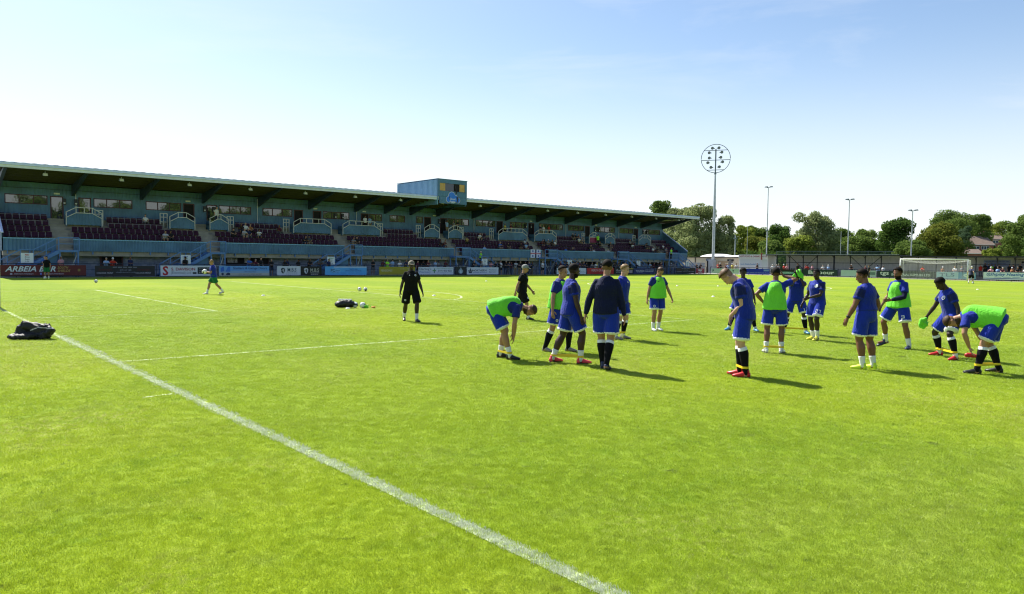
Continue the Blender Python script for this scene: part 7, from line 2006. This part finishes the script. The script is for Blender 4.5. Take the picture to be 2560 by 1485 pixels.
# bibs in the hand
def rag(name, lab, centre, size, seed, mtl=C_BIB, hang=None, cat='bib'):
    b = MB(); rg = np.random.default_rng(seed)
    for i in range(6):
        F_ = frame(rg.normal(), rg.normal() * 2); c_ = rg.normal(0, .42, 3) * np.array(size)
        ball(b, c_, F_, tuple(np.array(size) * rg.uniform(.35, .85, 3)), 14, 10)
    if hang:
        for (x, y, z, w, th) in hang: tube(b, [V3(x * .2, y * .2, 0), V3(x, y, z * .5), V3(x * 1.1, y * 1.1, z)], [(w, th), (w * 1.1, th), (w * .8, th * .6)], V3(0, 1, 0), 10)
    o = queue(name, b, .012, None, [mtl], lambda o: folds(o, .022, seed, (1, 1, .8), 16), 1)
    o.location = centre; tag(o, lab, cat); return o
def wpt(key, p): lc, hg = PLAYERS[key][2], PLAYERS[key][3]; q = rotz(R(hg)) @ np.array(p, float); return (lc[0] + q[0], lc[1] + q[1], q[2])
o = rag('bib', 'crumpled green bib in the hand of the player looking down', wpt('holding', PLAYERS['holding'][1]['wr']['R'] + PLAYERS['holding'][1]['hd']['R'] * .15), (.135, .075, .085), 41, hang=[(.07, .05, -.09, .06, .025)])
o = rag('bib', 'green bib held up over the face of the player wiping it', wpt('towel', (.155, .0, 1.60)), (.05, .10, .085), 42, hang=[(.03, .10, -.20, .06, .022), (.03, -.09, -.26, .05, .022)]); o.rotation_euler = (0, 0, R(216))

# ------------------------------------------------------------------ goals
def goal(x, back, lab):
    t = empty('football_goal', (x, 0, 0), label=lab, cat='goal', group='football goals')
    W_, Hh, r = 3.72, 2.50, .12
    for s in (-1, 1):
        b = MB(); b.path([(0, s * W_, 0), (0, s * W_, Hh)], r, 12); b.build('post', M_WHITE, t, True)
    b = MB(); b.path([(0, -W_ - .06, Hh), (0, W_ + .06, Hh)], r, 12); b.build('crossbar', M_WHITE, t, True)
    bk = back; dep = 1.9
    for s in (-1, 1):
        b = MB(); b.path([(bk * .05, s * W_, Hh), (bk * .9, s * W_, Hh - .12), (bk * 1.0, s * W_, Hh - .6)], .045, 6); b.build('stay', M_WHITE, t)
    def top(u, v):     # u across, v front to back
        sag = .42 * (1 - (2 * u - 1) ** 2) * math.sin(math.pi * min(1, v * 1.0)) if v < 1 else 0
        return (bk * v * .95, -W_ + 2 * W_ * u, Hh - .06 - sag - .10 * v)
    b = MB(); w = .010; n = 46; m_ = 9
    def strip(pts):
        for p, q in zip(pts, pts[1:]): b.bar(p, q, w, w, 3)
    for i in range(n + 1): strip([top(i / n, j / m_) for j in range(m_ + 1)])
    for j in range(m_ + 1): strip([top(i / 23, j / m_) for i in range(24)])
    def rear(u, v): p = top(u, 1); return (bk * (.95 + dep * 0.35 * v ** 1.5 / abs(bk) * abs(bk) * .6), p[1], p[2] * (1 - v) + .02 * v)
    for i in range(n + 1): strip([rear(i / n, j / 6) for j in range(7)])
    for j in range(19): strip([rear(i / 23, j / 18) for i in range(24)])
    for s in (0, 1):
        for i in range(11): strip([(bk * .95 * i / 10, -W_ + 2 * W_ * s, Hh - .1), (bk * (.95 + .4) * i / 10, -W_ + 2 * W_ * s, .02)])
        for j in range(1, 18): z = j * .135; strip([(0, -W_ + 2 * W_ * s, z), (bk * (1.3 - .35 * z / Hh), -W_ + 2 * W_ * s, z)])
    o = b.build('net', mat('net_white', (.62, .62, .60), .7), t); o['kind'] = 'stuff'
goal(PL + .06, 1.0, 'white far goal with sagging net in front of the terrace')
goal(.03, -1.0, 'near goal whose white post shows at the left edge')

# ------------------------------------------------------------------ balls, discs, bag, heap of clothes
def ball_mat():
    mm = bpy.data.materials.new('football_skin'); mm.use_nodes = True
    t = mm.node_tree; b = t.nodes['Principled BSDF']; b.inputs['Roughness'].default_value = .35
    c = t.nodes.new('ShaderNodeTexCoord'); v = t.nodes.new('ShaderNodeTexVoronoi'); v.feature = 'F1'; v.inputs['Scale'].default_value = 6.5
    t.links.new(c.outputs['Object'], v.inputs['Vector'])
    r = t.nodes.new('ShaderNodeValToRGB'); r.color_ramp.interpolation = 'CONSTANT'
    r.color_ramp.elements[0].color = (.75, .75, .74, 1); e = r.color_ramp.elements[1]; e.position = .62; e.color = (.03, .025, .035, 1)
    m3 = r.color_ramp.elements.new(.18); m3.color = (.80, .80, .80, 1)
    m4 = r.color_ramp.elements[0]; m4.color = (.10, .10, .12, 1)
    t.links.new(v.outputs['Distance'], r.inputs['Fac']); t.links.new(r.outputs['Color'], b.inputs['Base Color'])
    return mm
M_BALL = ball_mat()
bb_ = MB(); ball(bb_, V3(0, 0, 0), [V3(1, 0, 0), V3(0, 1, 0), V3(0, 0, 1)], (.11, .11, .11), 28, 18); bme = bb_.mesh('football', True); bme.materials.append(M_BALL)
for i, (x, y, z, lab) in enumerate([(7.74, 20.42, .11, 'ball at the edge of the stand shadow, leftmost in the sun'), (6.26, 29.9, .11, 'ball in the shade by the maroon board'), (17.08, 2.26, .11, 'left ball of the pair beyond the kit bag'), (17.34, 2.06, .11, 'right ball of the pair beyond the kit bag'),
        (10.17, -9.90, .115, 'ball leaning against the right end of the black bag'), (10.38, -10.10, .11, 'ball next to the green and orange cloth by the bag'), (79.6, -8.35, .11, 'ball at the feet of the white-haired man'), (9.50, 2.50, 1.10, 'ball tucked in the gloves of the walking goalkeeper')]):
    o = bpy.data.objects.new('football', bme); COL.objects.link(o); o.location = (x, y, z); o.rotation_euler = (i * 1.3, i * 2.1, i * .7); tag(o, 'white and black ' + lab, 'football', 'footballs on the pitch')
o.location = wpt('keeper', (.40, .02, 1.10))
db = MB(); n = 20
for (r0, r1, z0, z1) in ((.095, .05, .004, .055), (.05, .03, .055, .05)):
    db.add([(r0 * math.cos(6.2832 * i / n), r0 * math.sin(6.2832 * i / n), z0) for i in range(n)] + [(r1 * math.cos(6.2832 * i / n), r1 * math.sin(6.2832 * i / n), z1) for i in range(n)], [(i, (i + 1) % n, n + (i + 1) % n, n + i) for i in range(n)])
dme = db.mesh('marker_disc', True); dme.materials.append(M_WHITE)
for x, y, lab in [(10.66, -.18, 'left of the walking goalkeeper, nearest the six-yard box'), (17.85, -3.84, 'just right of the black-clad coach'), (35.96, 14.65, 'far out left of the coach in the grey cap'), (30.71, -5.3, 'behind the fair curly-haired player'), (42.84, .1, 'on the halfway line beyond the player in white boots'), (45.77, -1.53, 'above the bowed head near the halfway line'), (30.49, -11.45, 'left of the bowed player, in mid pitch'), (39.91, -16.55, 'just left of the bib player stepping left'), (60.05, -14.77, 'beyond the halfway line on the right'), (9.72, -10.2, 'in front of the black kit bag')]:
    o = bpy.data.objects.new('marker_disc', dme); COL.objects.link(o); o.location = (x, y, 0.0); tag(o, 'white marker disc ' + lab, 'marker disc', 'white marker discs on the pitch')
b = MB(); b.add([(.14 * math.cos(6.2832 * i / n), .14 * math.sin(6.2832 * i / n), .0) for i in range(n)] + [(.03 * math.cos(6.2832 * i / n), .03 * math.sin(6.2832 * i / n), .24) for i in range(n)], [(i, (i + 1) % n, n + (i + 1) % n, n + i) for i in range(n)] + [tuple(range(n, 2 * n))]); b.box(-.17, .17, -.17, .17, .002, .03)
o = b.build('training_cone', mat('cone_orange', (.75, .28, .06), .5)); o.location = (88.4, -2.66, .0); tag(o, 'small orange cone in front of the far goal', 'cone')
# kit bag
kb = MB(); tube(kb, [V3(-.34, 0, .10), V3(-.30, 0, .12), V3(-.1, 0, .16), V3(.15, 0, .18), V3(.30, 0, .13), V3(.34, 0, .11)], [(.10, .06), (.15, .10), (.17, .14), (.17, .15), (.14, .11), (.08, .06)], V3(0, 1, 0), 14)
o = queue('kit_bag', kb, .018, None, [mat('bag_black', (.012, .012, .015), .5)], lambda o: crease(o, .040, 61, 6), 1); o.location = (9.86, -9.72, 0.0); o.rotation_euler = (0, 0, R(-42)); tag(o, 'black kit bag with white bibs on top beside two balls', 'bag')
wb = MB()
for i in range(9): tube(wb, [V3(-.22 + i * .055, -.08, .30), V3(-.21 + i * .055, 0, .325), V3(-.22 + i * .055, .09, .30)], [(.018, .014)] * 3, V3(1, 0, 0), 6)
w_ = wb.build('bag_lacing', C_WHITE, o, True)
rag('cloth', 'green cloth on the grass right of the kit bag', (10.52, -10.22, .05), (.14, .07, .04), 62, cat='cloth')
rag('cloth', 'small orange cloth on the grass right of the kit bag', (10.70, -10.34, .03), (.10, .06, .03), 63, mat('cloth_orange', (.8, .30, .10), .8), cat='cloth')
# black training clothes by the goal line
cl = MB()
tube(cl, [V3(-.50, .02, .05), V3(-.25, .0, .06), V3(.05, .02, .07), V3(.3, .05, .05)], [(.10, .05), (.20, .07), (.16, .08), (.06, .04)], V3(0, 1, 0), 14)
tube(cl, [V3(-.28, .14, .06), V3(-.27, .12, .18), V3(-.25, .10, .30), V3(-.22, .10, .40)], [(.20, .14), (.15, .10), (.08, .06), (.02, .02)], V3(1, 0, 0), 14)
tube(cl, [V3(-.20, .10, .30), V3(.02, .12, .24), V3(.22, .12, .20), V3(.42, .10, .27)], [(.07, .10), (.08, .14), (.10, .14), (.06, .08)], V3(0, 1, 0), 14)
tube(cl, [V3(.18, .08, .06), V3(.36, .08, .10), V3(.46, .08, .22), V3(.40, .09, .30)], [(.14, .06), (.13, .10), (.09, .08), (.05, .04)], V3(0, 1, 0), 14)
o = queue('clothes_heap', cl, .016, None, [mat('tracksuit_black', (.009, .009, .011), .55, bump=.2, bscale=120), mat('tracksuit_trim', (.50, .48, .48), .6)], lambda o: (crease(o, .050, 71, 4.2), paint(o, lambda c: (np.abs(c[:, 2] - .20 - .16 * c[:, 0] - .03 * np.sin(c[:, 0] * 9)) < .012) & (c[:, 0] > -.02), 1)), 1)
o.location = (-.60, -15.42, .0); o.rotation_euler = (0, 0, R(-40)); o.scale = (.90, .90, .98); tag(o, 'heap of black tracksuit clothes with grey trim lying on the goal line', 'clothes')
# loose boot, and divots
bt = MB(); f_ = V3(1, 0, 0)
tube(bt, [V3(-.14, 0, .05), V3(-.10, 0, .055), V3(-.03, 0, .055), V3(.06, 0, .04), V3(.14, 0, .028)], [(.025, .03), (.036, .05), (.038, .05), (.044, .034), (.02, .018)], V3(0, 1, 0), 12)
o = smooth_all(bt.build('loose_boot', [BOOTM['red']])); o.location = (13.3, -29.05, .0); o.rotation_euler = (0, 0, R(-60)); tag(o, 'red football boot on the grass behind the bending player on the right', 'boot')
run_jobs()

# ------------------------------------------------------------------ lettering: fit widths, then turn into plain meshes
bpy.context.view_layer.update()
fit = {o.name: w for o, w in TEXTS}
dg = bpy.context.evaluated_depsgraph_get()
fonts = [o for o in S.objects if o.type == 'FONT']
made = []
for o in fonts:
    me = bpy.data.meshes.new_from_object(o.evaluated_get(dg)); made.append((o, me))
for o, me in made:
    n = len(me.vertices)
    if n == 0: continue
    co = np.empty(n * 3, dtype=np.float32); me.vertices.foreach_get('co', co); co = co.reshape(-1, 3)
    if o.name in fit:
        x0, x1 = co[:, 0].min(), co[:, 0].max(); w = max(1e-4, x1 - x0); s = fit[o.name] / w
        co[:, 0] = (co[:, 0] - (x0 + x1) / 2) * min(max(s, .45), 1.9)
    y0, y1 = co[:, 1].min(), co[:, 1].max(); co[:, 1] -= (y0 + y1) / 2
    me.vertices.foreach_set('co', co.ravel()); me.update()
    nm = o.name; q = bpy.data.objects.new('lettering', me); COL.objects.link(q)
    q.parent = o.parent; q.matrix_parent_inverse = o.matrix_parent_inverse; q.matrix_basis = o.matrix_basis
    bpy.data.objects.remove(o)
    q.name = 'lettering'
